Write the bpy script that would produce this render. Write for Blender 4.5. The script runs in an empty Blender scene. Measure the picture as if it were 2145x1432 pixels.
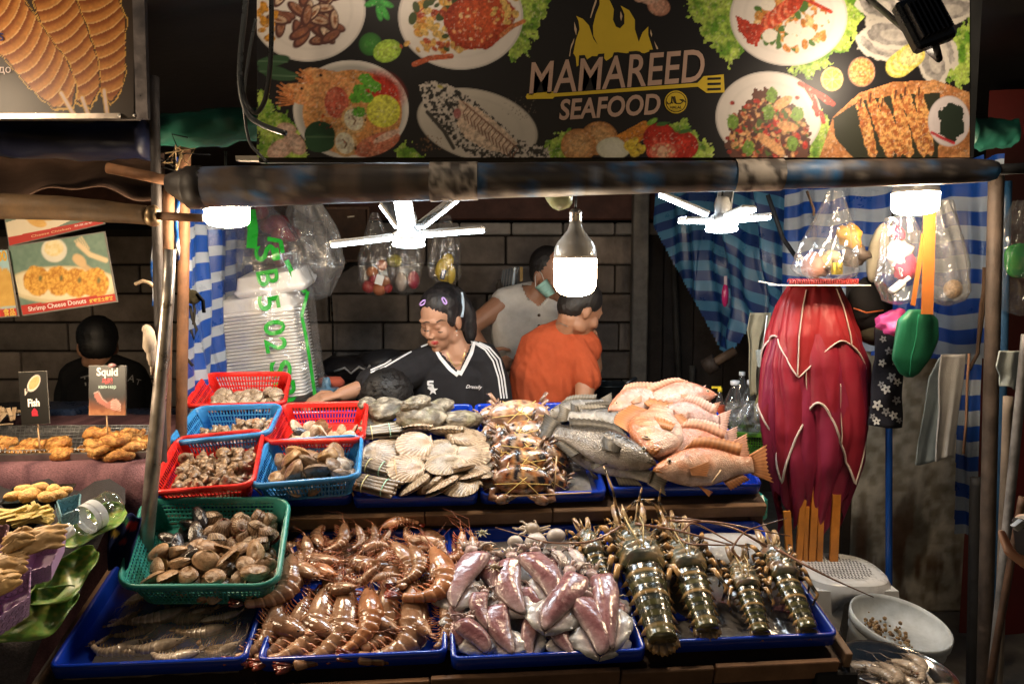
import bpy, math, random
import numpy as np
from math import pi, sin, cos, radians
from mathutils import Vector, Matrix
from mathutils.bvhtree import BVHTree
random.seed(7); RNG = np.random.RandomState(7)
SC = bpy.context.scene; COL = SC.collection
# ------------------------------------------------------------------ camera, world, exposure
CAM = np.array([0, 0, 1.6]); PITCH = radians(5); FPX = 1500.0
cd = bpy.data.cameras.new('camera'); cd.sensor_width = 36; cd.lens = 36*FPX/2145
cd.clip_start = .02; cd.clip_end = 200
cam = bpy.data.objects.new('camera', cd); COL.objects.link(cam)
cam.location = (0, 0, 1.6); cam.rotation_euler = (pi/2-PITCH, 0, 0); SC.camera = cam
W_ = bpy.data.worlds.new('World'); SC.world = W_; W_.use_nodes = True
_n = W_.node_tree.nodes; _bg = _n['Background']
_sk = _n.new('ShaderNodeTexSky'); _sk.sky_type = 'NISHITA'; _sk.sun_disc = False
_sk.sun_elevation = radians(12); _sk.sun_rotation = radians(180)
W_.node_tree.links.new(_sk.outputs[0], _bg.inputs[0]); _bg.inputs[1].default_value = .007
SC.view_settings.view_transform = 'Standard'; SC.view_settings.look = 'None'
SC.view_settings.exposure = 1.0; SC.view_settings.gamma = 1; SC.view_settings.use_curve_mapping = False
SC.render.engine = 'CYCLES'
cy = SC.cycles
cy.use_denoising = True; cy.max_bounces = 7; cy.diffuse_bounces = 3; cy.glossy_bounces = 3
cy.transmission_bounces = 4; cy.transparent_max_bounces = 12; cy.sample_clamp_indirect = 6
cy.caustics_reflective = False; cy.caustics_refractive = False
WARM = (1.0, .76, .50); COOL = (.80, .92, 1.0)
BULB_E = 54; FAN_E = 29; FLOOD_E = 64
# ------------------------------------------------------------------ pixels to places
def ray(px, py):
    u = (px-1072.5)/FPX; v = (716-py)/FPX
    return np.array([u, cos(PITCH)+v*sin(PITCH), -sin(PITCH)+v*cos(PITCH)])
def at(px, py, Y):
    d = ray(px, py); return CAM+d*(Y/d[1])
def mmpx(Y): return Y/FPX
class Tier:
    def __init__(s, px, py, Y, yaw, tilt):
        a = radians(yaw); t = radians(tilt)
        s.o = at(px, py, Y); s.ex = np.array([cos(a), sin(a), 0])
        b = np.array([-sin(a), cos(a), 0]); s.ey = b*cos(t)+np.array([0, 0, sin(t)]); s.n = np.cross(s.ex, s.ey)
    def w(s, px, py, h=0.):
        d = ray(px, py); return CAM+d*(np.dot(s.o+s.n*h-CAM, s.n)/np.dot(d, s.n))
    def p(s, x, y, h=0.): return s.o+s.ex*x+s.ey*y+s.n*h
    def loc(s, P): q = P-s.o; return np.array([q@s.ex, q@s.ey, q@s.n])
LOW = Tier(520, 1392, 1.5, 5.0, 16.5)
UP = Tier(1275, 1037, 2.0, 5.0, 22)
def frame(p, x, n, s=1.0):
    """matrix with origin p, local x along x, local z near n, uniform scale s"""
    x = np.asarray(x, float); x = x/np.linalg.norm(x); n = np.asarray(n, float)
    z = n-x*(n@x); z /= np.linalg.norm(z); y = np.cross(z, x)
    if np.isscalar(s): s = (s, s, s)
    M = Matrix.Identity(4)
    for i in range(3):
        M[i][0] = x[i]*s[0]; M[i][1] = y[i]*s[1]; M[i][2] = z[i]*s[2]; M[i][3] = p[i]
    return M
def RX(a): return Matrix.Rotation(a, 4, 'X')
def RY(a): return Matrix.Rotation(a, 4, 'Y')
def RZ(a): return Matrix.Rotation(a, 4, 'Z')
def T(p): return Matrix.Translation(Vector([float(q) for q in p]))
def S(x, y=None, z=None):
    y = x if y is None else y; z = x if z is None else z
    return Matrix.Diagonal((x, y, z, 1))
def xf(M, v):
    A = np.array(M); v = np.asarray(v, float).reshape(-1, 3); return v@A[:3, :3].T+A[:3, 3]
# ------------------------------------------------------------------ noise
def vn(p, seed=0):
    p = np.asarray(p, float); i = np.floor(p).astype(np.int64); f = p-i; f = f*f*(3-2*f)
    def h(a):
        k = (a[:, 0]*374761393+a[:, 1]*668265263+a[:, 2]*2147483647+seed*1274126177) & 0xffffffff
        k = ((k ^ (k >> 13))*1274126177) & 0xffffffff
        return ((k ^ (k >> 16)) & 0xffff)/65535.
    r = 0
    for dx in (0, 1):
        for dy in (0, 1):
            for dz in (0, 1):
                w = (f[:, 0] if dx else 1-f[:, 0])*(f[:, 1] if dy else 1-f[:, 1])*(f[:, 2] if dz else 1-f[:, 2])
                r = r+w*h(i+np.array([dx, dy, dz]))
    return r
def fbm(p, seed=0, o=3):
    p = np.asarray(p, float); r = 0; a = .5; t = 0
    for k in range(o):
        r = r+a*vn(p*2**k, seed+k); t += a; a *= .5
    return r/t
def mix(a, b, t):
    t = np.asarray(t, float)
    if t.ndim: t = t[..., None]
    return np.asarray(a, float)*(1-t)+np.asarray(b, float)*t
def sst(a, b, x): t = np.clip((np.asarray(x, float)-a)/(b-a), 0, 1); return t*t*(3-2*t)
def srgb(r, g, b):
    c = np.array([r, g, b])/255.; return tuple(np.where(c <= .04045, c/12.92, ((c+.055)/1.055)**2.4))
# ------------------------------------------------------------------ mesh builder
class MB:
    def __init__(s): s.v = []; s.f = []; s.c = []; s.n = 0; s.sm = []
    def add(s, v, f, col=(.5, .5, .5), smooth=True):
        v = np.asarray(v, float).reshape(-1, 3); c = np.asarray(col, float)
        if c.ndim == 1: c = np.tile(c, (len(v), 1))
        s.v.append(v); s.c.append(c); n = s.n
        s.f.extend([tuple(i+n for i in q) for q in f]); s.sm.extend([smooth]*len(f)); s.n += len(v); return s
    def box(s, c, size, M=None, col=(.5,)*3, bev=0):
        x, y, z = [q/2 for q in size]; c = np.asarray(c, float)
        if bev:
            b = bev; pts = []
            for zz, e in ((-z, b), (-z+b, 0), (z-b, 0), (z, b)):
                pts.append([(x-e, -y+b), (x-e, y-b), (x-b, y-e), (-x+b, y-e), (-x+e, y-b), (-x+e, -y+b), (-x+b, -y+e), (x-b, -y+e)])
            R = np.array([[(p[0], p[1], zz) for p in r] for r, zz in zip(pts, (-z, -z+b, z-b, z))])
            R = R+c
            if M is not None: R = xf(M, R).reshape(R.shape)
            return s.loft(R, col, smooth=False)
        v = np.array([(a*x, b*y, d*z) for a in (-1, 1) for b in (-1, 1) for d in (-1, 1)])+c
        if M is not None: v = xf(M, v)
        return s.add(v, [(0, 1, 3, 2), (4, 6, 7, 5), (0, 4, 5, 1), (2, 3, 7, 6), (0, 2, 6, 4), (1, 5, 7, 3)], col, False)
    def bar(s, a, b, w, h=None, up=(0, 0, 1), col=(.5,)*3):
        a = np.asarray(a, float); b = np.asarray(b, float); d = b-a; L = np.linalg.norm(d)
        if abs((d/L)@np.asarray(up, float)) > .98: up = (1, 0, 0)
        return s.box((0, 0, 0), (L, w, h or w), frame((a+b)/2, d, up), col)
    def loft(s, R, col=(.5,)*3, cap=True, smooth=True, closed=True):
        R = np.asarray(R, float); m, n = R.shape[:2]; f = []
        k = n if closed else n-1
        for i in range(m-1):
            for j in range(k):
                j2 = (j+1) % n; f.append((i*n+j, i*n+j2, (i+1)*n+j2, (i+1)*n+j))
        if cap and closed: f.append(tuple(range(n))[::-1]); f.append(tuple((m-1)*n+j for j in range(n)))
        c = np.asarray(col, float)
        if c.ndim == 2 and len(c) == m: c = np.repeat(c, n, 0)
        elif c.ndim == 3: c = c.reshape(-1, 3)
        return s.add(R.reshape(-1, 3), f, c, smooth)
    def grid(s, G, col=(.5,)*3, smooth=True, thick=0):
        G = np.asarray(G, float); c = np.asarray(col, float)
        if c.ndim == 3: c = c.reshape(-1, 3)
        h, w = G.shape[:2]
        f = [(i*w+j, i*w+j+1, (i+1)*w+j+1, (i+1)*w+j) for i in range(h-1) for j in range(w-1)]
        if thick:
            du = np.gradient(G, axis=1); dv = np.gradient(G, axis=0); N = np.cross(du, dv)
            N /= np.linalg.norm(N, axis=2, keepdims=True)+1e-12
            G2 = G-N*thick; o = h*w
            f2 = [tuple(reversed([i+o for i in q])) for q in f]
            b = [j for j in range(w)]+[i*w+w-1 for i in range(1, h)]+[(h-1)*w+j for j in range(w-2, -1, -1)]+[i*w for i in range(h-2, 0, -1)]
            f3 = [(b[i], b[i]+o, b[(i+1) % len(b)]+o, b[(i+1) % len(b)]) for i in range(len(b))]
            v = np.concatenate([G.reshape(-1, 3), G2.reshape(-1, 3)])
            if c.ndim == 2: c = np.concatenate([c, c])
            return s.add(v, f+f2+f3, c, smooth)
        return s.add(G.reshape(-1, 3), f, c, smooth)
    def tube(s, P, r, n=8, col=(.5,)*3, cap=True, flat=1.0, up=None):
        P = np.asarray(P, float); m = len(P); r = np.full(m, r) if np.isscalar(r) else np.asarray(r, float)
        t = np.gradient(P, axis=0); t /= np.linalg.norm(t, axis=1, keepdims=True)+1e-12
        u = np.array(up if up is not None else ((0, 0, 1) if abs(t[0][2]) < .9 else (1, 0, 0)), float)
        R = []; a = np.linspace(0, 2*pi, n, endpoint=False)
        for i in range(m):
            x = np.cross(u, t[i]); x /= np.linalg.norm(x)+1e-12; u = np.cross(t[i], x)
            R.append(P[i]+r[i]*(np.cos(a)[:, None]*x+flat*np.sin(a)[:, None]*u))
        return s.loft(R, col, cap)
    def lathe(s, prof, n=24, M=None, col=(.5,)*3, cap=True):
        a = np.linspace(0, 2*pi, n, endpoint=False)
        R = np.array([[(r*cos(t), r*sin(t), z) for t in a] for r, z in prof])
        if M is not None: R = xf(M, R).reshape(R.shape)
        return s.loft(R, col, cap)
    def ell(s, c, r, M=None, n=14, m=9, col=(.5,)*3, nz=0, nscale=1, seed=0):
        if np.isscalar(r): r = (r, r, r)
        th = np.linspace(.06, pi-.06, m); a = np.linspace(0, 2*pi, n, endpoint=False)
        R = np.array([[(r[0]*sin(t)*cos(q), r[1]*sin(t)*sin(q), -r[2]*cos(t)) for q in a] for t in th])
        if nz:
            k = fbm(R.reshape(-1, 3)*nscale+seed*7.3, seed, 3).reshape(m, n, 1); R = R*(1+nz*(k-.5)*2)
        if M is not None: R = xf(M, R).reshape(R.shape)
        return s.loft(R+np.asarray(c, float), col)
    def prism(s, P, M, th, col=(.5,)*3):
        P = np.asarray(P, float); n = len(P)
        v = np.concatenate([np.c_[P, np.zeros(n)], np.c_[P, np.full(n, th)]]); v = xf(M, v)
        f = [tuple(range(n))[::-1], tuple(range(n, 2*n))]+[(i, (i+1) % n, n+(i+1) % n, n+i) for i in range(n)]
        return s.add(v, f, col, False)
    def arr(s): return np.concatenate(s.v), np.concatenate(s.c)
    def recolor(s, fn):
        v, c = s.arr(); s.c = [np.asarray(fn(v, c), float)]; s.v = [v]; return s
    def mesh(s, name, mat, inv=None, origin=None):
        v, c = s.arr()
        if inv is not None: v = xf(inv, v)
        if origin is not None: v = v-origin
        me = bpy.data.meshes.new(name); me.from_pydata(v.tolist(), [], s.f)
        at_ = me.color_attributes.new('Col', 'FLOAT_COLOR', 'POINT')
        at_.data.foreach_set('color', np.c_[np.clip(c, 0, 1), np.ones(len(c))].astype(np.float32).ravel())
        me.polygons.foreach_set('use_smooth', s.sm); me.materials.append(mat); me.update(); return me
    def build(s, name, mat, parent=None, **kw):
        if parent is not None:
            return link(name, s.mesh(name, mat, WM[parent.name].inverted()), parent)
        v, _ = s.arr(); o = (v.min(0)+v.max(0))/2; o[2] = v[:, 2].min()
        ob = link(name, s.mesh(name, mat, None, o), None, T(o)); 
        return tag(ob, **kw) if kw else ob
WM = {}
def link(name, me, parent=None, M=None):
    o = bpy.data.objects.new(name, me); COL.objects.link(o)
    M = M if M is not None else Matrix.Identity(4); o.matrix_basis = M
    if parent is not None: o.parent = parent; WM[o.name] = WM[parent.name]@M
    else: WM[o.name] = M.copy()
    return o
def tag(o, label=None, cat=None, group=None, kind=None):
    if label: o['label'] = label
    if cat: o['category'] = cat
    if group: o['group'] = group
    if kind: o['kind'] = kind
    return o
def thing(name, label, cat, p, group=None):
    return tag(link(name, None, None, T(p)), label, cat, group)
def spawn(name, proto, M, label, cat, group=None):
    """proto = [(part name, mesh or None, matrix, [sub-parts])], the first entry being the thing itself"""
    r = tag(link(name, proto[0][1], None, M), label, cat, group)
    for q in proto[1:]:
        c = link(q[0], q[1], r, q[2].copy() if q[2] is not None else None)
        for d in (q[3] if len(q) > 3 else []): link(d[0], d[1], c, d[2])
    return r
def fuse(mb, vox, sm=6, fac=.5):
    v, _ = mb.arr(); me = bpy.data.meshes.new('tmp'); me.from_pydata(v.tolist(), [], mb.f)
    o = bpy.data.objects.new('tmp', me); COL.objects.link(o)
    a = o.modifiers.new('r', 'REMESH'); a.mode = 'VOXEL'; a.voxel_size = vox
    b = o.modifiers.new('s', 'SMOOTH'); b.factor = fac; b.iterations = sm
    dg = bpy.context.evaluated_depsgraph_get(); m2 = bpy.data.meshes.new_from_object(o.evaluated_get(dg))
    V = np.zeros(len(m2.vertices)*3, np.float32); m2.vertices.foreach_get('co', V); V = V.reshape(-1, 3).astype(float)
    F = [tuple(p.vertices) for p in m2.polygons]
    bpy.data.objects.remove(o); bpy.data.meshes.remove(me); bpy.data.meshes.remove(m2)
    return V, F
def text(body, size=1., shear=0., offset=0., align='CENTER', res=3):
    c = bpy.data.curves.new('tmp', 'FONT'); c.body = body; c.size = size; c.shear = shear; c.offset = offset
    c.align_x = align; c.align_y = 'CENTER'; c.resolution_u = res
    o = bpy.data.objects.new('tmp', c); COL.objects.link(o)
    dg = bpy.context.evaluated_depsgraph_get(); m = bpy.data.meshes.new_from_object(o.evaluated_get(dg))
    V = np.array([tuple(v.co) for v in m.vertices]) if len(m.vertices) else np.zeros((0, 3)); F = [tuple(p.vertices) for p in m.polygons]
    bpy.data.objects.remove(o); bpy.data.curves.remove(c); bpy.data.meshes.remove(m)
    return V, F
def textw(body, width, **k):
    V, F = text(body, 1., **k); w = V[:, 0].max()-V[:, 0].min(); V = V*(width/w)
    V[:, 0] -= (V[:, 0].max()+V[:, 0].min())/2; V[:, 1] -= (V[:, 1].max()+V[:, 1].min())/2; return V, F
# ------------------------------------------------------------------ materials (all procedural, base colour from the mesh's own colour)
MT = {}
def mat(key, rough=.5, var=.2, vs=12., bump=0., bs=60., metal=0., coat=0., spec=.5, sss=0., trans=0., kind='noise', rvar=0.):
    if key in MT: return MT[key]
    m = bpy.data.materials.new(key); m.use_nodes = True; N = m.node_tree.nodes; L = m.node_tree.links
    b = N['Principled BSDF']; at_ = N.new('ShaderNodeAttribute'); at_.attribute_name = 'Col'
    tc = N.new('ShaderNodeTexCoord'); oi = N.new('ShaderNodeObjectInfo')
    nz = N.new('ShaderNodeTexNoise'); nz.inputs['Scale'].default_value = vs; nz.inputs['Detail'].default_value = 5; nz.inputs['Roughness'].default_value = .65
    ad = N.new('ShaderNodeVectorMath'); ad.operation = 'ADD'; L.new(tc.outputs['Object'], ad.inputs[0]); L.new(oi.outputs['Random'], ad.inputs[1]); L.new(ad.outputs[0], nz.inputs['Vector'])
    mr = N.new('ShaderNodeMapRange'); mr.inputs[1].default_value = .25; mr.inputs[2].default_value = .75; mr.inputs[3].default_value = 1-var; mr.inputs[4].default_value = 1+var
    L.new(nz.outputs['Fac'], mr.inputs[0])
    ml = N.new('ShaderNodeMix'); ml.data_type = 'RGBA'; ml.blend_type = 'MULTIPLY'; ml.inputs[0].default_value = 1
    L.new(at_.outputs['Color'], ml.inputs[6]); L.new(mr.outputs[0], ml.inputs[7]); L.new(ml.outputs[2], b.inputs['Base Color'])
    b.inputs['Roughness'].default_value = rough; b.inputs['Metallic'].default_value = metal; b.inputs['Coat Weight'].default_value = coat
    b.inputs['Coat Roughness'].default_value = .08; b.inputs['Specular IOR Level'].default_value = spec
    if rvar:
        m2 = N.new('ShaderNodeMapRange'); m2.inputs[1].default_value = .3; m2.inputs[2].default_value = .7
        m2.inputs[3].default_value = max(0, rough-rvar); m2.inputs[4].default_value = min(1, rough+rvar)
        L.new(nz.outputs['Fac'], m2.inputs[0]); L.new(m2.outputs[0], b.inputs['Roughness'])
    if sss: b.inputs['Subsurface Weight'].default_value = sss; b.inputs['Subsurface Radius'].default_value = (.02, .008, .005); b.inputs['Subsurface Scale'].default_value = .5
    if trans: b.inputs['Transmission Weight'].default_value = trans
    if bump:
        if kind == 'scales':
            t = N.new('ShaderNodeTexVoronoi'); t.inputs['Scale'].default_value = bs; o = t.outputs['Distance']
        elif kind == 'weave':
            t = N.new('ShaderNodeTexChecker'); t.inputs['Scale'].default_value = bs; o = t.outputs['Fac']
        else:
            t = N.new('ShaderNodeTexNoise'); t.inputs['Scale'].default_value = bs; t.inputs['Detail'].default_value = 4; o = t.outputs['Fac']
        L.new(ad.outputs[0], t.inputs['Vector'])
        bp = N.new('ShaderNodeBump'); bp.inputs['Strength'].default_value = min(1, bump); bp.inputs['Distance'].default_value = .004
        L.new(o, bp.inputs['Height']); L.new(bp.outputs[0], b.inputs['Normal'])
        if coat: L.new(bp.outputs[0], b.inputs['Coat Normal'])
    MT[key] = m; return m
def emis(key, col, e):
    m = bpy.data.materials.new(key); m.use_nodes = True; b = m.node_tree.nodes['Principled BSDF']
    b.inputs['Base Color'].default_value = (.8, .8, .8, 1); b.inputs['Emission Color'].default_value = (*col, 1); b.inputs['Emission Strength'].default_value = e
    MT[key] = m; return m
def film(key, tr=.8, rough=.12, tint=(1, 1, 1), milky=.25, bs=40, bst=.4, attr=False):
    """thin clear polythene: mostly see-through, some milky scatter, glossy wrinkles"""
    m = bpy.data.materials.new(key); m.use_nodes = True; N = m.node_tree.nodes; L = m.node_tree.links; N.clear()
    out = N.new('ShaderNodeOutputMaterial'); t = N.new('ShaderNodeBsdfTransparent'); t.inputs[0].default_value = (*tint, 1)
    d = N.new('ShaderNodeBsdfDiffuse'); d.inputs[0].default_value = (.42*tint[0], .42*tint[1], .42*tint[2], 1)
    if attr:
        a = N.new('ShaderNodeAttribute'); a.attribute_name = 'Col'; L.new(a.outputs['Color'], d.inputs[0])
    g = N.new('ShaderNodeBsdfGlossy'); g.inputs['Roughness'].default_value = rough; g.inputs[0].default_value = (1, 1, 1, 1)
    tc = N.new('ShaderNodeTexCoord'); nz = N.new('ShaderNodeTexNoise'); nz.inputs['Scale'].default_value = bs; nz.inputs['Detail'].default_value = 3
    L.new(tc.outputs['Object'], nz.inputs['Vector']); bp = N.new('ShaderNodeBump'); bp.inputs['Strength'].default_value = bst; bp.inputs['Distance'].default_value = .02
    L.new(nz.outputs['Fac'], bp.inputs['Height']); L.new(bp.outputs[0], g.inputs['Normal'])
    lw = N.new('ShaderNodeLayerWeight'); lw.inputs[0].default_value = .25; L.new(bp.outputs[0], lw.inputs['Normal'])
    m1 = N.new('ShaderNodeMixShader'); m1.inputs[0].default_value = milky; L.new(t.outputs[0], m1.inputs[1]); L.new(d.outputs[0], m1.inputs[2])
    mr = N.new('ShaderNodeMapRange'); mr.inputs[3].default_value = (1-tr)*.30; mr.inputs[4].default_value = min(1, (1-tr)*2.6)
    L.new(lw.outputs['Facing'], mr.inputs[0])
    m2 = N.new('ShaderNodeMixShader'); L.new(mr.outputs[0], m2.inputs[0]); L.new(m1.outputs[0], m2.inputs[1]); L.new(g.outputs[0], m2.inputs[2])
    L.new(m2.outputs[0], out.inputs[0]); MT[key] = m; return m
PLA = mat('plastic', .3, .06, 20, .05, 90, spec=.5, rvar=.1)
GLO = mat('glossy_plastic', .16, .12, 14, .08, 30, spec=.6, rvar=.08)
MET = mat('worn_metal', .38, .35, 18, .15, 70, metal=.85, rvar=.15)
RUS = mat('rusty_metal', .7, .55, 16, .5, 60, metal=.25, rvar=.15)
PAI = mat('dirty_paint', .5, .4, 9, .2, 50, rvar=.2)
CLO = mat('cloth', .9, .12, 25, .35, 350, spec=.2)
VIN = mat('vinyl_cloth', .5, .15, 8, .2, 30, spec=.4)
PAP = mat('printed_board', .42, .04, 30, .03, 12, spec=.32)
CON = mat('concrete', .9, .55, 3.5, .7, 45, spec=.25)
WOO = mat('wood', .65, .4, 10, .3, 60, spec=.3)
SKI = mat('skin', .48, .08, 14, .08, 160, sss=.12, spec=.45)
HAI = mat('hair', .55, .35, 60, .3, 200, spec=.5)
WET = mat('wet_shell', .2, .4, 9, .35, 16, coat=.6, rvar=.1)
SLI = mat('wet_flesh', .26, .3, 9, .5, 11, coat=.55, rvar=.12)
SHE = mat('shell', .32, .45, 5, .35, 16, coat=.15, rvar=.15)
ROC = mat('rough_shell', .6, .55, 6, 1., 12, rvar=.2)
FIS = mat('fish_skin', .25, .4, 11, .42, 95, coat=.45, kind='scales', rvar=.1)
FRY = mat('fried_crumb', .6, .6, 130, 1., 230)
FOA = mat('foam', .55, .03, 30, .1, 80)
FIN = mat('fin', .45, .3, 9, .3, 14, spec=.3)
LEA = mat('leaf', .42, .3, 30, .2, 60)
WEA = mat('woven_tarp', .33, .12, 10, .35, 260, kind='weave', rvar=.1)
FILM = film('clear_film', .80, .14, milky=.06, bs=30)
MILK = film('milky_film', .74, .2, milky=.30)
BOT = film('bottle_plastic', .78, .06, milky=.06, bs=18, bst=.2)
WAT = film('dirty_water', .82, .05, tint=(.92, .82, .70), milky=.15, bs=14, bst=.15)
ICE = mat('ice', .12, .2, 30, .6, 40, trans=.3, coat=.5)
BULB = emis('warm_bulb_glow', WARM, BULB_E); BULB2 = emis('bright_bulb_glow', WARM, BULB_E*1.9); FANG = emis('cool_led_glow', COOL, FAN_E); FLOOD = emis('flood_glow', (1, .80, .58), FLOOD_E)
# ------------------------------------------------------------------ flat print painter (photo pixel grid, colours are the ink's own)
class Print:
    def __init__(s, xs, ys, bg):
        s.xs = np.asarray(xs, float); s.ys = np.asarray(ys, float); s.X, s.Y = np.meshgrid(s.xs, s.ys)
        s.A = np.zeros(s.X.shape+(3,))+np.asarray(bg, float)
    def nz(s, sc, seed=0, o=3):
        return fbm(np.c_[s.X.ravel()/sc, s.Y.ravel()/sc, np.full(s.X.size, seed*3.7)], seed, o).reshape(s.X.shape)
    def put(s, mask, col):
        c = np.asarray(col, float); m = mask[..., None]; s.A = s.A*(1-m)+c*m
    def e(s, cx, cy, rx, ry, col, ang=0, soft=1.5, wob=0, seed=0, shade=None):
        a = radians(ang); dx = s.X-cx; dy = s.Y-cy; u = (dx*cos(a)+dy*sin(a))/rx; v = (-dx*sin(a)+dy*cos(a))/ry
        r = np.hypot(u, v)
        if wob: r = r*(1+wob*(s.nz(max(4, min(rx, ry)*.35), seed)-.5)*2)
        k = soft/min(rx, ry); m = np.clip((1-r)/k, 0, 1)
        if shade is not None: col = mix(col, shade, np.clip(r, 0, 1)**2)
        s.put(m, col); return r, u, v
    def poly(s, P, col, wob=0, sc=8, seed=0):
        x = s.X; y = s.Y
        if wob: x = x+wob*(s.nz(sc, seed)-.5)*2; y = y+wob*(s.nz(sc, seed+5)-.5)*2
        ins = np.zeros(x.shape, bool); n = len(P)
        for i in range(n):
            x1, y1 = P[i]; x2, y2 = P[(i+1) % n]
            if y1 == y2: continue
            c = ((y1 > y) != (y2 > y)) & (x < (x2-x1)*(y-y1)/(y2-y1)+x1); ins ^= c
        s.put(ins.astype(float), col)
    def line(s, P, w, col):
        d = np.full(s.X.shape, 1e9); P = np.asarray(P, float)
        for a, b in zip(P[:-1], P[1:]):
            ab = b-a; t = np.clip(((s.X-a[0])*ab[0]+(s.Y-a[1])*ab[1])/(ab@ab+1e-9), 0, 1)
            d = np.minimum(d, np.hypot(s.X-a[0]-t*ab[0], s.Y-a[1]-t*ab[1]))
        s.put(np.clip((w/2-d)/1.5+.5, 0, 1), col)
    def specks(s, cx, cy, rx, ry, n, cols, size, seed=0, el=1.6):
        r = np.random.RandomState(seed)
        for i in range(n):
            q = math.sqrt(r.rand()); t = r.rand()*2*pi; z = size*(.6+.8*r.rand())
            s.sub(cx+rx*q*cos(t), cy+ry*q*sin(t), z*el, z, cols[r.randint(len(cols))], r.rand()*180)
    def sub(s, cx, cy, rx, ry, col, ang=0):
        R = max(rx, ry)+3; i0, i1 = np.searchsorted(s.ys, (cy-R, cy+R)); j0, j1 = np.searchsorted(s.xs, (cx-R, cx+R))
        if i1 <= i0 or j1 <= j0: return
        a = radians(ang); dx = s.X[i0:i1, j0:j1]-cx; dy = s.Y[i0:i1, j0:j1]-cy
        r = np.hypot((dx*cos(a)+dy*sin(a))/rx, (-dx*sin(a)+dy*cos(a))/ry); m = np.clip((1-r)*min(rx, ry)/1.5, 0, 1)[..., None]
        s.A[i0:i1, j0:j1] = s.A[i0:i1, j0:j1]*(1-m)+np.asarray(col, float)*m
    def lettuce(s, P, seed=0, k=1.):
        n = s.nz(14, seed, 4); c = mix((.10*k, .24*k, .02), (.42*k, .55*k, .10), sst(.3, .7, n)[..., None][..., 0])
        s.poly(P, c, 16, 9, seed)
    def plate(s, cx, cy, rx, ry, ang=0, col=(.72, .66, .62)):
        s.e(cx, cy, rx, ry, np.array(col)*.8, ang); s.e(cx, cy, rx*.965, ry*.965, col, ang); s.e(cx, cy, rx*.80, ry*.80, np.array(col)*.9, ang, 6); s.e(cx, cy, rx*.76, ry*.76, np.array(col)*.98, ang, 6)
    def photo(s):
        sat = s.A.max(2)-s.A.min(2); f = s.nz(5, 31, 4); g = s.nz(2.6, 37, 2); k = 1+sst(.12, .22, sat)*((f-.5)*1.5+(g-.5)*.7); s.A = np.clip(s.A*k[..., None], 0, .8); h = sst(.66, .78, s.nz(4, 41, 2))*sst(.12, .3, sat)*.35; s.A = mix(s.A, (.75, .66, .55), h)
    def mesh(s, mb, fn):
        G = np.array([[fn(x, y) for x in s.xs] for y in s.ys]); mb.grid(G[::-1], s.A[::-1], False); return mb
# ------------------------------------------------------------------ decals wrapped on a surface
def hitpx(bvh, px, py):
    d = ray(px, py); d = d/np.linalg.norm(d); h = bvh.ray_cast(Vector(CAM), Vector(d), 30)
    return (None, None) if h[0] is None else (np.array(h[0]), np.array(h[1]))
def decal_line(mb, bvh, P, w, col, off=.0025, step=3.):
    P = np.asarray(P, float); seg = np.r_[0, np.cumsum(np.linalg.norm(np.diff(P, axis=0), axis=1))]
    m = max(3, int(seg[-1]/step)); q = np.linspace(0, seg[-1], m)
    Q = np.c_[np.interp(q, seg, P[:, 0]), np.interp(q, seg, P[:, 1])]; t = np.gradient(Q, axis=0); t /= np.linalg.norm(t, axis=1, keepdims=True)
    ww = np.interp(q, seg, w) if not np.isscalar(w) else np.full(m, w)
    rows = []
    for i in range(m):
        r = []
        for k in (-.5, 0, .5):
            p, n = hitpx(bvh, Q[i, 0]-t[i, 1]*k*ww[i], Q[i, 1]+t[i, 0]*k*ww[i])
            if p is None: r = None; break
            d = CAM-p; r.append(p+d/np.linalg.norm(d)*off)
        if r is None:
            if len(rows) > 1: mb.grid(rows, col)
            rows = []
        else: rows.append(r)
    if len(rows) > 1: mb.grid(rows, col)
def decal_verts(mb, bvh, V, F, cx, cy, ang=0, col=(.8,)*3, off=.003):
    a = radians(ang); out = []; ok = []
    for v in V:
        p, n = hitpx(bvh, cx+v[0]*cos(a)+v[1]*sin(a), cy-(v[1]*cos(a)-v[0]*sin(a)))
        ok.append(p is not None)
        if p is None: p = np.zeros(3)
        d = CAM-p; out.append(p+d/np.linalg.norm(d)*off)
    mb.add(out, [f for f in F if all(ok[i] for i in f)], col, False)
ORD = 'first second third fourth fifth sixth seventh eighth ninth tenth eleventh twelfth thirteenth fourteenth fifteenth sixteenth seventeenth eighteenth nineteenth twentieth twenty-first twenty-second twenty-third twenty-fourth twenty-fifth twenty-sixth'.split()
def rnd(a, b): return a+(b-a)*random.random()
# ================================================================== STRUCTURE
g = MB(); g.grid([[(x, y, 0) for x in np.linspace(-14, 14, 8)] for y in np.linspace(-8, 14, 8)], (.05, .048, .047)); g.build('road', CON, kind='structure')
g = MB(); g.box((0, 3.6, .1), (7.0, 4.8, .2), col=(.13, .12, .11)); g.build('pavement', CON, kind='structure')
def zrow(py, Y): return at(0, py, Y)[2]
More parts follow.
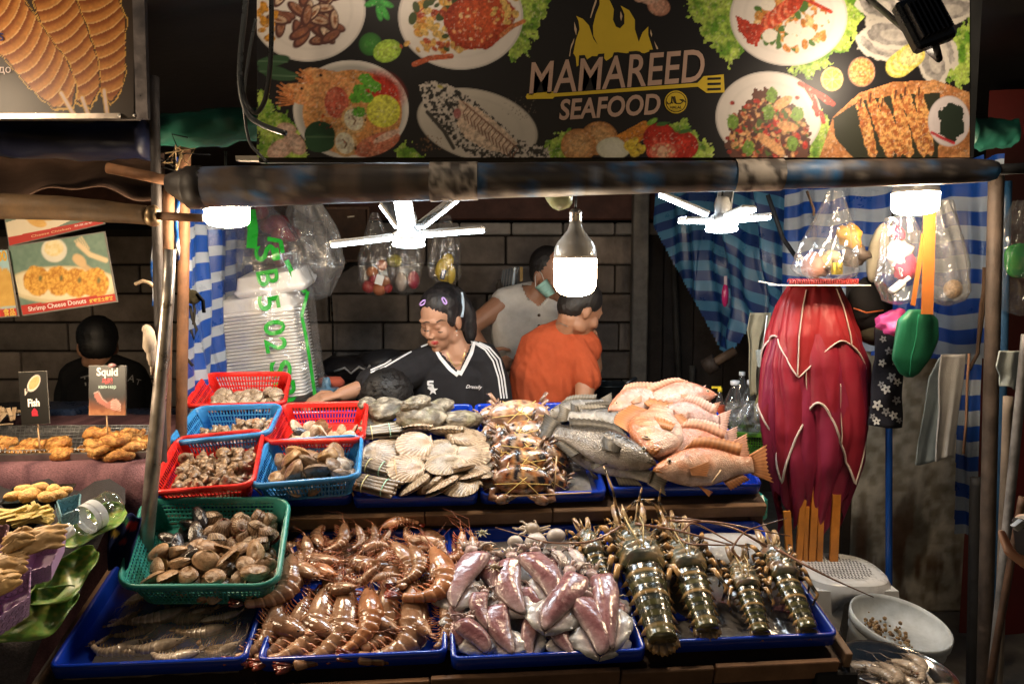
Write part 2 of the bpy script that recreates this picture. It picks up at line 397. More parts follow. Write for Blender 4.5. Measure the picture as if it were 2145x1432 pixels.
# block wall: mortar bed + every block its own object
WALLY = 4.6
ch = zrow(615, WALLY)-zrow(675, WALLY)
wall = thing('block_wall', 'dark wall of bare grey concrete blocks behind the stall', 'wall', (-1.2, WALLY, .2))
zb = .2; zt = zrow(480, WALLY); xl = -3.7; xr = at(1330, 700, WALLY)[0]
mb = MB(); mb.box(((xl+xr)/2, WALLY+.08, (zb+zt)/2), (xr-xl, .10, zt-zb), col=(.035, .03, .027)); mb.build('mortar', CON, wall)
bl = ch*2.75; variants = []
for k in range(6):
    m = MB(); c = np.array([(.135, .112, .098), (.12, .102, .09), (.15, .123, .105), (.115, .10, .092), (.14, .118, .10), (.10, .086, .077)][k])*2.05
    a, b, e = bl-.014, ch-.013, .006
    G = np.array([[((i/6-.5)*a, -.03, (j/3-.5)*b) for i in range(7)] for j in range(4)])
    G[..., 1] += .008*(fbm(G.reshape(-1, 3)*14+k*9, k).reshape(4, 7)-.5)
    m.box((0, .012, 0), (a, .07, b), col=c, bev=.006); variants.append(m.mesh('brick', CON))
row = 0; z = zrow(675, WALLY)
while z-ch > zb-.1: z -= ch; row -= 1
while z+ch < zt+.02:
    off = (row % 2)*bl*.5+((row*37) % 5)*.03; x = xl-bl+off
    while x < xr:
        x0 = max(x, xl); x1 = min(x+bl, xr); w = x1-x0
        if w > .06 and z >= zb-.02:
            o = link('brick', variants[random.randrange(6)], wall)
            o.matrix_basis = WM[wall.name].inverted()@(T((x0+w/2, WALLY+.006*random.random(), z+ch/2))@S(w/bl, 1, 1))
        x += bl
    z += ch; row += 1
m = MB(); zl = zrow(492, 4.5); zh = zrow(468, 4.5); x = at(640, 480, 4.5)[0]
lint = thing('lintel', 'row of pale concrete lintel blocks along the top of the block wall', 'lintel', (0, 4.5, zl))
for k in range(9):
    m = MB(); m.box((0, 0, 0), (.31, .10, zh-zl), col=np.array((.30, .275, .255))*rnd(.7, 1.1), bev=.008); o = link('block', m.mesh('block', CON), lint)
    o.matrix_basis = WM[lint.name].inverted()@T((x+.16+k*.32, 4.5, (zl+zh)/2))
m = MB(); m.box((-.7, 4.5, zh+.17), (6.2, .06, .30), col=(.075, .03, .022), bev=.01); m.build('header_board', WOO, label='dark red-brown timber board above the lintel', cat='board')
p = at(1341, 480, 4.42); m = MB(); m.box((p[0], 4.42, 1.3), (.095, .09, 2.3), col=(.17, .155, .14), bev=.008); m.build('timber_post', WOO, label='grey weathered timber post at the end of the block wall', cat='post')
p = at(1500, 480, 4.66); m = MB()
pw = thing('plank_wall', 'blackened plank wall to the right of the grey timber post', 'wall', (1.5, 4.66, .2))
for k in range(7):
    m = MB(); m.box((0, 0, 1.2), (.195, .04, 2.4), col=np.array((.028, .022, .02))*rnd(.7, 1.5), bev=.004)
    o = link('plank', m.mesh('plank', WOO), pw); o.matrix_basis = T((-.62+k*.2, rnd(-.005, .005), 0))
for px, c in ((1437, (.045, .04, .036)), (1449, (.10, .095, .09))):
    p = at(px, 800, 4.55); m = MB(); m.tube([(p[0]-.12 if px < 1440 else p[0], 4.55, 2.1 if px < 1440 else 1.05), (p[0], 4.55, .2)], .02, 8, c); m.build('thin_pole', RUS, label=('dark leaning pole against the plank wall' if px < 1440 else 'short pale stick against the plank wall'), cat='pole')
# dark fabric roof over the stalls and dark building behind
m = MB(); G = np.array([[(x, y, 2.42-.08*(y-2)+.03*sin(x*7+y*3)) for x in np.linspace(-3.9, 2.2, 40)] for y in np.linspace(2.05, 4.7, 16)]); m.grid(G, (.007, .0055, .005), thick=.004)
m.build('canopy', VIN, label='dark sagging fabric roof over the seafood stall', cat='canopy')
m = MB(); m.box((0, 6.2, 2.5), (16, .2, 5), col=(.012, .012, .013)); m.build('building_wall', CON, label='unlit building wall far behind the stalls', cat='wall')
# ================================================================== THE SIGN
SY = 1.9
sg = thing('sign_board', 'large black food sign reading MAMAREED SEAFOOD above the roller', 'sign', at(1287, 332, SY))
m = MB(); a = at(537, -165, SY+.02); b = at(2033, 331, SY+.02); m.box(((a[0]+b[0])/2, SY+.022, (a[2]+b[2])/2), (b[0]-a[0], .03, a[2]-b[2]), col=(.02, .02, .02)); m.build('board', PAI, sg)
xs = np.arange(538, 2033, 2.1); ys = np.r_[np.arange(-165, -14, 10), np.arange(-8, 331.1, 2.1)]
P = Print(xs, ys, (.010, .009, .011)); R = np.random.RandomState
WHT = (.74, .69, .65)
P.lettuce([(1085, -40), (1150, -30), (1143, 35), (1120, 60), (1130, 80), (1108, 88), (1110, 120), (1090, 112), (1075, 132), (1062, 110), (1070, 60)], 1)
P.lettuce([(1437, -60), (1545, -60), (1545, 70), (1560, 110), (1525, 138), (1500, 100), (1475, 80), (1465, 50), (1440, 30)], 2)
P.lettuce([(1700, 90), (1790, -40), (1810, 30), (1792, 80), (1772, 112), (1745, 108), (1735, 135), (1712, 142), (1700, 165), (1680, 150), (1655, 160), (1660, 120)], 3)
P.lettuce([(2035, 20), (2035, 150), (2012, 195), (2000, 172), (1975, 165), (1990, 120), (2010, 60)], 4)
P.lettuce([(540, 190), (560, 192), (575, 225), (600, 240), (640, 300), (645, 335), (540, 335)], 5)
P.lettuce([(820, 335), (845, 292), (860, 310), (895, 335)], 6); P.lettuce([(1132, 335), (1150, 295), (1200, 262), (1215, 290), (1200, 335)], 7)
P.lettuce([(1392, 262), (1435, 250), (1462, 290), (1490, 305), (1502, 335), (1440, 335)], 8); P.lettuce([(1690, 335), (1722, 230), (1745, 275), (1765, 300), (1775, 335)], 9)
# mussel plate
P.plate(645, 20, 122, 110); r = R(3)
for i in range(46):
    q = math.sqrt(r.rand()); t = r.rand()*6.28; x = 650+78*q*cos(t); y = 12+78*q*sin(t); a = r.rand()*180
    P.sub(x, y, 26, 12, (.09, .035, .03), a); P.sub(x+2, y-2, 21, 8, [(.50, .34, .24), (.23, .09, .06), (.30, .14, .09), (.6, .45, .33)][r.randint(4)], a); P.sub(x+3, y, 11, 4, (.25, .10, .05), a)
P.specks(562, 40, 18, 50, 14, [(.55, .25, .03)], 6, 4)
# herbs, limes
for dx, dy, a in ((-14, -2, 160), (12, 0, 20), (0, 18, 80), (10, 18, 60)): P.e(795+dx, 8+dy, 21, 8, (.05, .34, .05), a, shade=(.02, .14, .03))
P.e(776, 93, 25, 25, (.05, .22, .035), shade=(.02, .09, .02)); P.e(811, 107, 31, 24, (.42, .58, .08), -20, shade=(.25, .42, .05))
for cx, cy, a in ((575, 150, 10), (590, 158, 5), (572, 128, -10)): P.e(cx, cy, 38, 12, (.035, .085, .04), a); P.line([(cx-30, cy), (cx+30, cy+2)], 2, (.12, .2, .12))
# crab plate
P.plate(965, 35, 132, 112)
P.specks(955, 40, 92, 66, 120, [(.55, .28, .05), (.34, .05, .02), (.62, .40, .12), (.05, .07, .02), (.45, .16, .03)], 7, 11)
n = P.nz(9, 3); P.e(1005, 40, 76, 62, mix((.42, .05, .02), (.66, .13, .04), n), -25, wob=.12, shade=(.30, .03, .012)); P.specks(1000, 40, 60, 48, 26, [(.72, .45, .22), (.75, .3, .12)], 3, 12)
P.line([(868, 135), (900, 122), (945, 118)], 11, (.46, .10, .04)); P.line([(1050, 75), (1075, 55), (1097, 45)], 9, (.50, .17, .06)); P.specks(1060, 20, 28, 30, 22, [(.62, .40, .12)], 5, 13)
P.specks(890, 95, 60, 10, 30, [(.6, .35, .1), (.4, .08, .03)], 5, 14)
# tom yum bowl
P.e(735, 230, 122, 104, (.66, .62, .58)); P.e(735, 230, 116, 98, (.42, .40, .38), soft=8); n = P.nz(14, 8); P.e(738, 236, 105, 90, mix((.58, .20, .04), (.60, .34, .14), n))
P.e(800, 190, 60, 45, (.44, .03, .015), 30, soft=20)
for cx, cy, a in ((690, 172, 20), (650, 200, 12)):
    n = P.nz(7, int(cx)); P.e(cx, cy, 62, 24, mix((.60, .20, .07), (.70, .38, .15), n), a, wob=.1)
    for k in range(9): P.line([(cx-35, cy-6+k*3), (cx-62-(k*7) % 13, cy-26+k*6)], 3, (.55, .19, .06))
    P.e(cx-18, cy-14, 4, 4, (.02, .01, .01))
P.e(705, 215, 26, 34, mix((.40, .02, .012), (.6, .2, .12), P.nz(6, 21))); P.e(803, 233, 36, 35, (.68, .68, .10), shade=(.56, .56, .05)); P.e(803, 233, 4, 4, (.8, .8, .5))
for k in range(8): P.line([(803, 233), (803+31*cos(k*.785), 233+31*sin(k*.785))], 1.6, (.60, .60, .1))
for cx, cy in ((741, 251), (722, 300)):
    P.e(cx, cy, 26, 30, (.62, .38, .16), -25); P.e(cx, cy, 20, 24, (.75, .66, .50), -25); P.line([(cx-4, cy-8), (cx+4, cy+2), (cx, cy+10)], 3, (.2, .1, .05))
P.e(670, 283, 33, 30, (.012, .05, .02)); P.e(670, 300, 32, 20, (.02, .075, .03)); P.line([(640, 287), (700, 287)], 1.8, (.12, .2, .1))
for cx, cy in ((765, 165), (785, 182), (752, 188), (768, 205), (745, 205), (752, 235), (775, 175)): P.e(cx, cy, 15, 12, (.10, .33, .03), wob=.35, seed=int(cx))
n = P.nz(5, 33); P.e(790, 302, 52, 22, mix((.42, .06, .03), (.68, .30, .18), n), -22); P.e(810, 285, 34, 8, (.7, .45, .35), -25)
P.specks(735, 260, 90, 55, 24, [(.5, .08, .02), (.06, .03, .02)], 2.5, 17)
for cx, cy, rx, a in ((588, 312, 32, -30), (600, 270, 22, 10), (618, 300, 30, 50), (580, 320, 15, 0)): P.e(cx, cy, rx, rx*.62, (.66, .47, .38), a, shade=(.48, .28, .2))
# grilled fish plate
P.plate(1000, 262, 130, 74, 14, (.55, .50, .44)); P.specks(900, 300, 30, 20, 60, [(.2, .1, .05)], 1.5, 41); P.specks(1090, 225, 40, 26, 60, [(.15, .12, .1)], 1.3, 42)
BOD = [(878, 178), (905, 168), (940, 178), (985, 205), (1040, 250), (1085, 292), (1110, 300), (1150, 312), (1152, 335), (990, 335), (950, 300), (915, 265), (890, 225)]
n = P.nz(5, 44, 4); P.poly(BOD, mix((.03, .028, .028), (.56, .50, .45), sst(.40, .58, n)[..., None][..., 0]), 4, 6, 3)
P.poly([(960, 208), (1000, 225), (1050, 265), (1085, 300), (1060, 325), (1010, 310), (975, 290), (958, 262)], (.62, .47, .36), 4, 6, 9)
for k in range(15):
    x = 968+k*7.5; y = 212+k*6.3; P.line([(x, y), (x+12, y+12), (x+2, y+24), (x+6, y+40)], 2.4, (.20, .09, .06))
P.e(958, 238, 9, 12, (.35, .12, .12)); P.e(922, 182, 8, 4, (.45, .4, .1), 20); P.line([(895, 235), (930, 275), (950, 310)], 8, (.05, .045, .04))
# veg
for cx, cy, rx, ry in ((1255, 290, 40, 36), (1212, 305, 38, 36)): P.e(cx, cy, rx, ry, mix((.62, .32, .12), (.70, .44, .22), P.nz(4, int(cx))), shade=(.42, .17, .05))
P.e(1285, 311, 37, 24, (.76, .74, .62), shade=(.62, .6, .45)); P.poly([(1290, 285), (1350, 252), (1365, 262), (1310, 300)], (.60, .22, .03)); P.poly([(1310, 300), (1360, 262), (1366, 280), (1325, 308)], (.5, .16, .02)); P.e(1366, 255, 14, 6, (.2, .4, .05), -30)
P.specks(1330, 310, 20, 14, 10, [(.72, .5, .05)], 8, 51)
for cx, cy, rx in ((1382, 290, 36), (1430, 305, 34)): P.e(cx, cy, rx, rx*.92, (.52, .03, .015), shade=(.34, .012, .008)); P.e(cx-10, cy+2, 8, 7, (.62, .14, .09), soft=6); P.e(cx+5, cy-30, 16, 5, (.05, .14, .03), -10, wob=.3)
P.e(1388, 317, 35, 24, (.55, .05, .03)); P.e(1388, 317, 29, 19, (.62, .16, .10)); P.e(1388, 319, 12, 14, (.68, .36, .24)); P.specks(1388, 315, 24, 14, 22, [(.72, .5, .28)], 2, 53)
P.e(1380, 14, 25, 20, (.55, .30, .22), 20, shade=(.4, .18, .12)); P.e(1360, -4, 22, 14, (.6, .36, .28)); P.e(1340, -8, 15, 14, (.6, .36, .28))
# noodle lobster plate
P.plate(1652, 35, 124, 104); P.specks(1655, 45, 82, 58, 150, [(.60, .30, .08), (.66, .44, .2), (.5, .2, .05), (.08, .16, .04)], 6, 61)
for k in range(9): P.e(1648+k*7-38, 30-k*5+16, 15, 28, mix((.48, .06, .03), (.64, .16, .08), k % 2), -62+90)
P.poly([(1540, 32), (1575, 50), (1598, 50), (1588, 100), (1565, 90), (1548, 65)], (.42, .045, .025), 5, 7); P.line([(1680, -5), (1740, 25)], 8, (.5, .06, .03))
for cx, cy in ((1612, 75), (1660, 60), (1658, 85), (1692, 70), (1610, 10), (1720, 40)): P.e(cx, cy, 17, 14, (.74, .68, .60), wob=.25, seed=cx)
# chilli squid plate
P.plate(1610, 245, 112, 96); P.poly([(1575, 190), (1600, 185), (1640, 200), (1680, 240), (1700, 290), (1690, 332), (1530, 332), (1520, 300), (1545, 250)], (.12, .045, .03), 14, 9)
P.specks(1612, 275, 84, 66, 330, [(.42, .10, .04), (.10, .03, .02), (.58, .30, .12), (.48, .03, .02), (.66, .36, .16), (.08, .13, .03), (.07, .025, .02)], 4.5, 71)
for cx, cy in ((1617, 200), (1610, 235), (1670, 240), (1568, 310), (1660, 300), (1535, 255)): P.e(cx, cy, 13, 17, (.16, .28, .04), wob=.35, seed=cx)
for cx, cy, a in ((1640, 215, -30), (1650, 265, 10), (1605, 295, 40), (1625, 310, 40)): P.e(cx, cy, 24, 11, (.66, .33, .14), a)
for cx, cy in ((1534, 216), (1528, 318), (1690, 270), (1670, 205), (1524, 290)): P.sub(cx, cy, 6, 5, (.3, .03, .02))
# side bits
P.e(1743, 166, 24, 26, (.72, .52, .2)); P.e(1743, 166, 20, 22, (.74, .40, .06)); P.e(1743, 166, 4, 4, (.8, .6, .3))
for k in range(8): P.line([(1743, 166), (1743+18*cos(k*.785), 166+18*sin(k*.785))], 1.4, (.78, .56, .25))
P.e(1805, 151, 29, 32, (.42, .22, .14)); P.e(1805, 151, 26, 29, mix((.52, .2, .05), (.76, .42, .16), sst(.35, .65, P.nz(3.2, 81))))
for a in ((1675, 175, 1735, 215), (1700, 190, 1745, 218), (1705, 225, 1725, 255), (1690, 185, 1712, 240)): P.line([a[:2], ((a[0]+a[2])/2+6, (a[1]+a[3])/2), a[2:]], 10, (.46, .05, .03))
for cx, cy, a, L in ((1870, 40, -15, 62), (1850, 95, 15, 60), (1870, 72, 5, 66), (1965, 95, 55, 60), (1955, 130, 75, 50), (1985, 20, -5, 60), (1840, 10, 10, 50)):
    n = P.nz(7, cx); P.e(cx, cy, L, 33, (.60, .55, .48), a, wob=.16, seed=cx); P.e(cx, cy, L*.82, 24, mix((.10, .09, .09), (.50, .46, .42), n), a, wob=.2, seed=cx+1); P.e(cx+4, cy+2, L*.5, 13, mix((.28, .25, .23), (.62, .57, .5), n), a)
for cx, cy in ((1885, 136), (1895, 128), (1908, 118)): P.e(cx, cy, 32, 26, (.72, .60, .12), -30); P.e(cx, cy, 26, 20, (.76, .68, .28), -30)
# grilled prawns on board
n = P.nz(10, 91); ww = (np.sin((P.X*.55+P.Y)*.10+n*4) > .2)
P.poly([(1715, 335), (1745, 245), (1800, 195), (1870, 172), (1960, 168), (2033, 195), (2033, 335)], mix((.42, .17, .06), (.54, .26, .10), ww.astype(float)))
P.poly([(1745, 248), (1800, 212), (1880, 198), (1970, 195), (1965, 335), (1790, 335), (1750, 290)], (.03, .032, .02))
for k, (x0, y0, x1, y1) in enumerate(((1800, 205, 1828, 335), (1820, 195, 1865, 335), (1845, 205, 1885, 330), (1873, 188, 1905, 335), (1893, 182, 1935, 332), (1922, 182, 1948, 330))):
    n = P.nz(5, 95+k); c = mix((.34, .10, .03), (.70, .36, .12), sst(.35, .65, n)[..., None][..., 0])
    P.poly([(x0-6, y0+12), (x0+2, y0-10), (x0+12, y0+12), ((x0+x1)/2+15, (y0+y1)/2), (x1+9, y1-14), (x1+2, y1), (x1-10, y1-10), ((x0+x1)/2-12, (y0+y1)/2)], c, 4, 8, k)
    P.line([(x0+2, y0+18), (x0+4, y0+2)], 4, (.08, .03, .02))
P.plate(1988, 254, 45, 54, 0, (.62, .55, .55)); P.poly([(1965, 235), (1990, 215), (2015, 225), (2020, 275), (1995, 300), (1970, 280)], (.02, .03, .02), 6, 7); P.line([(1952, 278), (1975, 290), (1998, 300)], 6, (.42, .03, .04))
P.photo(); m = MB(); P.mesh(m, lambda x, y: at(x, y, SY)); m.build('print', PAP, sg)
# crisp vector print: flame, lettering, spatula, halal roundel
def flat(name, parent, polys, col, Y, mat_=PAP):
    m = MB()
    for V, F in polys: m.add([at(v[0], v[1], Y) for v in V], F, col, False)
    return m.build(name, mat_, parent)
YEL = (.66, .47, .035)
fl = [(1201, 112), (1206, 85), (1214, 62), (1212, 45), (1207, 34), (1221, 40), (1234, 54), (1239, 70), (1243, 82), (1252, 94), (1243, 76), (1242, 55), (1248, 30), (1256, 10), (1256, -14), (1270, -40), (1272, -10), (1286, 20), (1284, 42), (1290, 56), (1299, 60), (1308, 50), (1308, 30), (1300, 12), (1318, 22), (1330, 42), (1330, 62), (1338, 88), (1346, 68), (1358, 56), (1358, 74), (1368, 105), (1350, 112), (1330, 110), (1312, 112), (1296, 110), (1270, 128), (1262, 118), (1240, 118), (1208, 140), (1206, 120)]
flat('flame', sg, [(fl, [tuple(range(len(fl)))])], YEL, SY-.001)
for P_ in ([(1192, 118), (1196, 95), (1203, 80), (1202, 88), (1196, 104), (1194, 119)], [(1236, 38), (1242, 15), (1249, -4), (1250, 4), (1244, 20), (1238, 38)], [(1203, 46), (1208, 62), (1207, 75), (1203, 62)], [(1363, 62), (1366, 72), (1365, 78), (1362, 70)], [(1370, 86), (1378, 100), (1379, 105), (1375, 103)], [(1300, 24), (1304, 34), (1301, 45), (1299, 36)]):
    flat('flame_streak', sg, [(P_, [tuple(range(len(P_)))])], (.62, .45, .3), SY-.001)
def sign_text(body, cx, cy, w, h, ang, sh, col, name, off, Y):
    V, F = textw(body, w, shear=sh, offset=off, res=4); V = V*np.array([1, h/(V[:, 1].max()-V[:, 1].min()), 1]); a = radians(ang)
    flat(name, sg, [([(cx+v[0]*cos(a)+v[1]*sin(a), cy+v[0]*sin(a)-v[1]*cos(a)) for v in V], F)], col, Y)
sign_text('MAMAREED', 1291, 151, 382, 82, -4.5, .22, (.012, .011, .012), 'lettering_outline', .05, SY-.0015)
sign_text('MAMAREED', 1291, 151, 372, 68, -4.5, .22, (.50, .335, .265), 'lettering', .010, SY-.0022)
sign_text('SEAFOOD', 1277, 224, 214, 44, -3.5, .22, (.50, .335, .265), 'lettering', .026, SY-.0022)
def pl(*a): return (list(a), [tuple(range(len(a)))])
flat('spatula_emblem', sg, [pl((1101, 203), (1104, 197), (1158, 192), (1161, 196), (1461, 174), (1474, 160), (1516, 156), (1518, 194), (1480, 195), (1462, 182), (1162, 203), (1158, 207), (1104, 208))], YEL, SY-.0022)
for y in (164, 175, 186): flat('spatula_slot', sg, [pl((1482, y-1), (1510, y-2), (1510, y+3), (1482, y+4))], (.012, .011, .012), SY-.003)
def disc(cx, cy, r, n=40): return ([(cx+r*cos(t), cy+r*sin(t)) for t in np.linspace(0, 2*pi, n, endpoint=False)], [tuple(range(n))])
flat('roundel', sg, [disc(1416, 214, 24)], YEL, SY-.0022); flat('roundel_ring', sg, [disc(1416, 214, 21.5)], (.02, .018, .012), SY-.0028); flat('roundel_face', sg, [disc(1416, 214, 20)], YEL, SY-.0034)
def stroke2(P_, w):
    P_ = np.asarray(P_, float); t = np.gradient(P_, axis=0); t /= np.linalg.norm(t, axis=1, keepdims=True)+1e-9; n = np.c_[-t[:, 1], t[:, 0]]*w/2
    V = np.concatenate([P_+n, P_-n]); k = len(P_); return ([tuple(v) for v in V], [(i, i+1, k+i+1, k+i) for i in range(k-1)])
flat('roundel_script', sg, [stroke2(q, 2.3) for q in ([(1436, 214), (1430, 209), (1424, 208), (1431, 213), (1426, 217), (1416, 217), (1413, 215), (1410, 203)], [(1413, 202), (1416, 217)], [(1408, 202), (1407, 214), (1404, 218), (1399, 218), (1397, 213)], [(1410, 217), (1405, 214)])], (.02, .018, .012), SY-.004)
V, F = textw('HALAL', 25, offset=.01); flat('roundel_text', sg, [([(1416+v[0], 225-v[1]) for v in V], F), pl((1405, 230.5), (1427, 230.5), (1427, 231.5), (1405, 231.5))], (.02, .018, .012), SY-.004)
m = MB(); m.bar(at(498, 333, SY+.03), at(560, 333, SY+.03), .03, .012, col=(.40, .36, .32)); m.bar(at(545, 336, SY+.02), at(2030, 338, SY+.02), .02, .014, col=(.015, .014, .014)); m.build('bottom_rail', MET, sg)
# floodlight in front of the sign, seen from behind
fy = 1.60
def flood(name, corners, label, E):
    c = [at(x, y, fy) for x, y in corners]; ct = sum(c)/4
    n = np.array([-.18, .86, -.30]); n /= np.linalg.norm(n)
    M = frame(ct, np.array(c[1])-c[0], n); w = np.linalg.norm(np.array(c[1])-c[0]); h = np.linalg.norm(np.array(c[3])-c[0])
    t = thing(name, label, 'floodlight', ct, 'floodlights on the sign')
    b = MB(); b.box((0, 0, 0), (w, h, .03), M, (.010, .010, .012), bev=.006); b.build('housing', PLA, t)
    f = MB()
    for k in range(7): f.box((-w*.36+k*w*.12, 0, -.022), (.004, h*.7, .016), M, (.012, .012, .014))
    f.build('cooling_fins', PLA, t)
    g = MB(); g.box((0, 0, .017), (w*.8, h*.8, .003), M); v = g.arr()[0]; g.build('lens', FLOOD, t)
    k = MB(); k.tube([xf(M, (0, h*.5, 0))[0], xf(M, (0, h*.75, .01))[0], (ct[0]+.02, SY+.02, ct[2]+.18)], .007, 6, (.02, .02, .022)); k.build('bracket', PAI, t)
flood('floodlight', ((1868, 22), (1950, -10), (1996, 50), (1925, 122)), 'black floodlight hanging in front of the oysters on the sign, shining back at it', FLOOD_E)
flood('floodlight', ((700, -450), (780, -450), (780, -350), (700, -350)), 'second black floodlight, unseen above the left half of the sign', FLOOD_E)  # unseen lamp, added to light the left half of the sign
# ================================================================== AWNING ROLLER
RYY = 1.86
ro = thing('awning_roller', 'rolled dark awning on a long grimy pole under the sign', 'awning', at(1240, 400, RYY))
def rol(px): return np.interp(px, [350, 396, 500, 2000, 2075, 2095], [18, 42, 42, 26, 22, 14])*mmpx(RYY)*1.0
xsr = np.r_[352, 375, 388, 396, np.linspace(420, 2050, 90), 2072, 2085]; mb = MB(); Rr = []; Cc = []
for px in xsr:
    py = np.interp(px, [352, 400, 1100, 2085], [385, 393, 377, 357]); c = at(px, py, RYY); r = rol(px)
    t = np.linspace(0, 2*pi, 24, endpoint=False); rr = r*(1+.05*(vn(np.c_[np.full(24, px/40), np.cos(t)*1.5, np.sin(t)*1.5], 4)-.5))
    Rr.append(np.c_[np.full(24, c[0]), c[1]+rr*np.cos(t), c[2]+rr*np.sin(t)])
Rr = np.array(Rr); q = Rr.reshape(-1, 3)
n1 = fbm(q*np.array([9, 14, 14]), 5, 4); n2 = fbm(q*np.array([40, 40, 40]), 6, 3); n3 = fbm(q*np.array([25, 5, 5]), 8, 3)
cc = mix((.022, .019, .02), (.05, .04, .036), n2); cc = mix(cc, (.03, .15, .36), sst(.44, .56, n1)*.9*sst(.36, .56, n3)); cc = mix(cc, (.24, .21, .18), sst(.52, .64, n2*.6+n1*.4)*.6); cc = mix(cc, (.16, .11, .08), sst(.58, .66, n3)*.5)  # blue patches paint in the cool LED tint; the rest is dust and grime
mb.loft(Rr, cc); mb.build('rolled_fabric', PAI, ro)
for p0, p1, s in ((902, 1001, 3), (1537, 1637, 5)):
    mb = MB(); Rr = []
    for px in np.linspace(p0, p1, 14):
        py = np.interp(px, [352, 400, 1100, 2085], [385, 393, 377, 357]); c = at(px, py, RYY); r = rol(px)*1.05+.001
        t = np.linspace(0, 2*pi, 24, endpoint=False); Rr.append(np.c_[np.full(24, c[0]), c[1]+r*np.cos(t), c[2]+r*np.sin(t)])
    Rr = np.array(Rr); q = Rr.reshape(-1, 3); n = fbm(q*np.array([60, 45, 45])+s, s, 4)
    mb.loft(Rr, mix((.06, .05, .045), (.42, .37, .32), sst(.38, .55, n)), cap=False); mb.build('tape_patch', PAI, ro)
mb = MB(); mb.lathe([(rol(400)*1.04, 0), (rol(400)*1.06, .03), (rol(400)*1.0, .045)], 20, frame(at(396, 393, RYY), (0, 0, 1), (1, 0, 0)), (.02, .016, .015)); mb.build('end_collar', PAI, ro)
mb = MB(); mb.tube([at(2070, 357, RYY), at(2180, 350, RYY)], .014, 10, (.02, .02, .022)); mb.build('axle', RUS, ro)
# ================================================================== LAMPS
def bulb_proto(BULB):
    g = MB(); g.lathe([(.001, -.117), (.022, -.116), (.04, -.110), (.052, -.100), (.058, -.086), (.06, -.06), (.06, 0)], 28); gm = g.mesh('glowing_cover', BULB)
    b = MB(); b.lathe([(.0605, -.003), (.0605, .008), (.058, .030), (.050, .048), (.036, .066), (.024, .082), (.018, .098), (.017, .108)], 28, None, (.42, .40, .37)); bm = b.mesh('bulb_neck', GLO)
    c = MB(); c.lathe([(.016, .106), (.0185, .110), (.0165, .116), (.0185, .122), (.0165, .128), (.0185, .134), (.017, .140), (.012, .146)], 16, None, (.55, .5, .45)); cm = c.mesh('screw_cap', MET)
    w = MB(); w.tube([(0, 0, .145), (0, 0, .16), (.002, 0, .30)], .0035, 6, (.02, .02, .02)); wm = w.mesh('lead', PLA)
    return [('hanging_bulb', None), ('glowing_cover', gm, None), ('bulb_neck', bm, None), ('screw_cap', cm, None), ('lead', wm, None)]
BP = bulb_proto(BULB); BP2 = bulb_proto(BULB2)
for px, py, Y, sz, l in ((1205, 540, 2.02, .92, 'warm glowing bulb on a cord, whole bulb in view between the LED lamps'), (475, 432, 2.02, .5, 'warm glowing bulb half hidden by the roller at the left end, above the foam boxes'), (1918, 404, 2.02, .52, 'warm glowing bulb half hidden by the roller at the right end, by the orange strap')):
    spawn('hanging_bulb', BP if sz > .6 else BP2, T(at(px, py, Y))@S(1, 1, sz), l, 'bulb', 'warm bulbs under the roller')
spawn('hanging_bulb', BP, T((-1.6, 1.4, 2.2)), 'warm bulb further along the fried food stall, out of view to the left', 'bulb', 'warm bulbs over the fried food')
spawn('hanging_bulb', BP, T((-1.32, 1.6, 1.52)), 'added warm bulb low over the fried food stall, just out of view to the left', 'bulb', 'warm bulbs over the fried food')  # second unseen bulb, added low to brighten the fried food
def fan(c, Y, blades, label, spin):
    """folding LED lamp: five flat lit panels round a hub under a screw base"""
    t = thing('led_lamp', label, 'lamp', at(c[0], c[1], Y), 'folding LED lamps'); o = at(c[0], c[1], Y)
    h = MB(); h.lathe([(.02, -.02), (.045, -.018), (.05, -.006), (.047, .012), (.03, .022), (.022, .03), (.026, .055), (.02, .075), (.012, .08)], 20, T(o), (.5, .5, .5)); h.build('hub', PLA, t)
    g = MB(); g.lathe([(.001, -.030), (.03, -.0295), (.046, -.026), (.05, -.019)], 24, T(o+np.array([0, 0, -.001]))); g.build('centre_panel', FANG, t)
    for (dx, dy, dz, L) in blades:
        d = np.array([dx, dy, dz], float); d /= np.linalg.norm(d); up = np.array([0, 0, 1.]) if abs(d[2]) < .75 else np.array([0, .9, .3])
        M = frame(o+d*(.045+L/2)+np.array([0, 0, .004]), d, up); b = MB(); b.box((0, 0, .006), (L, .052, .012), M, (.32, .31, .30), bev=.004); bo = b.build('panel', PLA, t)
        g = MB(); g.box((0, 0, -.003), (L*.97, .048, .008), M, bev=.003); g.build('lit_face', FANG, bo)
    k = MB(); k.tube([o+np.array([0, 0, .08]), o+np.array([.01, 0, .35])], .004, 6, (.02, .02, .02)); k.build('lead', PLA, t)
FY = 2.16
fan((856, 497), FY, [(-1, -.2, -.13, .185), (1, -.15, .07, .185), (-.42, .55, .50, .13), (.55, .45, .50, .16), (0, -.75, .62, .13)], 'cool white folding LED lamp over the woman, its lit panels spread like petals', 0)
fan((1512, 466), FY+.10, [(-1, -.35, -.02, .10), (-.78, .15, .36, .17), (.85, -.25, .06, .10), (.25, -.8, .15, .10), (.30, .8, .62, .15)], 'cool white folding LED lamp in front of the blue striped tarpaulin', 0)
# oil bag tied up under the roller
m = MB(); o = at(1170, 405, 2.1); m.ell(o+np.array([0, 0, .0]), (.042, .035, .05), None, 14, 10, (.40, .42, .22), .2, 30, 3); m.ell(o+np.array([0, 0, .045]), (.014, .014, .03), None, 8, 6, (.5, .5, .4)); m.build('oil_bag', SLI, label='small knotted bag of pale oil tied under the roller', cat='bag')
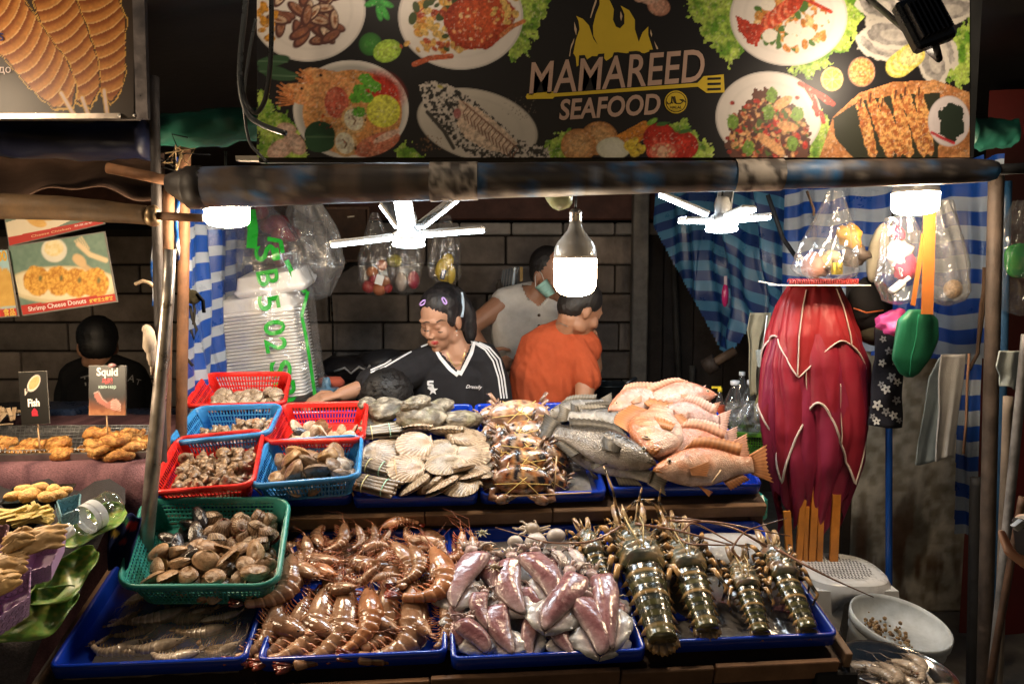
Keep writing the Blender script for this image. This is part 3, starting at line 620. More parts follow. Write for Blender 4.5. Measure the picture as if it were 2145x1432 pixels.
# ================================================================== SEAFOOD, one builder per kind (local units: metres at length 1, scaled when placed)
def leafblade(L, w, th, n=6):
    """flat pointed blade along +x"""
    x = np.linspace(0, 1, n); hw = w*np.sin(np.clip(x*.86+.10, 0, 1)*pi)**.8
    return np.array([[(a*L, -h, 0), (a*L, 0, th), (a*L, h, 0)] for a, h in zip(x, hw)])
def prawn_proto(bend, seed, pal):
    r = R(seed); base, lite, dark, legc, tailc = [np.array(q) for q in pal]
    # spine: carapace straight, abdomen curving; dorsal on +y
    n = 76; s = np.linspace(0, 1, n); hd = .40
    th = np.where(s < hd, -.10*s/hd, -.10-(bend)*np.clip((s-hd)/(1-hd), 0, 1)**.9)
    ds = 1/(n-1); X = np.c_[np.r_[0, np.cumsum(np.cos(th[:-1])*ds)], np.r_[0, np.cumsum(np.sin(th[:-1])*ds)]]
    t = np.c_[np.cos(th), np.sin(th)]; nr = np.c_[-t[:, 1], t[:, 0]]
    ab = np.clip((s-hd)/(.92-hd), 0, 1); seg = (ab*6) % 1
    rad = np.where(s < hd, 0.028+.078*np.sin(np.clip(s/hd, 0, 1)*pi*.60)**.8, .108*(1-.60*ab)*(.93+.13*(1-seg)))
    rad[0] = .008; rad[-1] *= .6
    a = np.linspace(0, 2*pi, 12, endpoint=False); Rg = []; Cg = []
    for i in range(n):
        dn = np.cos(a)*rad[i]*1.12; lt = np.sin(a)*rad[i]*.82
        ring = np.c_[X[i, 0]+nr[i, 0]*dn, X[i, 1]+nr[i, 1]*dn, lt]
        Rg.append(ring); band = sst(.72, .98, seg[i]) if s[i] > hd else 0
        c = mix(base, lite, np.clip(.55-.6*np.cos(a)+.25*(r.rand()-.5), 0, 1)); c = mix(c, dark, np.full(12, band*.9))
        if s[i] > hd: c = mix(c, lite*1.25, np.full(12, sst(.05, .0, seg[i])*.0+(.6 if seg[i] < .22 else 0)))
        if s[i] < hd: c = mix(c, dark, np.clip(np.cos(a), 0, 1)*.45*vn(np.c_[np.full(12, s[i]*30), a*2, a*0], seed))
        Cg.append(c)
    S0 = X[0]; E0 = X[-1]; d = E0-S0; L = np.hypot(*d); an = math.atan2(d[1], d[0])
    N_ = S(1/L)@RZ(-an)@T((-S0[0], -S0[1], 0))
    def mk(mb, name, m): mb.v = [xf(N_, v) for v in mb.v]; return mb.mesh(name, m)
    b = MB(); b.loft(Rg, np.array(Cg)); body = mk(b, 'prawn', WET)
    tl = MB(); M0 = T((E0[0], E0[1], 0))@RZ(th[-1])
    for k, (ang, tilt) in enumerate(((-.38, .5), (-.16, -.3), (.1, .3), (.34, -.4), (.0, 0))):
        B = leafblade(.15, .026, .006); tl.grid(xf(M0@RZ(ang)@RX(tilt), B).reshape(B.shape), mix(tailc, dark, np.tile(np.linspace(1, .1, 6)[:, None], (1, 3))), thick=.004)
    tail = mk(tl, 'tail_fan', WET)
    lg = MB()
    for k in range(5):
        q = .16+k*.055; i = int(q*n); p = np.r_[X[i]-nr[i]*rad[i]*.8, 0]
        for sd in (-1, 1):
            e = r.rand(3); lg.tube([p+np.array([0, 0, sd*.02]), p+np.r_[-nr[i]*.07+t[i]*(.03*e[0]-.05), sd*.04], p+np.r_[-nr[i]*(.10+.04*e[1])-t[i]*(.06+.05*e[2]), sd*.03]], [.008, .0055, .0025], 4, legc)
    for k in range(5):
        q = .47+k*.09; i = int(q*n); p = np.r_[X[i]-nr[i]*rad[i]*.8, 0]
        for sd in (-1, 1): lg.tube([p, p+np.r_[-nr[i]*.05+t[i]*.03, sd*.03], p+np.r_[-nr[i]*.075+t[i]*.05, sd*.035]], [.013, .012, .004], 5, mix(legc, lite, .4), flat=.5)
    legs = mk(lg, 'leg_fringe', WET)
    hdm = MB(); hdm.tube([np.r_[X[12]+nr[12]*.055, 0], np.r_[X[5]+nr[5]*.055, 0], np.r_[X[0]+nr[0]*.05-t[0]*.09, 0]], [.02, .014, .003], 6, mix(base, dark, .5), flat=.6)
    rostrum = mk(hdm, 'rostrum', WET)
    an_ = MB()
    for sd in (-1, 1):
        for k in range(2):
            e = r.rand(4)-.5; p = np.r_[X[1]-nr[1]*.01, sd*.015]; an_.tube([p, p+np.array([-.10, .03*e[0]-.03, sd*.03]), p+np.array([-.22, -.10+.2*e[1], sd*.06]), p+np.array([-.30+.1*e[2], -.26+.3*e[3], sd*.07])], [.006, .004, .003, .0015], 4, mix(legc, dark, .3))
        B = leafblade(.11, .02, .004, 5); an_.grid(xf(T((X[1][0], X[1][1], sd*.02))@RZ(pi+.2)@RX(.5*sd), B).reshape(B.shape), mix(legc, lite, .6), thick=.003)
    ant = mk(an_, 'antennae', WET)
    ey = MB()
    for sd in (-1, 1): ey.ell(np.r_[X[5]+nr[5]*.022, sd*.038], .014, None, 8, 6, (.008, .006, .006))
    eye = mk(ey, 'eyes', GLO)
    return [('prawn', body), ('tail_fan', tail, None), ('leg_fringe', legs, None), ('rostrum', rostrum, None), ('antennae', ant, None), ('eyes', eye, None)]
PAL1 = ((.17, .070, .032), (.34, .185, .105), (.030, .016, .013), (.48, .16, .08), (.20, .03, .018))
PAL2 = ((.22, .092, .040), (.40, .225, .13), (.040, .020, .014), (.52, .20, .11), (.30, .045, .02))
PAL3 = ((.30, .10, .034), (.44, .21, .105), (.06, .024, .014), (.50, .14, .06), (.34, .04, .018))
PALW = ((.30, .235, .175), (.46, .37, .28), (.15, .11, .08), (.40, .30, .22), (.3, .16, .1))
PR = [prawn_proto(.75, 1, PAL1), prawn_proto(1.15, 2, PAL1), prawn_proto(1.15, 3, PAL2), prawn_proto(1.7, 4, PAL2), prawn_proto(1.9, 5, PAL3), prawn_proto(.9, 6, PAL2), prawn_proto(2.9, 7, PAL1)]
random.seed(11); PR2 = [prawn_proto(b, k+20, p) for k, (b, p) in enumerate(((.6, PAL2), (1.0, PAL2), (1.3, PAL1), (1.5, PAL1), (1.8, PAL2), (1.05, PAL3), (2.6, PAL3)))]
PRW = [prawn_proto(.7, 8, PALW), prawn_proto(1.3, 9, PALW)]
def lay(tier, a, b, h0, h1, roll=0., nrm=None):
    """matrix carrying local (0,0)-(1,0) onto two photo points at two heights above a tier"""
    p = tier.w(a[0], a[1], h0); q = tier.w(b[0], b[1], h1); L = np.linalg.norm(q-p)
    return frame(p, q-p, tier.n if nrm is None else nrm, L)@RX(roll)
def squid_proto(seed, pale=False):
    r = R(seed); n = 26; s = np.linspace(0, 1, n); a = np.linspace(0, 2*pi, 18, endpoint=False)
    w = (.19+.03*sin(seed*3.1))*np.clip(1-(s*.985)**(1.8+.5*sin(seed)), 0, 1)**.72*(.80+.20*np.sin(np.clip(s*4, 0, pi/2))); w[-1] = .006
    bx = .10*np.sin(s*3.2+seed*1.7); Rg = np.array([np.c_[np.full(18, s[i]), bx[i]+w[i]*np.cos(a), (.48+.08*sin(seed*2.3))*w[i]*np.sin(a)*(1+.16*np.sin(3*a+seed+s[i]*4))] for i in range(n)])
    q = Rg.reshape(-1, 3); sp = vn(q*75, seed); lo = fbm(q*6, seed+3); top = sst(-.05, .08, q[:, 2])
    pur = mix((.20, .075, .085), (.33, .15, .155), lo); pur = mix(pur, (.12, .03, .04), sst(.48, .80, sp)*.6); whi = (.40, .37, .36)
    if pale: pur = mix((.46, .36, .34), (.56, .48, .46), lo)
    cc = mix(whi, pur, top*.9+.1); Rg = Rg+.006*(fbm(q*30, seed+5)[:, None].reshape(n, 18, 1)-.5)
    b = MB(); b.loft(Rg, cc); mant = b.mesh('squid', SLI)
    f = MB()
    for sd in (-1, 1):
        m = 10; u = np.linspace(.42, 1.0, m); prof = .21*np.clip(np.sin((u-.42)/.58*pi), 0, 1)**.8
        G = []
        for i in range(m):
            wi = np.interp(u[i], s, w); y0 = np.interp(u[i], s, bx)+sd*wi*.85
            G.append([(u[i], y0+sd*prof[i]*k, -.03-.05*k*k-.02*sin(u[i]*30+k*3+seed)*k) for k in (0, .35, .7, 1)])
        G = np.array(G); f.grid(G, mix((.36, .23, .23), (.46, .45, .44), np.tile([.2, .6, .95, 1], (m, 1))), thick=.006)
    fin = f.mesh('fins', SLI)
    h = MB(); h.ell((-.07, .01, 0), (.10, .085, .07), None, 12, 8, (.42, .30, .29), .2, 12, seed)
    for k in range(9):
        e = r.rand(4)-.5; y = (k-4)*.022; h.tube([(-.12, y, .01*e[0]), (-.20, y*1.5+.05*e[1], .04+.05*e[0]), (-.27+.10*e[2], y*2.2+.1*e[1], .05*e[3]), (-.24+.16*e[2], y*2.6+.16*e[3], .02)], [.022, .018, .013, .005], 6, mix((.50, .42, .36), (.36, .22, .2), r.rand()))
    head = h.mesh('head_and_arms', SLI)
    e = MB(); 
    for sd in (-1, 1): e.ell((-.075, .01+sd*.08, .02), .026, None, 8, 6, (.02, .02, .025))
    eyes = e.mesh('eyes', GLO)
    return [('squid', mant), ('fins', fin, None), ('head_and_arms', head, None, [('eyes', eyes, Matrix.Identity(4))])]
SQ = [squid_proto(1), squid_proto(2), squid_proto(3), squid_proto(4, True), squid_proto(5), squid_proto(6), squid_proto(7)]
def lobster_proto(seed, band):
    r = R(seed); n = 54; s = np.linspace(0, 1, n); hd = .43; a = np.linspace(0, 2*pi, 20, endpoint=False)
    ab = np.clip((s-hd)/(.93-hd), 0, 1); seg = (ab*6) % 1
    w = np.where(s < hd, .085+.075*np.sin(np.clip(s/hd, 0, 1)*pi*.66)**.9, .135*(1-.32*ab)*(.97+.07*(seg)))
    zz = np.where(s < hd, .9*w, .72*w); w[0] = .05; zz[0] = .03
    drop = np.where(s < hd, 0, -.03*ab)
    Rg = np.array([np.c_[np.full(20, s[i]), w[i]*np.cos(a), drop[i]+zz[i]*np.sin(a)*np.where(np.sin(a) < 0, .5, 1)] for i in range(n)])
    q = Rg.reshape(-1, 3); sp = vn(q*42, seed); bp = sst(.55, .85, sp)
    ss = np.repeat(s, 20); sg_ = np.repeat(seg, 20); aa = np.tile(a, n); car = ss < hd
    olive = mix((.042, .046, .018), (.10, .085, .032), fbm(q*9, seed)); gold = (.44, .27, .11); dark = (.010, .012, .008); blue = (.10, .15, .17)
    cc = mix(olive, dark, sst(.12, .22, sg_)*sst(.85, .70, sg_)*.92*(~car)*sst(-.3, .4, np.sin(aa))); cc = mix(cc, gold, (sst(.90, .98, sg_)*(~car))*.8)
    cc = mix(cc, gold, (~car)*sst(-.2, -.6, np.sin(aa))*.6)
    cc = mix(cc, gold, car*sst(.52, .66, vn(q*46, seed+2))*.85); cc = mix(cc, (.30, .15, .10), car*sst(.55, .7, fbm(q*12, seed+3))*.6); cc = mix(cc, blue, car*sst(.5, .75, np.sin(aa))*.35)
    Nn = np.c_[np.zeros(len(q)), np.cos(aa), np.sin(aa)]; Rg = (q+Nn*(car*bp*.022)[:, None]).reshape(n, 20, 3)
    b = MB(); b.loft(Rg, cc)
    for sd in (-1, 1):
        for k in range(6): 
            x = hd+(.93-hd)*(k+.85)/6; ww = np.interp(x, s, w); b.add([(x-.03, sd*ww*.9, -.03), (x+.03, sd*ww*.9, -.03), (x+.015, sd*(ww+.035), -.06), (x, sd*ww*.9, .01)], [(0, 1, 2), (0, 2, 3), (1, 3, 2)], gold)
    for k in range(26):
        x = .02+.34*r.rand(); an = pi/2+(r.rand()-.5)*2; ww = np.interp(x, s, w); z = np.interp(x, s, zz)
        p = np.array([x, ww*cos(an)*.96, z*sin(an)*.96]); d = np.array([-.5, cos(an), sin(an)]); d /= np.linalg.norm(d)
        b.tube([p, p+d*.02, p+d*.045], [.011, .008, .001], 5, mix(gold, (.5, .42, .3), r.rand()))
    body = b.mesh('lobster', WET)
    tf = MB()
    for an, L, wd in ((-.55, .12, .04), (-.26, .14, .045), (0, .15, .05), (.26, .14, .045), (.55, .12, .04)):
        B = leafblade(L, wd, .012, 7); tf.grid(xf(T((.92, .06*math.sin(an), -.045))@RZ(an)@RY(.30), B).reshape(B.shape), mix((.05, .045, .022), (.26, .15, .06), np.tile(np.linspace(0, 1, 7)[:, None]**2, (1, 3))), thick=.012)
    tail = tf.mesh('tail_fan', WET)
    def banded(P, r0, r1, n_=13):
        P = np.asarray(P, float); u = np.linspace(0, 1, n_); k = np.linspace(0, 1, len(P)); Q = np.c_[[np.interp(u, k, P[:, j]) for j in range(3)]].T
        c = np.array([(.030, .026, .02) if (i//2) % 2 else (.46, .26, .10) for i in range(n_)]); m = MB(); m.tube(Q, np.interp(u, [0, 1], [r0, r1]), 7, c); return m
    legs = []
    for sd in (-1, 1):
        for k in range(5):
            x = .14+k*.062; e = r.rand(3)-.5; f = (.35-k*.17)
            m = banded([(x, sd*.10, -.03), (x-f*.22, sd*(.19+.03*e[0]), .06+.04*e[1]), (x-f*.6+.03, sd*(.235+.04*e[2]), .0), (x-f*.5+.10, sd*(.21+.05*e[0]), -.10)], .030, .010)
            legs.append(('leg', m.mesh('leg', WET), None))
    base = MB()
    for sd in (-1, 1):
        base.tube([(.03, sd*.05, .02), (-.04, sd*.075, .045), (-.11, sd*.09, .06), (-.17, sd*.095, .07)], [.040, .042, .036, .026], 8, mix((.34, .24, .20), (.44, .30, .14), np.r_[0, 1, 0, 1]))
        for k in range(7):
            p = np.array([-.02-.14*r.rand(), sd*.085, .06+.02*r.rand()]); base.tube([p, p+np.array([-.03, sd*.015, .035])], [.01, .001], 5, (.5, .34, .2))
        base.tube([(.03, sd*.035, .08), (-.03, sd*.05, .13), (-.09, sd*.055, .15)], [.022, .014, .002], 6, (.5, .36, .2))
    ab_ = base.mesh('antenna_base', WET)
    ey = MB()
    for sd in (-1, 1): ey.ell((.0, sd*.055, .085), .02, None, 8, 6, (.01, .01, .01))
    eyes = ey.mesh('eyes', GLO)
    parts = [('lobster', body), ('tail_fan', tail, None), ('antenna_base', ab_, None), ('eyes', eyes, None)]+legs
    if band:
        m = MB(); 
        for sd in (-1, 1): m.tube([(-.06, sd*.05, .09), (.15, sd*.05, .155), (.36, sd*.01, .15)], .006, 5, (.62, .50, .27)); m.tube([(.36, sd*.01, .15), (.42, sd*.09, .09), (.44, sd*.135, .0)], .006, 5, (.62, .50, .27))
        parts.append(('tie', m.mesh('tie', CLO), None))
    return parts
LO = [lobster_proto(1, True), lobster_proto(2, False), lobster_proto(3, True)]
def fish_proto(seed, kind):
    """local x from mouth (0) to tail tip (1), y dorsal, z flank facing up"""
    n = 34; s = np.linspace(0, .84, n); a = np.linspace(0, 2*pi, 20, endpoint=False)
    if kind == 'red':
        top = np.interp(s, [0, .03, .10, .22, .36, .52, .68, .78, .84], [.012, .045, .10, .175, .215, .19, .115, .065, .062]); bot = np.interp(s, [0, .03, .10, .22, .36, .52, .68, .78, .84], [.02, .05, .085, .13, .165, .15, .08, .05, .055])
        th = np.interp(s, [0, .05, .2, .4, .7, .84], [.02, .05, .085, .085, .04, .015])
    else:
        top = np.interp(s, [0, .04, .14, .28, .42, .58, .72, .84], [.012, .04, .075, .115, .125, .10, .058, .052]); bot = np.interp(s, [0, .04, .14, .28, .42, .58, .72, .84], [.022, .05, .085, .115, .12, .09, .055, .05])
        th = np.interp(s, [0, .05, .2, .4, .7, .84], [.022, .05, .082, .085, .04, .014])
    k = np.ones(5)/5
    sm = lambda v: np.convolve(np.r_[v[0], v[0], v, v[-1], v[-1]], k, 'valid')
    top, bot, th = sm(top), sm(bot), sm(th); top[0], bot[0], th[0] = .006, .012, .008
    Rg = np.array([np.c_[np.full(20, s[i]), np.where(np.cos(a) > 0, np.cos(a)*top[i], np.cos(a)*bot[i]), np.sin(a)*th[i]*(1-.0*np.cos(a))] for i in range(n)])
    q = Rg.reshape(-1, 3); dv = np.tile(np.cos(a), n); ss = np.repeat(s, 20); no = fbm(q*14, seed, 3); no2 = fbm(q*34, seed+4)
    if kind == 'red':
        c = mix((.47, .31, .27), (.44, .18, .12), sst(.4, .75, no)); c = mix(c, (.50, .41, .38), sst(.2, -.8, dv)*.7); c = mix(c, (.50, .13, .055), sst(.3, 1, dv)*.65); c = mix(c, (.55, .17, .08), sst(.2, .08, ss)*.5)
    elif kind == 'orange':
        c = mix((.44, .19, .10), (.50, .32, .23), sst(.35, .7, no)); c = mix(c, (.38, .12, .05), sst(.2, 1, dv)*.7); c = mix(c, (.52, .40, .35), sst(.2, -.8, dv)*.8); c = mix(c, c*.7, sst(.55, .75, no2)*.5)
    elif kind == 'pink':
        c = mix((.45, .31, .29), (.42, .2, .17), sst(.4, .7, no)); c = mix(c, (.5, .2, .14), sst(.4, 1, dv)*.5)
    elif kind == 'dark':
        c = mix((.13, .11, .092), (.07, .06, .05), no); c = mix(c, (.022, .02, .018), sst(.0, .9, dv)); c = mix(c, (.34, .31, .28), sst(-.4, -.95, dv)*.9); c = mix(c, (.17, .15, .13), sst(.25, .1, ss)*.6)
    else:
        c = mix((.30, .285, .26), (.17, .168, .165), no); c = mix(c, (.14, .135, .13), sst(.3, .95, dv)); c = mix(c, (.55, .52, .48), sst(-.2, -.9, dv)*.8)
    # gill line
    gl = np.exp(-((ss-.235-.03*(1-dv**2))/.008)**2)*(np.abs(dv) < .85); c = mix(c, c*.35, gl*.8)
    b = MB(); b.loft(Rg, c); body = b.mesh('fish', FIS)
    red = kind in ('red', 'orange', 'pink'); fc = {'red': (.52, .26, .17), 'pink': (.58, .36, .30), 'orange': (.40, .17, .07), 'dark': (.05, .043, .034), 'pale': (.17, .15, .12)}[kind]
    def fin(P0, P1, rays, name, th_=.006, dark=.5):
        P0 = np.asarray(P0, float); P1 = np.asarray(P1, float); m = MB(); n_ = rays*2+1; u = np.linspace(0, 1, n_); k0 = np.linspace(0, 1, len(P0))
        A = np.c_[[np.interp(u, k0, P0[:, j]) for j in range(3)]].T; B = np.c_[[np.interp(u, np.linspace(0, 1, len(P1)), P1[:, j]) for j in range(3)]].T
        B = A+(B-A)*np.where(np.arange(n_) % 2, .90, 1)[:, None]
        G = np.array([A, A*.5+B*.5, B]); G[..., 2] += np.where(np.arange(n_) % 2, -.003, .003)
        cl = np.array([[mix(fc, np.array(fc)*dark, (j % 2)*.8)*w for j in range(n_)] for w in (1, 1.05, 1.15)]); m.grid(G, cl, thick=th_); return (name, m.mesh(name, FIN), None)
    ti = lambda x: np.interp(x, s, top); bi = lambda x: np.interp(x, s, bot)
    xs_ = np.linspace(.26, .74, 8); hh = .06 if red else .05
    dor = fin([(x, ti(x)*.96, 0) for x in xs_], [(x+.05, ti(x)+hh*(1 if i else .4)*(1+.3*(i/7)), 0) for i, x in enumerate(xs_)], 12, 'dorsal_fin')
    xs2 = np.linspace(.56, .74, 5); anal = fin([(x, -bi(x)*.95, 0) for x in xs2], [(x+.06, -bi(x)-.055*(1-.1*i), 0) for i, x in enumerate(xs2)], 7, 'anal_fin')
    tail = fin([(.825, .055, 0), (.835, 0, 0), (.825, -.05, 0)], [(1.0, .12 if red else .10, 0), (.975, .04, .01), (.97, -.04, .01), (1.0, -.11 if red else -.09, 0)], 9, 'tail_fin', .01)
    pz = np.interp(.27, s, th)
    pec = fin([(.255, -.02, pz), (.262, -.055, pz)], [(.43, .02, pz+.006), (.42, -.02, pz+.008), (.39, -.065, pz+.002)], 6, 'pectoral_fin', .004)
    pel = fin([(.30, -bi(.3)*.9, .02), (.34, -bi(.34)*.92, .02)], [(.45, -bi(.4)-.04, .02), (.42, -bi(.4)-.06, .02)], 4, 'pelvic_fin')
    ez = np.interp(.105, s, th)*.93; e = MB(); ey = .035; e.ell((.105, ey, ez), (.020, .020, .008), None, 14, 8, (.55, .40, .28) if red else (.34, .32, .26)); e.ell((.105, ey, ez+.004), (.012, .012, .007), None, 12, 7, (.01, .01, .012)); eye = e.mesh('eye', GLO)
    mo = MB(); mo.tube([(-.006, -.004, 0), (.012, -.014, .02), (.045, -.030, .042)], [.011, .011, .004], 7, np.array(fc)*.8); mo.tube([(.0, .004, .0), (.014, .002, .022), (.04, -.012, .043)], [.010, .009, .003], 7, np.array(fc)*1.1); mo = mo.mesh('lips', FIS)
    return [('fish', body), dor, anal, tail, pec, pel, ('eye', eye, None), ('lips', mo, None)]
FI = {k: fish_proto(i+1, k) for i, k in enumerate(('red', 'orange', 'pink', 'dark', 'pale'))}
# ---- shells
def valve(mb, out, H, cols, ribs=0, ribh=.02, inner=None, M=None, rings=8, umbo=(0, -.42), sign=1, n=26, mode='rad'):
    """one shell valve: polar sheet growing from the umbo to the outline, domed by H, with its inner face"""
    n = max(n, ribs*4); t = np.linspace(0, 2*pi, n, endpoint=False); u0 = np.array(umbo); O = np.array([out(q) for q in t]); rr = np.linspace(.02, 1, rings)
    G = []; C = []
    for i, q in enumerate(rr):
        P = u0+(O-u0)*q; z = np.full(n, H*np.clip(np.sin(pi*(.18+.82*q)), 0, 1)**.75)
        rib = ribh*q*(.5+.5*np.cos(ribs*t)) if ribs else 0
        G.append(np.c_[P, sign*(z+rib)]); f = .5+.5*np.sin(q*22+2*np.sin(t*2)) if mode == 'rad' else q*np.ones(n)
        c = mix(cols[0], cols[1], f*np.ones(n)); 
        if ribs: c = mix(c, cols[2], (.5-.5*np.cos(ribs*t))*.75)
        C.append(mix(c, cols[-1], np.full(n, .35*(1-q))))
    G = np.array(G); C = np.array(C)
    if M is not None: G = xf(M, G).reshape(G.shape)
    mb.loft(G[::sign], C[::sign], cap=False)
    I = G[::-1].copy(); c0 = G[-1].mean(0)
    I = c0+(I-c0)*.97; mb.loft(I[::sign], inner if inner is not None else cols[0], cap=False); return mb
def oval(ax, ay, tip=0.): return lambda q: np.array([ax*cos(q)*(1-.22*tip*sin(q-pi/2) if tip else 1), ay*sin(q)*(1+(.0))])
def clam_proto(seed, ax, ay, H, cols, inner, ribs=0, ribh=.02, gap=0., name='clam', m=SHE, ear=False):
    b = MB(); out = oval(ax, ay)
    if ear: out = lambda q: np.array([.5*cos(q), .48*sin(q)]) if not (pi*1.36 < q < pi*1.64) else np.array([.30*np.sign(cos(q))*min(1, abs(cos(q))*3), -.50])
    um = (0, -ay*.86); Mg = T((0, um[1], 0))@RX(gap)@T((0, -um[1], 0)); Md = T((0, um[1], 0))@RX(-gap*.4)@T((0, -um[1], 0))
    valve(b, out, H, cols, ribs, ribh, inner, Mg, umbo=um, mode='rad' if not ear else 'lin'); up = b.mesh(name, m)
    d = MB(); valve(d, out, H, cols, ribs, ribh, inner, Md, umbo=um, sign=-1, mode='rad' if not ear else 'lin'); dn = d.mesh('lower_valve', m)
    return [(name, up), ('lower_valve', dn, None)]
BRN = ((.30, .18, .10), (.17, .095, .05), (.09, .05, .03)); TAN = ((.36, .23, .13), (.26, .155, .085), (.15, .085, .05)); PAL = ((.42, .36, .28), (.30, .23, .17), (.2, .14, .1))
DRK = ((.13, .085, .055), (.22, .15, .10), (.05, .035, .025))
CLB = [clam_proto(1, .56, .42, .24, BRN, (.4, .3, .2)), clam_proto(2, .54, .44, .26, ((.42, .25, .11), (.22, .12, .05), (.10, .05, .03)), (.4, .3, .2)), clam_proto(3, .55, .42, .25, DRK, (.4, .3, .2)), clam_proto(4, .50, .45, .25, ((.40, .33, .25), (.24, .17, .12), (.1, .08, .06)), (.4, .3, .2))]
CLG = [clam_proto(5, .60, .38, .22, TAN, (.40, .27, .12), gap=.05), clam_proto(6, .60, .38, .19, TAN, (.42, .27, .11), gap=.22), clam_proto(7, .58, .39, .20, BRN, (.42, .27, .11), gap=.34), clam_proto(8, .60, .37, .22, BRN, (.38, .25, .12), gap=.12)]
COK = [clam_proto(9, .50, .46, .34, ((.27, .18, .11), (.36, .26, .17), (.07, .04, .025)), (.4, .3, .2), 20, .055, .0, 'cockle'), clam_proto(10, .50, .46, .34, ((.22, .12, .07), (.30, .20, .12), (.05, .03, .02)), (.3, .05, .03), 20, .055, .12, 'cockle')]
WHC = [clam_proto(11, .52, .44, .30, PAL, (.6, .5, .4), 16, .03, 0, 'cockle'), clam_proto(12, .50, .44, .28, ((.56, .50, .42), (.42, .35, .27), (.2, .16, .12)), (.6, .5, .4), 22, .02, .1, 'cockle')]
FLT = [clam_proto(13, .52, .44, .10, ((.52, .38, .26), (.40, .26, .17), (.3, .18, .1)), (.58, .42, .28), 0, .0, .25, 'flat_shell'), clam_proto(14, .55, .46, .09, ((.48, .35, .25), (.55, .43, .32), (.3, .18, .1)), (.5, .34, .2), 0, 0, .05, 'flat_shell')]
MUS = [clam_proto(15, .62, .30, .20, ((.022, .020, .024), (.04, .035, .04), (.02, .015, .015)), (.2, .15, .12), name='mussel', m=WET), clam_proto(16, .60, .28, .2, ((.05, .035, .025), (.03, .025, .022), (.02, .015, .015)), (.2, .15, .12), gap=.15, name='mussel', m=WET)]
SCA = [clam_proto(17, .5, .48, .10, ((.46, .37, .26), (.38, .29, .20), (.13, .075, .045)), (.5, .4, .3), 26, .022, .02, 'scallop', ear=True), clam_proto(18, .5, .48, .09, ((.40, .29, .18), (.48, .39, .29), (.17, .09, .05)), (.5, .4, .3), 24, .022, .06, 'scallop', ear=True), clam_proto(19, .5, .48, .12, ((.38, .31, .22), (.44, .34, .23), (.11, .075, .05)), (.5, .4, .3), 28, .02, .0, 'scallop', ear=True)]
def snail_proto(seed, cols):
    r = R(seed); n = 22; s = np.linspace(0, 1, n); a = np.linspace(0, 2*pi, 14, endpoint=False)
    w = np.interp(s, [0, .08, .3, .45, .6, .8, 1], [.06, .30, .46, .42, .30, .17, .02]); w = w*(1+.10*np.sin(s*26)*(s > .4))
    Rg = np.array([np.c_[w[i]*np.cos(a)+.06*sin(s[i]*9), w[i]*np.sin(a)*.9, np.full(14, s[i]*.92-.45)] for i in range(n)]); q = Rg.reshape(-1, 3)
    c = mix(cols[0], cols[1], .5+.5*np.sin(np.repeat(s, 14)*34+np.tile(a, n))); c = mix(c, cols[2], sst(.55, .7, vn(q*9, seed))*.8)
    b = MB(); b.loft(Rg, c); body = b.mesh('snail', SHE); o = MB(); o.ell((.30, .12, -.22), (.20, .13, .26), RZ(.4), 12, 7, (.05, .03, .02)); o.ell((.31, .125, -.22), (.235, .145, .30), RZ(.4)@T((-.02, 0, 0)), 12, 7, cols[3]); return [('snail', body), ('aperture', o.mesh('aperture', SHE), None)]
SNA = [snail_proto(k, c) for k, c in enumerate((((.24, .16, .10), (.12, .07, .04), (.05, .03, .02), (.42, .30, .2)), ((.32, .24, .17), (.18, .11, .065), (.06, .04, .03), (.36, .22, .14)), ((.18, .10, .055), (.30, .20, .11), (.08, .05, .03), (.4, .3, .22))))]
PSN = [snail_proto(k+9, c) for k, c in enumerate((((.38, .29, .21), (.26, .18, .12), (.14, .09, .06), (.42, .28, .2)), ((.32, .26, .2), (.38, .29, .21), (.16, .11, .08), (.4, .24, .17))))]
def rot(): return RZ(rnd(0, 6.28))@RX(rnd(-.9, .9))@RY(rnd(-.9, .9))
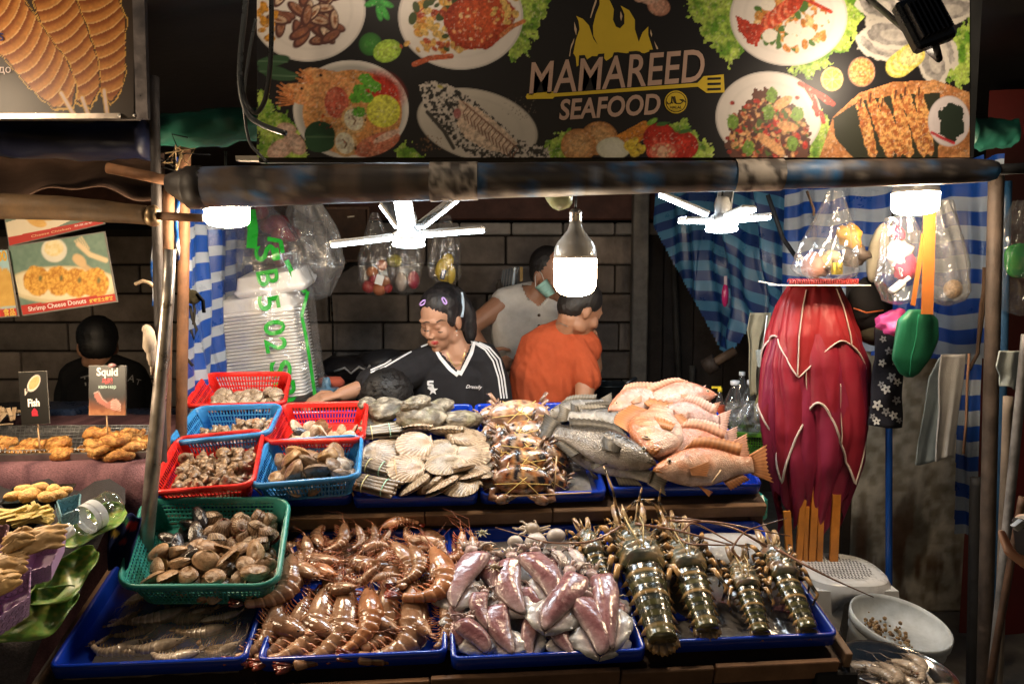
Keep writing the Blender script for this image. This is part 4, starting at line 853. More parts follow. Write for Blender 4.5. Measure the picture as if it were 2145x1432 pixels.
def crab_proto(seed, pal):
    r = R(seed); lite, mid, dark, sp = [np.array(p) for p in pal]; n = 16; m = 40; t = np.linspace(0, 2*pi, m, endpoint=False)
    G = []; C = []
    for i, q in enumerate(np.linspace(.03, 1, n)):
        x = .52*np.cos(t)*(1+.06*np.cos(2*t)); y = np.where(np.sin(t) > 0, .30, .27)*np.sin(t); k = 1+.05*(np.abs((t*9/pi) % 1-.5)*2-.5)*(q > .93)*(np.sin(t) > -.2)
        z = .17*np.sqrt(np.clip(1-q**2.2, 0, 1))+.0; P = np.c_[x*q*k, y*q*k, z*np.ones(m)]; G.append(P); f = fbm(P*7+seed, seed, 3); f2 = fbm(P*14+seed, seed+2, 2)
        c = mix(mid, lite, sst(.38, .6, f)); c = mix(c, dark, sst(.50, .58, f2)); cross = np.exp(-(P[:, 0]/.035)**2)+np.exp(-((np.abs(P[:, 0])-.22-.2*P[:, 1])/.03)**2)*.7; c = mix(c, sp, np.clip(cross, 0, 1)*.8); C.append(c)
    G = np.array(G); b = MB(); b.loft(G[::-1], np.array(C)[::-1], cap=False); B = G.copy(); B[..., 2] *= -.55; b.loft(B, np.array(C)*.8+lite*.2, cap=False); body = b.mesh('crab', WET)
    cl = []
    def mott(q): return mix(mix(mid, lite, vn(q*14, seed)), dark, sst(.55, .65, vn(q*20, seed+1))*.95)
    for sd in (-1, 1):
        k = MB(); P = [(sd*.36, .16, -.05), (sd*.54, .22, -.03), (sd*.55, .34, .0), (sd*.42, .38, .03)]; k.tube(P, [.05, .075, .08, .06], 9); k.ell((sd*.34, .37, .04), (.16, .10, .09), RZ(sd*.25), 12, 8); k.tube([(sd*.24, .36, .06), (sd*.15, .33, .06), (sd*.05, .27, .05)], [.055, .036, .008], 8); k.tube([(sd*.24, .31, .02), (sd*.15, .29, .02), (sd*.07, .25, .02)], [.035, .025, .006], 8)
        k.recolor(lambda v, c: mix(mott(v), sp, sst(.22, .05, np.abs(v[:, 0]))*.6)); cl.append(('claw', k.mesh('claw', WET), None))
        for j in range(4):
            f = -.08-.08*j; k = MB(); y = .06-.10*j; k.tube([(sd*.40, y, -.03), (sd*.52, y+f*.5, .02), (sd*.56, y+f*.6, -.06), (sd*.48, y+f*.7, -.14)], [.038, .036, .026, .008], 7, flat=.6); k.recolor(lambda v, c: mott(v)*.75); cl.append(('leg', k.mesh('leg', WET), None))
    tie = MB()
    for q in ((-.42, .40, .30, -.20), (.42, .40, -.30, -.20), (-.5, .1, .5, .12)): tie.tube([(q[0], q[1], .09), ((q[0]+q[2])/2, (q[1]+q[3])/2, .20), (q[2], q[3], .10)], .008, 5, (.60, .44, .16))
    return [('crab', body)]+cl+[('tie', tie.mesh('tie', CLO), None)]
CRP = ((.42, .30, .23), (.33, .16, .09), (.17, .10, .08), (.46, .25, .11)); CRM = ((.30, .24, .21), (.22, .08, .03), (.020, .016, .020), (.46, .24, .09)); CRD = ((.24, .17, .12), (.19, .06, .02), (.012, .010, .012), (.44, .22, .08))
CRA = [crab_proto(1, CRP), crab_proto(2, CRM), crab_proto(3, CRD)]
def oyster(seed):
    b = MB(); n = 26; m = 18; th = np.linspace(.05, pi-.05, m); a = np.linspace(0, 2*pi, n, endpoint=False); Rg = np.array([[(.5*sin(t)*cos(q), .42*sin(t)*sin(q), -.30*cos(t)) for q in a] for t in th]); q = Rg.reshape(-1, 3)
    d = 1+.7*(fbm(q*3.2+seed*5, seed, 4)-.5)+.16*np.abs(np.sin(q[:, 2]*26+6*fbm(q*3, seed+2))); k = fbm(q*11, seed+5); b.loft((q*d[:, None]).reshape(Rg.shape), mix(mix((.07, .056, .04), (.27, .235, .18), sst(.35, .7, k)), (.15, .14, .07), sst(.55, .7, fbm(q*5, seed+8))*.6)); return b.mesh('oyster', ROC)
OYS = [oyster(k) for k in range(5)]
# ================================================================== TABLES AND TRAYS
BLU = (.006, .035, .36); BRW = (.10, .055, .03)
def lx(px, py): return LOW.loc(LOW.w(px, py))
def tier_box(T_, x0, x1, y0, y1, h0, h1, name, m, parent, col, bev=0):
    b = MB(); M = frame(T_.p((x0+x1)/2, (y0+y1)/2, (h0+h1)/2), T_.ex, T_.n); b.box((0, 0, 0), (x1-x0, y1-y0, h1-h0), M, col, bev); return b.build(name, m, parent)
xL = lx(95, 1396)[0]; xR = lx(1772, 1345)[0]
tb = thing('display_table', 'dark wooden table sloping towards the street under the prawns, squid and lobsters', 'table', LOW.p((xL+xR)/2, .2, -.7))
tier_box(LOW, xL, xR, -.02, .50, -.075, -.055, 'table_top', WOO, tb, (.05, .028, .018))
k = 0; x = xL
for w in (.43, .40, .43, .22, .30):
    w = min(w, xR-x)
    if w > .02: tier_box(LOW, x, x+w-.004, -.035, -.021, -.085, -.040+.004*((k*7) % 3), 'edge_batten', WOO, tb, np.array((.16, .085, .045))*(1+.25*((k*5) % 3-1)), .002)
    x += w; k += 1
tier_box(LOW, xL, xR, -.030, -.008, -.19, -.09, 'apron', WOO, tb, (.030, .014, .010), .003)
tier_box(LOW, xL-.02, xL-.006, -.02, .52, -.07, -.018, 'side_batten', WOO, tb, (.20, .12, .07), .002)
tier_box(LOW, xR+.004, xR+.022, -.02, .52, -.075, -.03, 'side_batten', WOO, tb, (.24, .15, .09), .002)
for xx, yy in ((xL+.03, .02), (xR-.02, .01), (xL+.03, .48), (xR-.03, .48)):
    b = MB(); p = LOW.p(xx, yy, -.08); b.box((p[0], p[1], p[2]/2), (.05, .05, p[2]), col=(.012, .011, .012), bev=.004); b.build('leg', RUS, tb)
b = MB(); p = LOW.p(xR-.03, -.02, -.08); b.box((p[0]+.01, p[1]+.01, p[2]-.05), (.10, .07, .12), col=(.012, .011, .012), bev=.004); b.build('corner_bracket', RUS, tb)
uL = UP.loc(UP.w(305, 1050))[0]; uR = UP.loc(UP.w(1607, 1026))[0]
us = thing('display_shelf', 'raised sloping shelf behind the table carrying baskets, shellfish, crabs and fish', 'shelf', UP.p((uL+uR)/2, .2, -.9))
tier_box(UP, uL, uR, .0, .52, -.060, -.042, 'shelf_top', WOO, us, (.05, .03, .02))
x = uL; k = 0
for w in (.30, .46, .36, .26, .40):
    w = min(w, uR-x)
    if w > .02: tier_box(UP, x, x+w-.003, -.022, -.004, -.075, -.036, 'edge_batten', WOO, us, np.array((.15, .085, .045))*(1+.25*((k*5) % 3-1)), .002)
    x += w; k += 1
b = MB(); p0 = UP.p(uL, .012, -.10); p1 = UP.p(uR, .012, -.10); b.bar(p0, p1, .03, .06, col=(.06, .03, .02)); b.build('front_rail', RUS, us)
for xx, yy in ((uL+.02, .02), (uR-.02, .02), (uL+.02, .5), (uR-.02, .5)):
    b = MB(); p = UP.p(xx, yy, -.062); b.box((p[0], p[1], p[2]/2), (.04, .04, p[2]), col=(.075, .035, .022), bev=.003); b.build('leg', RUS, us)
b = MB(); p0 = UP.p(uL, .10, -.2); p1 = UP.p(uR, .10, -.2); b.bar(p0-np.array([0, 0, .25]), p1-np.array([0, 0, .25]), .012, .55, col=(.012, .012, .016)); b.build('dark_sheet', VIN, us)  # dark panel added to keep the gap between the tiers dark
def tray(T_, x0, x1, y0, y1, label, col=BLU, depth=.045, group='blue plastic display trays', skew=0.):
    b = MB(); N_ = 8; r = .022
    def ring(ins, h):
        P = []
        for cx, cy, a0 in ((x1-r, y1-r, 0), (x0+r, y1-r, 90), (x0+r, y0+r, 180), (x1-r, y0+r, 270)):
            for k in range(5): a = radians(a0+k*22.5); P.append((cx+(r-ins)*cos(a), cy+(r-ins)*sin(a), h))
        return np.array([T_.p(p[0]+skew*(p[1]-y0), p[1], p[2]) for p in P])
    b.loft([ring(.004, -.030), ring(0, -.028), ring(0, .0), ring(.002, .004), ring(.009, .004), ring(.012, 0), ring(.020, -depth+.008), ring(.026, -depth)], col, cap=True)
    return b.build('tray', GLO, label=label, cat='tray', group=group)
def ltray(pl, pr, py, y1, label, yo=0., **k): return tray(LOW, lx(pl, py)[0], lx(pr, py)[0], lx((pl+pr)/2, py)[1]+yo, y1, label, **k)
ltray(103, 512, 1392, .50, 'blue tray of grey shrimps under cloudy water at the left end of the table')
ltray(540, 937, 1377, .47, 'blue tray full of brown tiger prawns')
ltray(944, 1360, 1374, .47, 'blue tray of pink squid on the table', skew=-.02)
ltray(1358, 1766, 1340, .46, 'blue tray of spiny lobsters on the right of the table', skew=-.03)
def ux(px, py): return UP.loc(UP.w(px, py))
def utray(pl, pr, py, y1, label, **k): return tray(UP, ux(pl, py)[0], ux(pr, py)[0], ux((pl+pr)/2, py)[1], y1, label, **k)
utray(312, 735, 1046, .47, 'blue tray beneath the red and blue baskets')
utray(738, 1002, 1044, .50, 'blue tray of scallops, oysters and razor clams')
utray(1005, 1274, 1036, .50, 'blue tray of crabs and silver fish')
utray(1278, 1602, 1022, .49, 'blue tray of red tilapia at the right end of the shelf')
# ================================================================== BASKETS
LIFT = .955
class Basket:
    def __init__(s, TL, TR, BR, BL, Yb, Yf, depth, col, label, green=False, Yr=None):
        dy = .0875
        f = lambda p, Y: at(p[0], p[1], Y)
        q = 1 if green else LIFT; A = [f(TL, Yb*q), f(TR, (Yb+(Yr or 0))*q), f(BR, (Yf+(Yr or 0))*q), f(BL, Yf*q)]
        s.C = A; c = sum(A)/4; n = np.cross(A[1]-A[3], A[0]-A[2]); n /= np.linalg.norm(n); n = n if n[2] > 0 else -n; s.n = n; s.depth = depth; s.c = c
        path = []; rr = .13
        for (i, j, a0) in ((1, 1, 0), (0, 1, 90), (0, 0, 180), (1, 0, 270)):
            cx = 1-rr if i else rr; cy = 1-rr if j else rr
            for k in range(7): a = radians(a0+k*15); path.append((cx+rr*cos(a), cy+rr*sin(a)))
        uv = []
        for k in range(len(path)):
            p = np.array(path[k]); q = np.array(path[(k+1) % len(path)]); m = max(1, int(np.linalg.norm(q-p)/.03))
            for t in range(m): uv.append(p+(q-p)*t/m)
        s.uv = np.array(uv); T_ = np.array([s.pt(u, v) for u, v in uv]); B = c-n*depth+(T_-c)*(.84 if not green else .86); s.B = B
        tg = np.roll(T_, -1, 0)-np.roll(T_, 1, 0); tg /= np.linalg.norm(tg, axis=1, keepdims=True); out = np.cross(tg, n); out *= np.sign(((T_-c)*out).sum(1))[:, None]
        th = thing('basket', label, 'basket', c-n*depth, 'plastic mesh baskets of shellfish'); s.o = th
        w = .0115; b = MB(); pr = [(0, -.012), (.002, 0), (w*.5, .004), (w, .0), (w+.001, -.012), (w-.002, -.012), (w-.003, -.004), (.003, -.004)]
        R_ = np.array([T_+out*(o-.004)+n*h for o, h in pr]+[T_+out*(pr[0][0]-.004)+n*pr[0][1]]); b.loft(R_[::-1], col, cap=False); b.build('rim', PLA, th)
        b = MB(); L = np.r_[0, np.cumsum(np.linalg.norm(np.diff(np.r_[T_, T_[:1]], axis=0), axis=1))]
        nb = int(L[-1]/(.0105 if not green else .0110)); TT = np.r_[T_, T_[:1]]; BB = np.r_[B, B[:1]]; OO = np.r_[out, out[:1]]
        ip = lambda A_, q: np.array([np.interp(q, L, A_[:, j]) for j in range(3)])
        bw = .0042 if not green else .0040
        for k in range(nb):
            q = (k+.5)*L[-1]/nb; t0, b0, o = ip(TT, q), ip(BB, q), ip(OO, q); ta = np.cross(s.n, o); V = []
            for p in (t0-n*.008, b0):
                for e, d in ((-1, 0), (1, 0), (1, 1), (-1, 1)): V.append(p+ta*e*bw/2-o*d*.0022)
            b.add(V, [(0, 1, 5, 4), (1, 2, 6, 5), (2, 3, 7, 6), (3, 0, 4, 7)], col, False)
        bands = ((.0, .14), (.40, .46), (.70, .76), (.95, 1.0)) if not green else tuple((k/7, k/7+.055) for k in range(1, 7))+((0, .10), (.96, 1.))
        for f0, f1 in bands:
            b.loft([TT[:-1]*(1-f0)+BB[:-1]*f0-n*.004*(1-f0), TT[:-1]*(1-f1)+BB[:-1]*f1-n*.004*(1-f1), TT[:-1]*(1-f1)+BB[:-1]*f1-n*.004*(1-f1)-OO[:-1]*.0028, TT[:-1]*(1-f0)+BB[:-1]*f0-n*.004*(1-f0)-OO[:-1]*.0028, TT[:-1]*(1-f0)+BB[:-1]*f0-n*.004*(1-f0)], col, cap=False, smooth=False)
        # solid corner ribs
        for ci in range(4):
            idx = [i for i, (u, v) in enumerate(s.uv) if (u > .5) == (ci in (0, 3)) and (v > .5) == (ci in (0, 1)) and (u < rr*.9 or u > 1-rr*.9) and (v < rr*.9 or v > 1-rr*.9)]
            if len(idx) > 2: b.loft([[T_[i]*(1-f)+B[i]*f-out[i]*d for i in idx] for f, d in ((.02, 0), (1, 0), (1, .003), (.02, .003))], col, cap=False, closed=False)
        b.build('wall', PLA, th)
        b = MB(); b.loft([B, B-n*.004, c-n*(depth+.004)+(B-c+n*depth)*.02], col); b.loft([c-n*depth+(B-c+n*depth)*.02, B], col, cap=False); b.build('floor', PLA, th)
    def pt(s, u, v, h=0):
        A = s.C; return A[3]*(1-u)*(1-v)+A[2]*u*(1-v)+A[1]*u*v+A[0]*(1-u)*v+s.n*h
    def fill(s, protos, size, label, cat, group, u=(.12, .88), v=(.12, .85), h=.5, layers=2, dens=.78, name=None, tilt=.9, hump=.0, bias=0):
        w = np.linalg.norm(s.C[2]-s.C[3])*(u[1]-u[0]); d = np.linalg.norm(s.C[0]-s.C[3])*(v[1]-v[0]); nx = max(2, int(w/size/dens)); ny = max(2, int(d/size/dens))
        for l in range(layers):
            for i in range(nx):
                for j in range(ny):
                    a = (i+.5+rnd(-.3, .3)+.5*(j % 2)*.6)/nx; b = (j+.5+rnd(-.3, .3))/ny
                    if a > 1 or (l == layers-1 and layers > 1 and random.random() < .25): continue
                    uu = u[0]+a*(u[1]-u[0]); vv = v[0]+b*(v[1]-v[0]); sh = 1-.14*(1-h); hh = -s.depth+size*.28+l*size*.45+hump*sin(pi*min(1, max(0, a)))*sin(pi*min(1, max(0, b)))+bias*b
                    p = s.pt(.5+(uu-.5)*sh, .5+(vv-.5)*sh, hh); k = size*rnd(.85, 1.18); M = frame(p, s.C[2]-s.C[3], s.n, 1)@RZ(rnd(0, 6.28))@RX(rnd(-tilt, tilt))@RY(rnd(-tilt, tilt))@S(k)
                    q = random.choice(protos); spawn(q[0][0], q, M, label, cat, group)
RED = (.62, .022, .018); BL2 = (.035, .21, .52); GRN = (.035, .24, .205)
b1 = Basket((432, 782), (606, 780), (594, 843), (387, 847), 2.62, 2.42, .060, RED, 'small red basket of pale ribbed cockles, at the back against the foam boxes')
b1.fill(WHC, .046, 'pale ribbed cockle in the rearmost red basket', 'cockle', 'cockles in the rearmost red basket', u=(.16, .96), v=(.05, .60), layers=2)
b2 = Basket((413, 852), (588, 846), (560, 905), (352, 925), 2.40, 2.18, .065, BL2, 'blue basket of small beige sea snails, half under the front red basket')
b2.fill(PSN, .040, 'small beige sea snail in the blue basket at the left edge', 'sea snail', 'snails in the left blue basket', u=(.15, .98), v=(.1, .72), layers=2, bias=.01)
b3 = Basket((592, 846), (768, 842), (758, 918), (552, 922), 2.42, 2.17, .065, RED, 'red basket of flat brown-lipped shells beside the oysters')
b3.fill(FLT+MUS[:1]+FLT, .052, 'flat shell in the red basket beside the oysters', 'flat shell', 'flat shells in the red basket', u=(.15, .92), v=(.1, .62), layers=2, tilt=1.1)
b4 = Basket((372, 916), (550, 899), (526, 1012), (312, 1028), 2.19, 1.94, .075, RED, 'red basket of banded snails at the front left corner of the shelf', Yr=.02)
b4.fill(SNA, .044, 'brown banded snail in the front red basket', 'sea snail', 'snails in the front red basket', u=(.10, .95), v=(.06, .76), layers=3, hump=.010)
b5 = Basket((560, 924), (756, 911), (748, 996), (526, 1014), 2.18, 1.97, .070, BL2, 'bright blue basket of glossy brown clams at the front of the shelf', Yr=.015)
b5.fill(CLB, .060, 'glossy brown clam in the front blue basket', 'clam', 'clams in the front blue basket', u=(.10, .92), v=(.06, .80), layers=3, hump=.008)
b6 = Basket((303, 1046), (604, 1043), (578, 1222), (246, 1224), 1.88, 1.61, .085, GRN, 'large green mesh basket of mixed clams, cockles and mussels on the table', True)
b6.fill(MUS, .060, 'dark mussel at the left of the green basket', 'mussel', 'mussels in the green basket', u=(.14, .46), v=(.15, .90), layers=3, tilt=.7)
b6.fill(COK, .046, 'brown ribbed cockle at the back right of the green basket', 'cockle', 'cockles in the green basket', u=(.42, .94), v=(.45, .92), layers=3, hump=.016)
b6.fill(CLG, .054, 'smooth tan clam at the front of the green basket', 'clam', 'tan clams in the green basket', u=(.10, .92), v=(.04, .46), layers=3, tilt=.75, hump=.012)
cr = b6.c-b6.n*.09; b = MB(); b.box((0, 0, -.055), (.24, .10, .10), frame(cr+np.array([.0, .05, 0]), LOW.ex, LOW.n), (.02, .02, .024), .006); b.build('support_block', PLA, label='dark block propping up the green basket', cat='block')
# ================================================================== PRAWNS
pf = [((586, 1257), (497, 1372), 1), ((648, 1250), (541, 1374), 0), ((686, 1228), (569, 1376), 1), ((728, 1230), (621, 1384), 1), ((770, 1232), (712, 1362), 5), ((806, 1234), (758, 1352), 2), ((868, 1222), (755, 1368), 3), ((930, 1250), (914, 1352), 0)]
pm = [((614, 1160), (518, 1258), 3), ((668, 1208), (640, 1152), 2), ((700, 1205), (667, 1150), 5), ((712, 1178), (702, 1138), 6), ((790, 1186), (728, 1204), 3), ((824, 1136), (836, 1226), 1), ((862, 1142), (832, 1218), 3), ((908, 1146), (846, 1244), 4), ((745, 1230), (690, 1196), 2)]
pb = [((640, 1122), (602, 1180), 3), ((672, 1142), (676, 1102), 0), ((722, 1095), (678, 1150), 2), ((748, 1100), (738, 1146), 1), ((782, 1098), (760, 1142), 3), ((818, 1110), (786, 1142), 0), ((800, 1104), (874, 1096), 5), ((900, 1130), (852, 1106), 2), ((968, 1112), (922, 1150), 6), ((990, 1122), (938, 1170), 6), ((758, 1152), (820, 1152), 1), ((880, 1124), (924, 1176), 2), ((604, 1214), (660, 1196), 5), ((905, 1210), (955, 1190), 3), ((780, 1215), (835, 1206), 0)]
def prawns(L, row, hb, group='raw tiger prawns heaped in the tray', ys=0):
    order = sorted(range(len(L)), key=lambda i: L[i][0][0])
    for i, (a, b, k) in enumerate(L):
        h = hb+rnd(-.004, .006); M = lay(LOW, a, b, h+.016, h-.010 if row == 'front' else h, roll=rnd(-.3, .2), nrm=LOW.n+np.array([0, -.75, .35])*.8)
        z = rnd(.88, 1.06); spawn('prawn', (PR if i % 2 else PR2)[k], M@S(1.05, 1.36*z, 1.3*z), 'brown tiger prawn, %s from the left in the %s row' % (ORD[order.index(i)], row), 'prawn', group)
prawns(pf, 'front', .000); prawns(pm, 'middle', .034); prawns(pb, 'back', .034)
pb += [((640, 1175), (600, 1130), 2), ((760, 1165), (720, 1200), 5), ((850, 1200), (800, 1235), 3), ((700, 1120), (745, 1135), 6), ((812, 1160), (766, 1118), 3), ((925, 1180), (880, 1222), 2), ((868, 1128), (818, 1150), 1), ((950, 1135), (905, 1160), 3)]
pm += [((640, 1290), (606, 1230), 2), ((884, 1270), (912, 1216), 1), ((590, 1200), (628, 1236), 6), ((762, 1176), (700, 1226), 3), ((866, 1196), (920, 1240), 4)]
pb += [((618, 1150), (660, 1120), 1), ((690, 1170), (650, 1200), 2), ((735, 1190), (782, 1160), 6), ((840, 1160), (885, 1140), 3), ((905, 1108), (948, 1120), 1), ((845, 1098), (800, 1122), 2)]
under = [((640, 1330), (600, 1240), 2), ((700, 1330), (660, 1240), 1), ((760, 1330), (730, 1250), 3), ((830, 1320), (790, 1240), 2), ((900, 1330), (870, 1250), 5), ((620, 1230), (660, 1160), 3), ((700, 1250), (760, 1190), 2), ((820, 1250), (880, 1190), 3), ((900, 1240), (940, 1190), 1), ((640, 1130), (700, 1160), 2), ((740, 1140), (800, 1170), 2), ((860, 1150), (930, 1160), 5)]
for k in range(18):
    x = 596+(k*59) % 330+rnd(-8, 8); y = 1118+(k*37) % 95; q = rnd(0, 6.28); under.append(((x+46*cos(q), y+34*sin(q)), (x-46*cos(q), y-34*sin(q)), k % 6))
for a, b, k in under: spawn('prawn', (PR if k % 2 else PR2)[k], lay(LOW, a, b, .004, -.010)@S(1, 1.3, 1.25), 'raw tiger prawn lying underneath the rest of the heap', 'prawn', 'prawns underneath the heap')
# grey shrimps under cloudy water
shr = [((400, 1275), (250, 1300)), ((300, 1340), (195, 1352)), ((380, 1340), (260, 1352)), ((470, 1352), (350, 1360)), ((480, 1310), (370, 1320)), ((500, 1345), (420, 1352)), ((340, 1300), (240, 1330)), ((450, 1275), (350, 1270)), ((505, 1280), (430, 1290)), ((230, 1330), (185, 1352)), ((290, 1280), (225, 1310)), ((420, 1362), (320, 1366)), ((330, 1358), (230, 1362)), ((260, 1265), (330, 1258)), ((420, 1300), (480, 1300)), ((490, 1358), (430, 1364))]
for i, (a, b) in enumerate(shr): spawn('shrimp', PRW[i % 2], lay(LOW, a, b, -.022+.006*(i % 3), -.024+.006*(i % 3), roll=rnd(-.4, .4))@S(1, 1.2, 1.15), 'pale grey shrimp under the cloudy water of the left tray', 'shrimp', 'grey shrimps under water')
c0 = lx(165, 1385); 
w = MB(); xa = lx(112, 1388)[0]+.02; xb = lx(505, 1388)[0]-.012
G = np.array([[LOW.p(x, y, -.009+.004*(fbm(np.array([[x*18, y*18, 3]]), 4)[0]-.5)) for x in np.linspace(xa+.055, xb, 40)] for y in np.linspace(.02, .28, 26)]); w.grid(G, (.5, .4, .3)); w.build('water', WAT, kind='structure')
b = MB(); G = np.array([[LOW.p(x, y, -.040+.012*fbm(np.array([[x*22, y*22, 7]]), 9)[0]) for x in np.linspace(xa, xb, 40)] for y in np.linspace(.015, .46, 30)]); q = G.reshape(-1, 3); b.grid(G, mix((.16, .11, .08), (.32, .24, .17), fbm(q*40, 2))); b.build('shrimp_sediment', SLI, kind='stuff')
# ================================================================== SQUID
sq = [((985, 1162), (966, 1272), 190, 0, .05), ((1072, 1175), (1090, 1286), 185, 1, .05), ((1120, 1162), (1146, 1256), 185, 2, .062), ((1190, 1204), (1160, 1324), 185, 0, .05), ((1014, 1245), (1012, 1316), 140, 1, .03), ((1116, 1235), (1123, 1304), 130, 2, .03), ((1057, 1272), (1059, 1370), 200, 1, .015), ((985, 1300), (1004, 1370), 180, 2, .012), ((1110, 1284), (1124, 1372), 150, 0, .012), ((1175, 1300), (1197, 1372), 140, 1, .012), ((1226, 1256), (1246, 1370), 225, 2, .028), ((1242, 1214), (1302, 1352), 200, 0, .032), ((952, 1250), (976, 1306), 150, 0, .02), ((1262, 1214), (1312, 1285), 150, 1, .03), ((1140, 1250), (1200, 1300), 150, 2, .01), ((960, 1300), (975, 1362), 120, 1, .0), ((1212, 1300), (1210, 1362), 150, 0, .0), ((1036, 1180), (1034, 1262), 170, 2, .03), ((1160, 1176), (1180, 1250), 160, 1, .035), ((1040, 1262), (1030, 1332), 150, 0, .008), ((1096, 1240), (1090, 1330), 150, 2, .0), ((1150, 1262), (1148, 1340), 150, 1, .004), ((1280, 1270), (1296, 1358), 150, 0, .01)]
so = sorted(range(len(sq)), key=lambda i: sq[i][0][0])
for i, (a, b, wd, k, h) in enumerate(sq):
    M = lay(LOW, a, b, h+.008, h-.012, roll=rnd(-.2, .2)); L = np.hypot(a[0]-b[0], a[1]-b[1]); k_ = wd/3.85/(L*.37)*1.12
    pose = 'overhanging the front rim' if b[1] > 1345 else 'on top of the heap' if h > .04 else 'in the middle of the heap'
    spawn('squid', SQ[k if i % 2 else k+4], M@S(1, k_, k_), 'purple-pink squid %s, %s' % (pose, ORD[so.index(i)]+' from the left'), 'squid', 'squid heaped in the tray')
for a, b, l in (((1160, 1158), (1190, 1205), 'pale skinned squid draped at the back of the squid heap'), ((1196, 1156), (1222, 1205), 'whitish squid nearest the lobsters at the back of the squid heap')):
    spawn('squid', SQ[3], lay(LOW, a, b, .06, .05)@S(1, 1.2, 1.2), l, 'squid', 'squid heaped in the tray')
def octo(px, py, h, s, label, seed, col=((.40, .33, .26), (.25, .19, .14))):
    r = R(seed); c = LOW.w(px, py, h); M = frame(c, LOW.ex, LOW.n, s); b = MB(); b.ell((0, 0, .25), (.42, .36, .34), None, 16, 10, mix(col[0], col[1], .3), .15, 5, seed)
    for k in range(9):
        t = k*.7+r.rand()*.4; P = [(.25*cos(t), .25*sin(t), .1)]
        for j in range(1, 6): t += (r.rand()-.3)*.7; P.append((P[-1][0]+.17*cos(t), P[-1][1]+.15*sin(t), .12+.12*r.rand()))
        b.tube(P, np.linspace(.12, .04, 6), 7, mix(col[0], col[1], r.rand()))
    b.v = [xf(M, v) for v in b.v]; return b.build('octopus', SLI, label=label, cat='octopus', group='small octopus behind the squid')
octo(1115, 1115, .05, .050, 'large beige octopus in a coil at the very back of the squid tray', 1); octo(1036, 1190, .062, .024, 'small brown octopus lying between two squid', 2, ((.34, .25, .15), (.2, .14, .09)))
octo(1020, 1150, .05, .030, 'orange ribbed octopus beside the last prawn', 3, ((.52, .33, .2), (.40, .24, .15))); octo(1090, 1160, .06, .024, 'greyish octopus curled in front of the eggs', 4); octo(1010, 1118, .04, .022, 'mossy green-grey octopus in the back left corner of the squid tray', 5, ((.26, .25, .16), (.16, .15, .1)))
for px, py, s, l in ((1079, 1134, .017, 'round white squid egg sac at the back of the tray'), (1165, 1122, .021, 'larger white squid egg sac near the lobster antenna'), (1122, 1135, .024, 'grey glossy cuttlefish lump between the egg sacs')):
    b = MB(); b.ell((0, 0, 0), (s*1.25, s*.95, s), frame(LOW.w(px, py, .055), LOW.ex, LOW.n), 14, 10, (.46, .41, .38)); b.build('egg_sac', SLI, label=l, cat='egg sac')
b = MB(); y = np.linspace(.02, .44, 22); G = np.array([[LOW.p(x, q, -.034+.014*fbm(np.array([[x*15, q*15, 2]]), 3)[0]) for x in np.linspace(lx(950, 1374)[0]+.02, lx(1345, 1374)[0]-.02, 30)] for q in y]); b.grid(G, (.34, .33, .34)); b.build('melt_ice', ICE, kind='stuff')
# ================================================================== LOBSTERS
lob = [((1322, 1106), (1396, 1358), 0, .045, 'spiny lobster with a raffia tie, first of the front four from the left', 1.12), ((1420, 1125), (1490, 1332), 0, .045, 'spiny lobster with a raffia tie, second of the front four', 1.1), ((1546, 1176), (1600, 1334), 2, .035, 'smallest front spiny lobster, tied with raffia, third of the front four', 1.15), ((1612, 1146), (1704, 1330), 1, .035, 'spiny lobster without a tie, nearest the white stool', 1.05), ((1222, 1112), (1282, 1246), 1, .05, 'spiny lobster lying next to the squid, behind the rest', 1.05), ((1398, 1092), (1440, 1205), 1, .03, 'spiny lobster half hidden behind the second tied one', 1.1), ((1296, 1085), (1330, 1190), 1, .02, 'spiny lobster buried behind the first tied one', 1.1), ((1512, 1180), (1545, 1300), 1, .0, 'spiny lobster squeezed low between the second and third tied ones', 1.0)]
for a, b, k, h, l, s in lob[:7]:
    M = lay(LOW, a, b, h+.012, h-.022, roll=rnd(-.12, .12)); spawn('lobster', LO[k], M@S(.92, .86*s, .88*s), l, 'lobster', 'spiny lobsters in the right tray')
lobs = [o for o in COL.objects if o.name.startswith('lobster') and o.get('category') == 'lobster']
ants = [(0, [(1308, 1098, .09), (1240, 1136, .10), (1150, 1138, .09), (1038, 1104, .08)]), (0, [(1330, 1096, .10), (1420, 1110, .11), (1520, 1138, .10), (1560, 1144, .08)]), (1, [(1414, 1118, .09), (1440, 1140, .10), (1500, 1141, .10), (1570, 1141, .09)]), (1, [(1428, 1114, .10), (1450, 1090, .12), (1540, 1140, .10), (1570, 1150, .08)]), (3, [(1606, 1144, .08), (1540, 1105, .12), (1460, 1088, .13), (1390, 1080, .13)]), (3, [(1622, 1146, .08), (1690, 1185, .08), (1750, 1215, .06), (1830, 1250, .02)]), (5, [(1404, 1090, .10), (1500, 1092, .14), (1590, 1110, .12), (1655, 1122, .10)]), (2, [(1552, 1172, .06), (1530, 1150, .09), (1560, 1110, .12), (1648, 1085, .16)]), (4, [(1216, 1108, .09), (1205, 1095, .11), (1198, 1085, .12)])]
for i, P in ants:
    pts = np.array([LOW.w(*p) for p in P]); u = np.linspace(0, 1, 16); k = np.linspace(0, 1, len(pts)); q = np.array([np.interp(u, k, pts[:, j]) for j in range(3)]).T
    for _ in range(2): q[1:-1] = (q[:-2]+2*q[1:-1]+q[2:])/4
    m = MB(); m.tube(q, np.linspace(.0040, .0012, 16), 6, mix((.30, .16, .11), (.16, .09, .06), u)); m.build('antenna', WET, lobs[i])
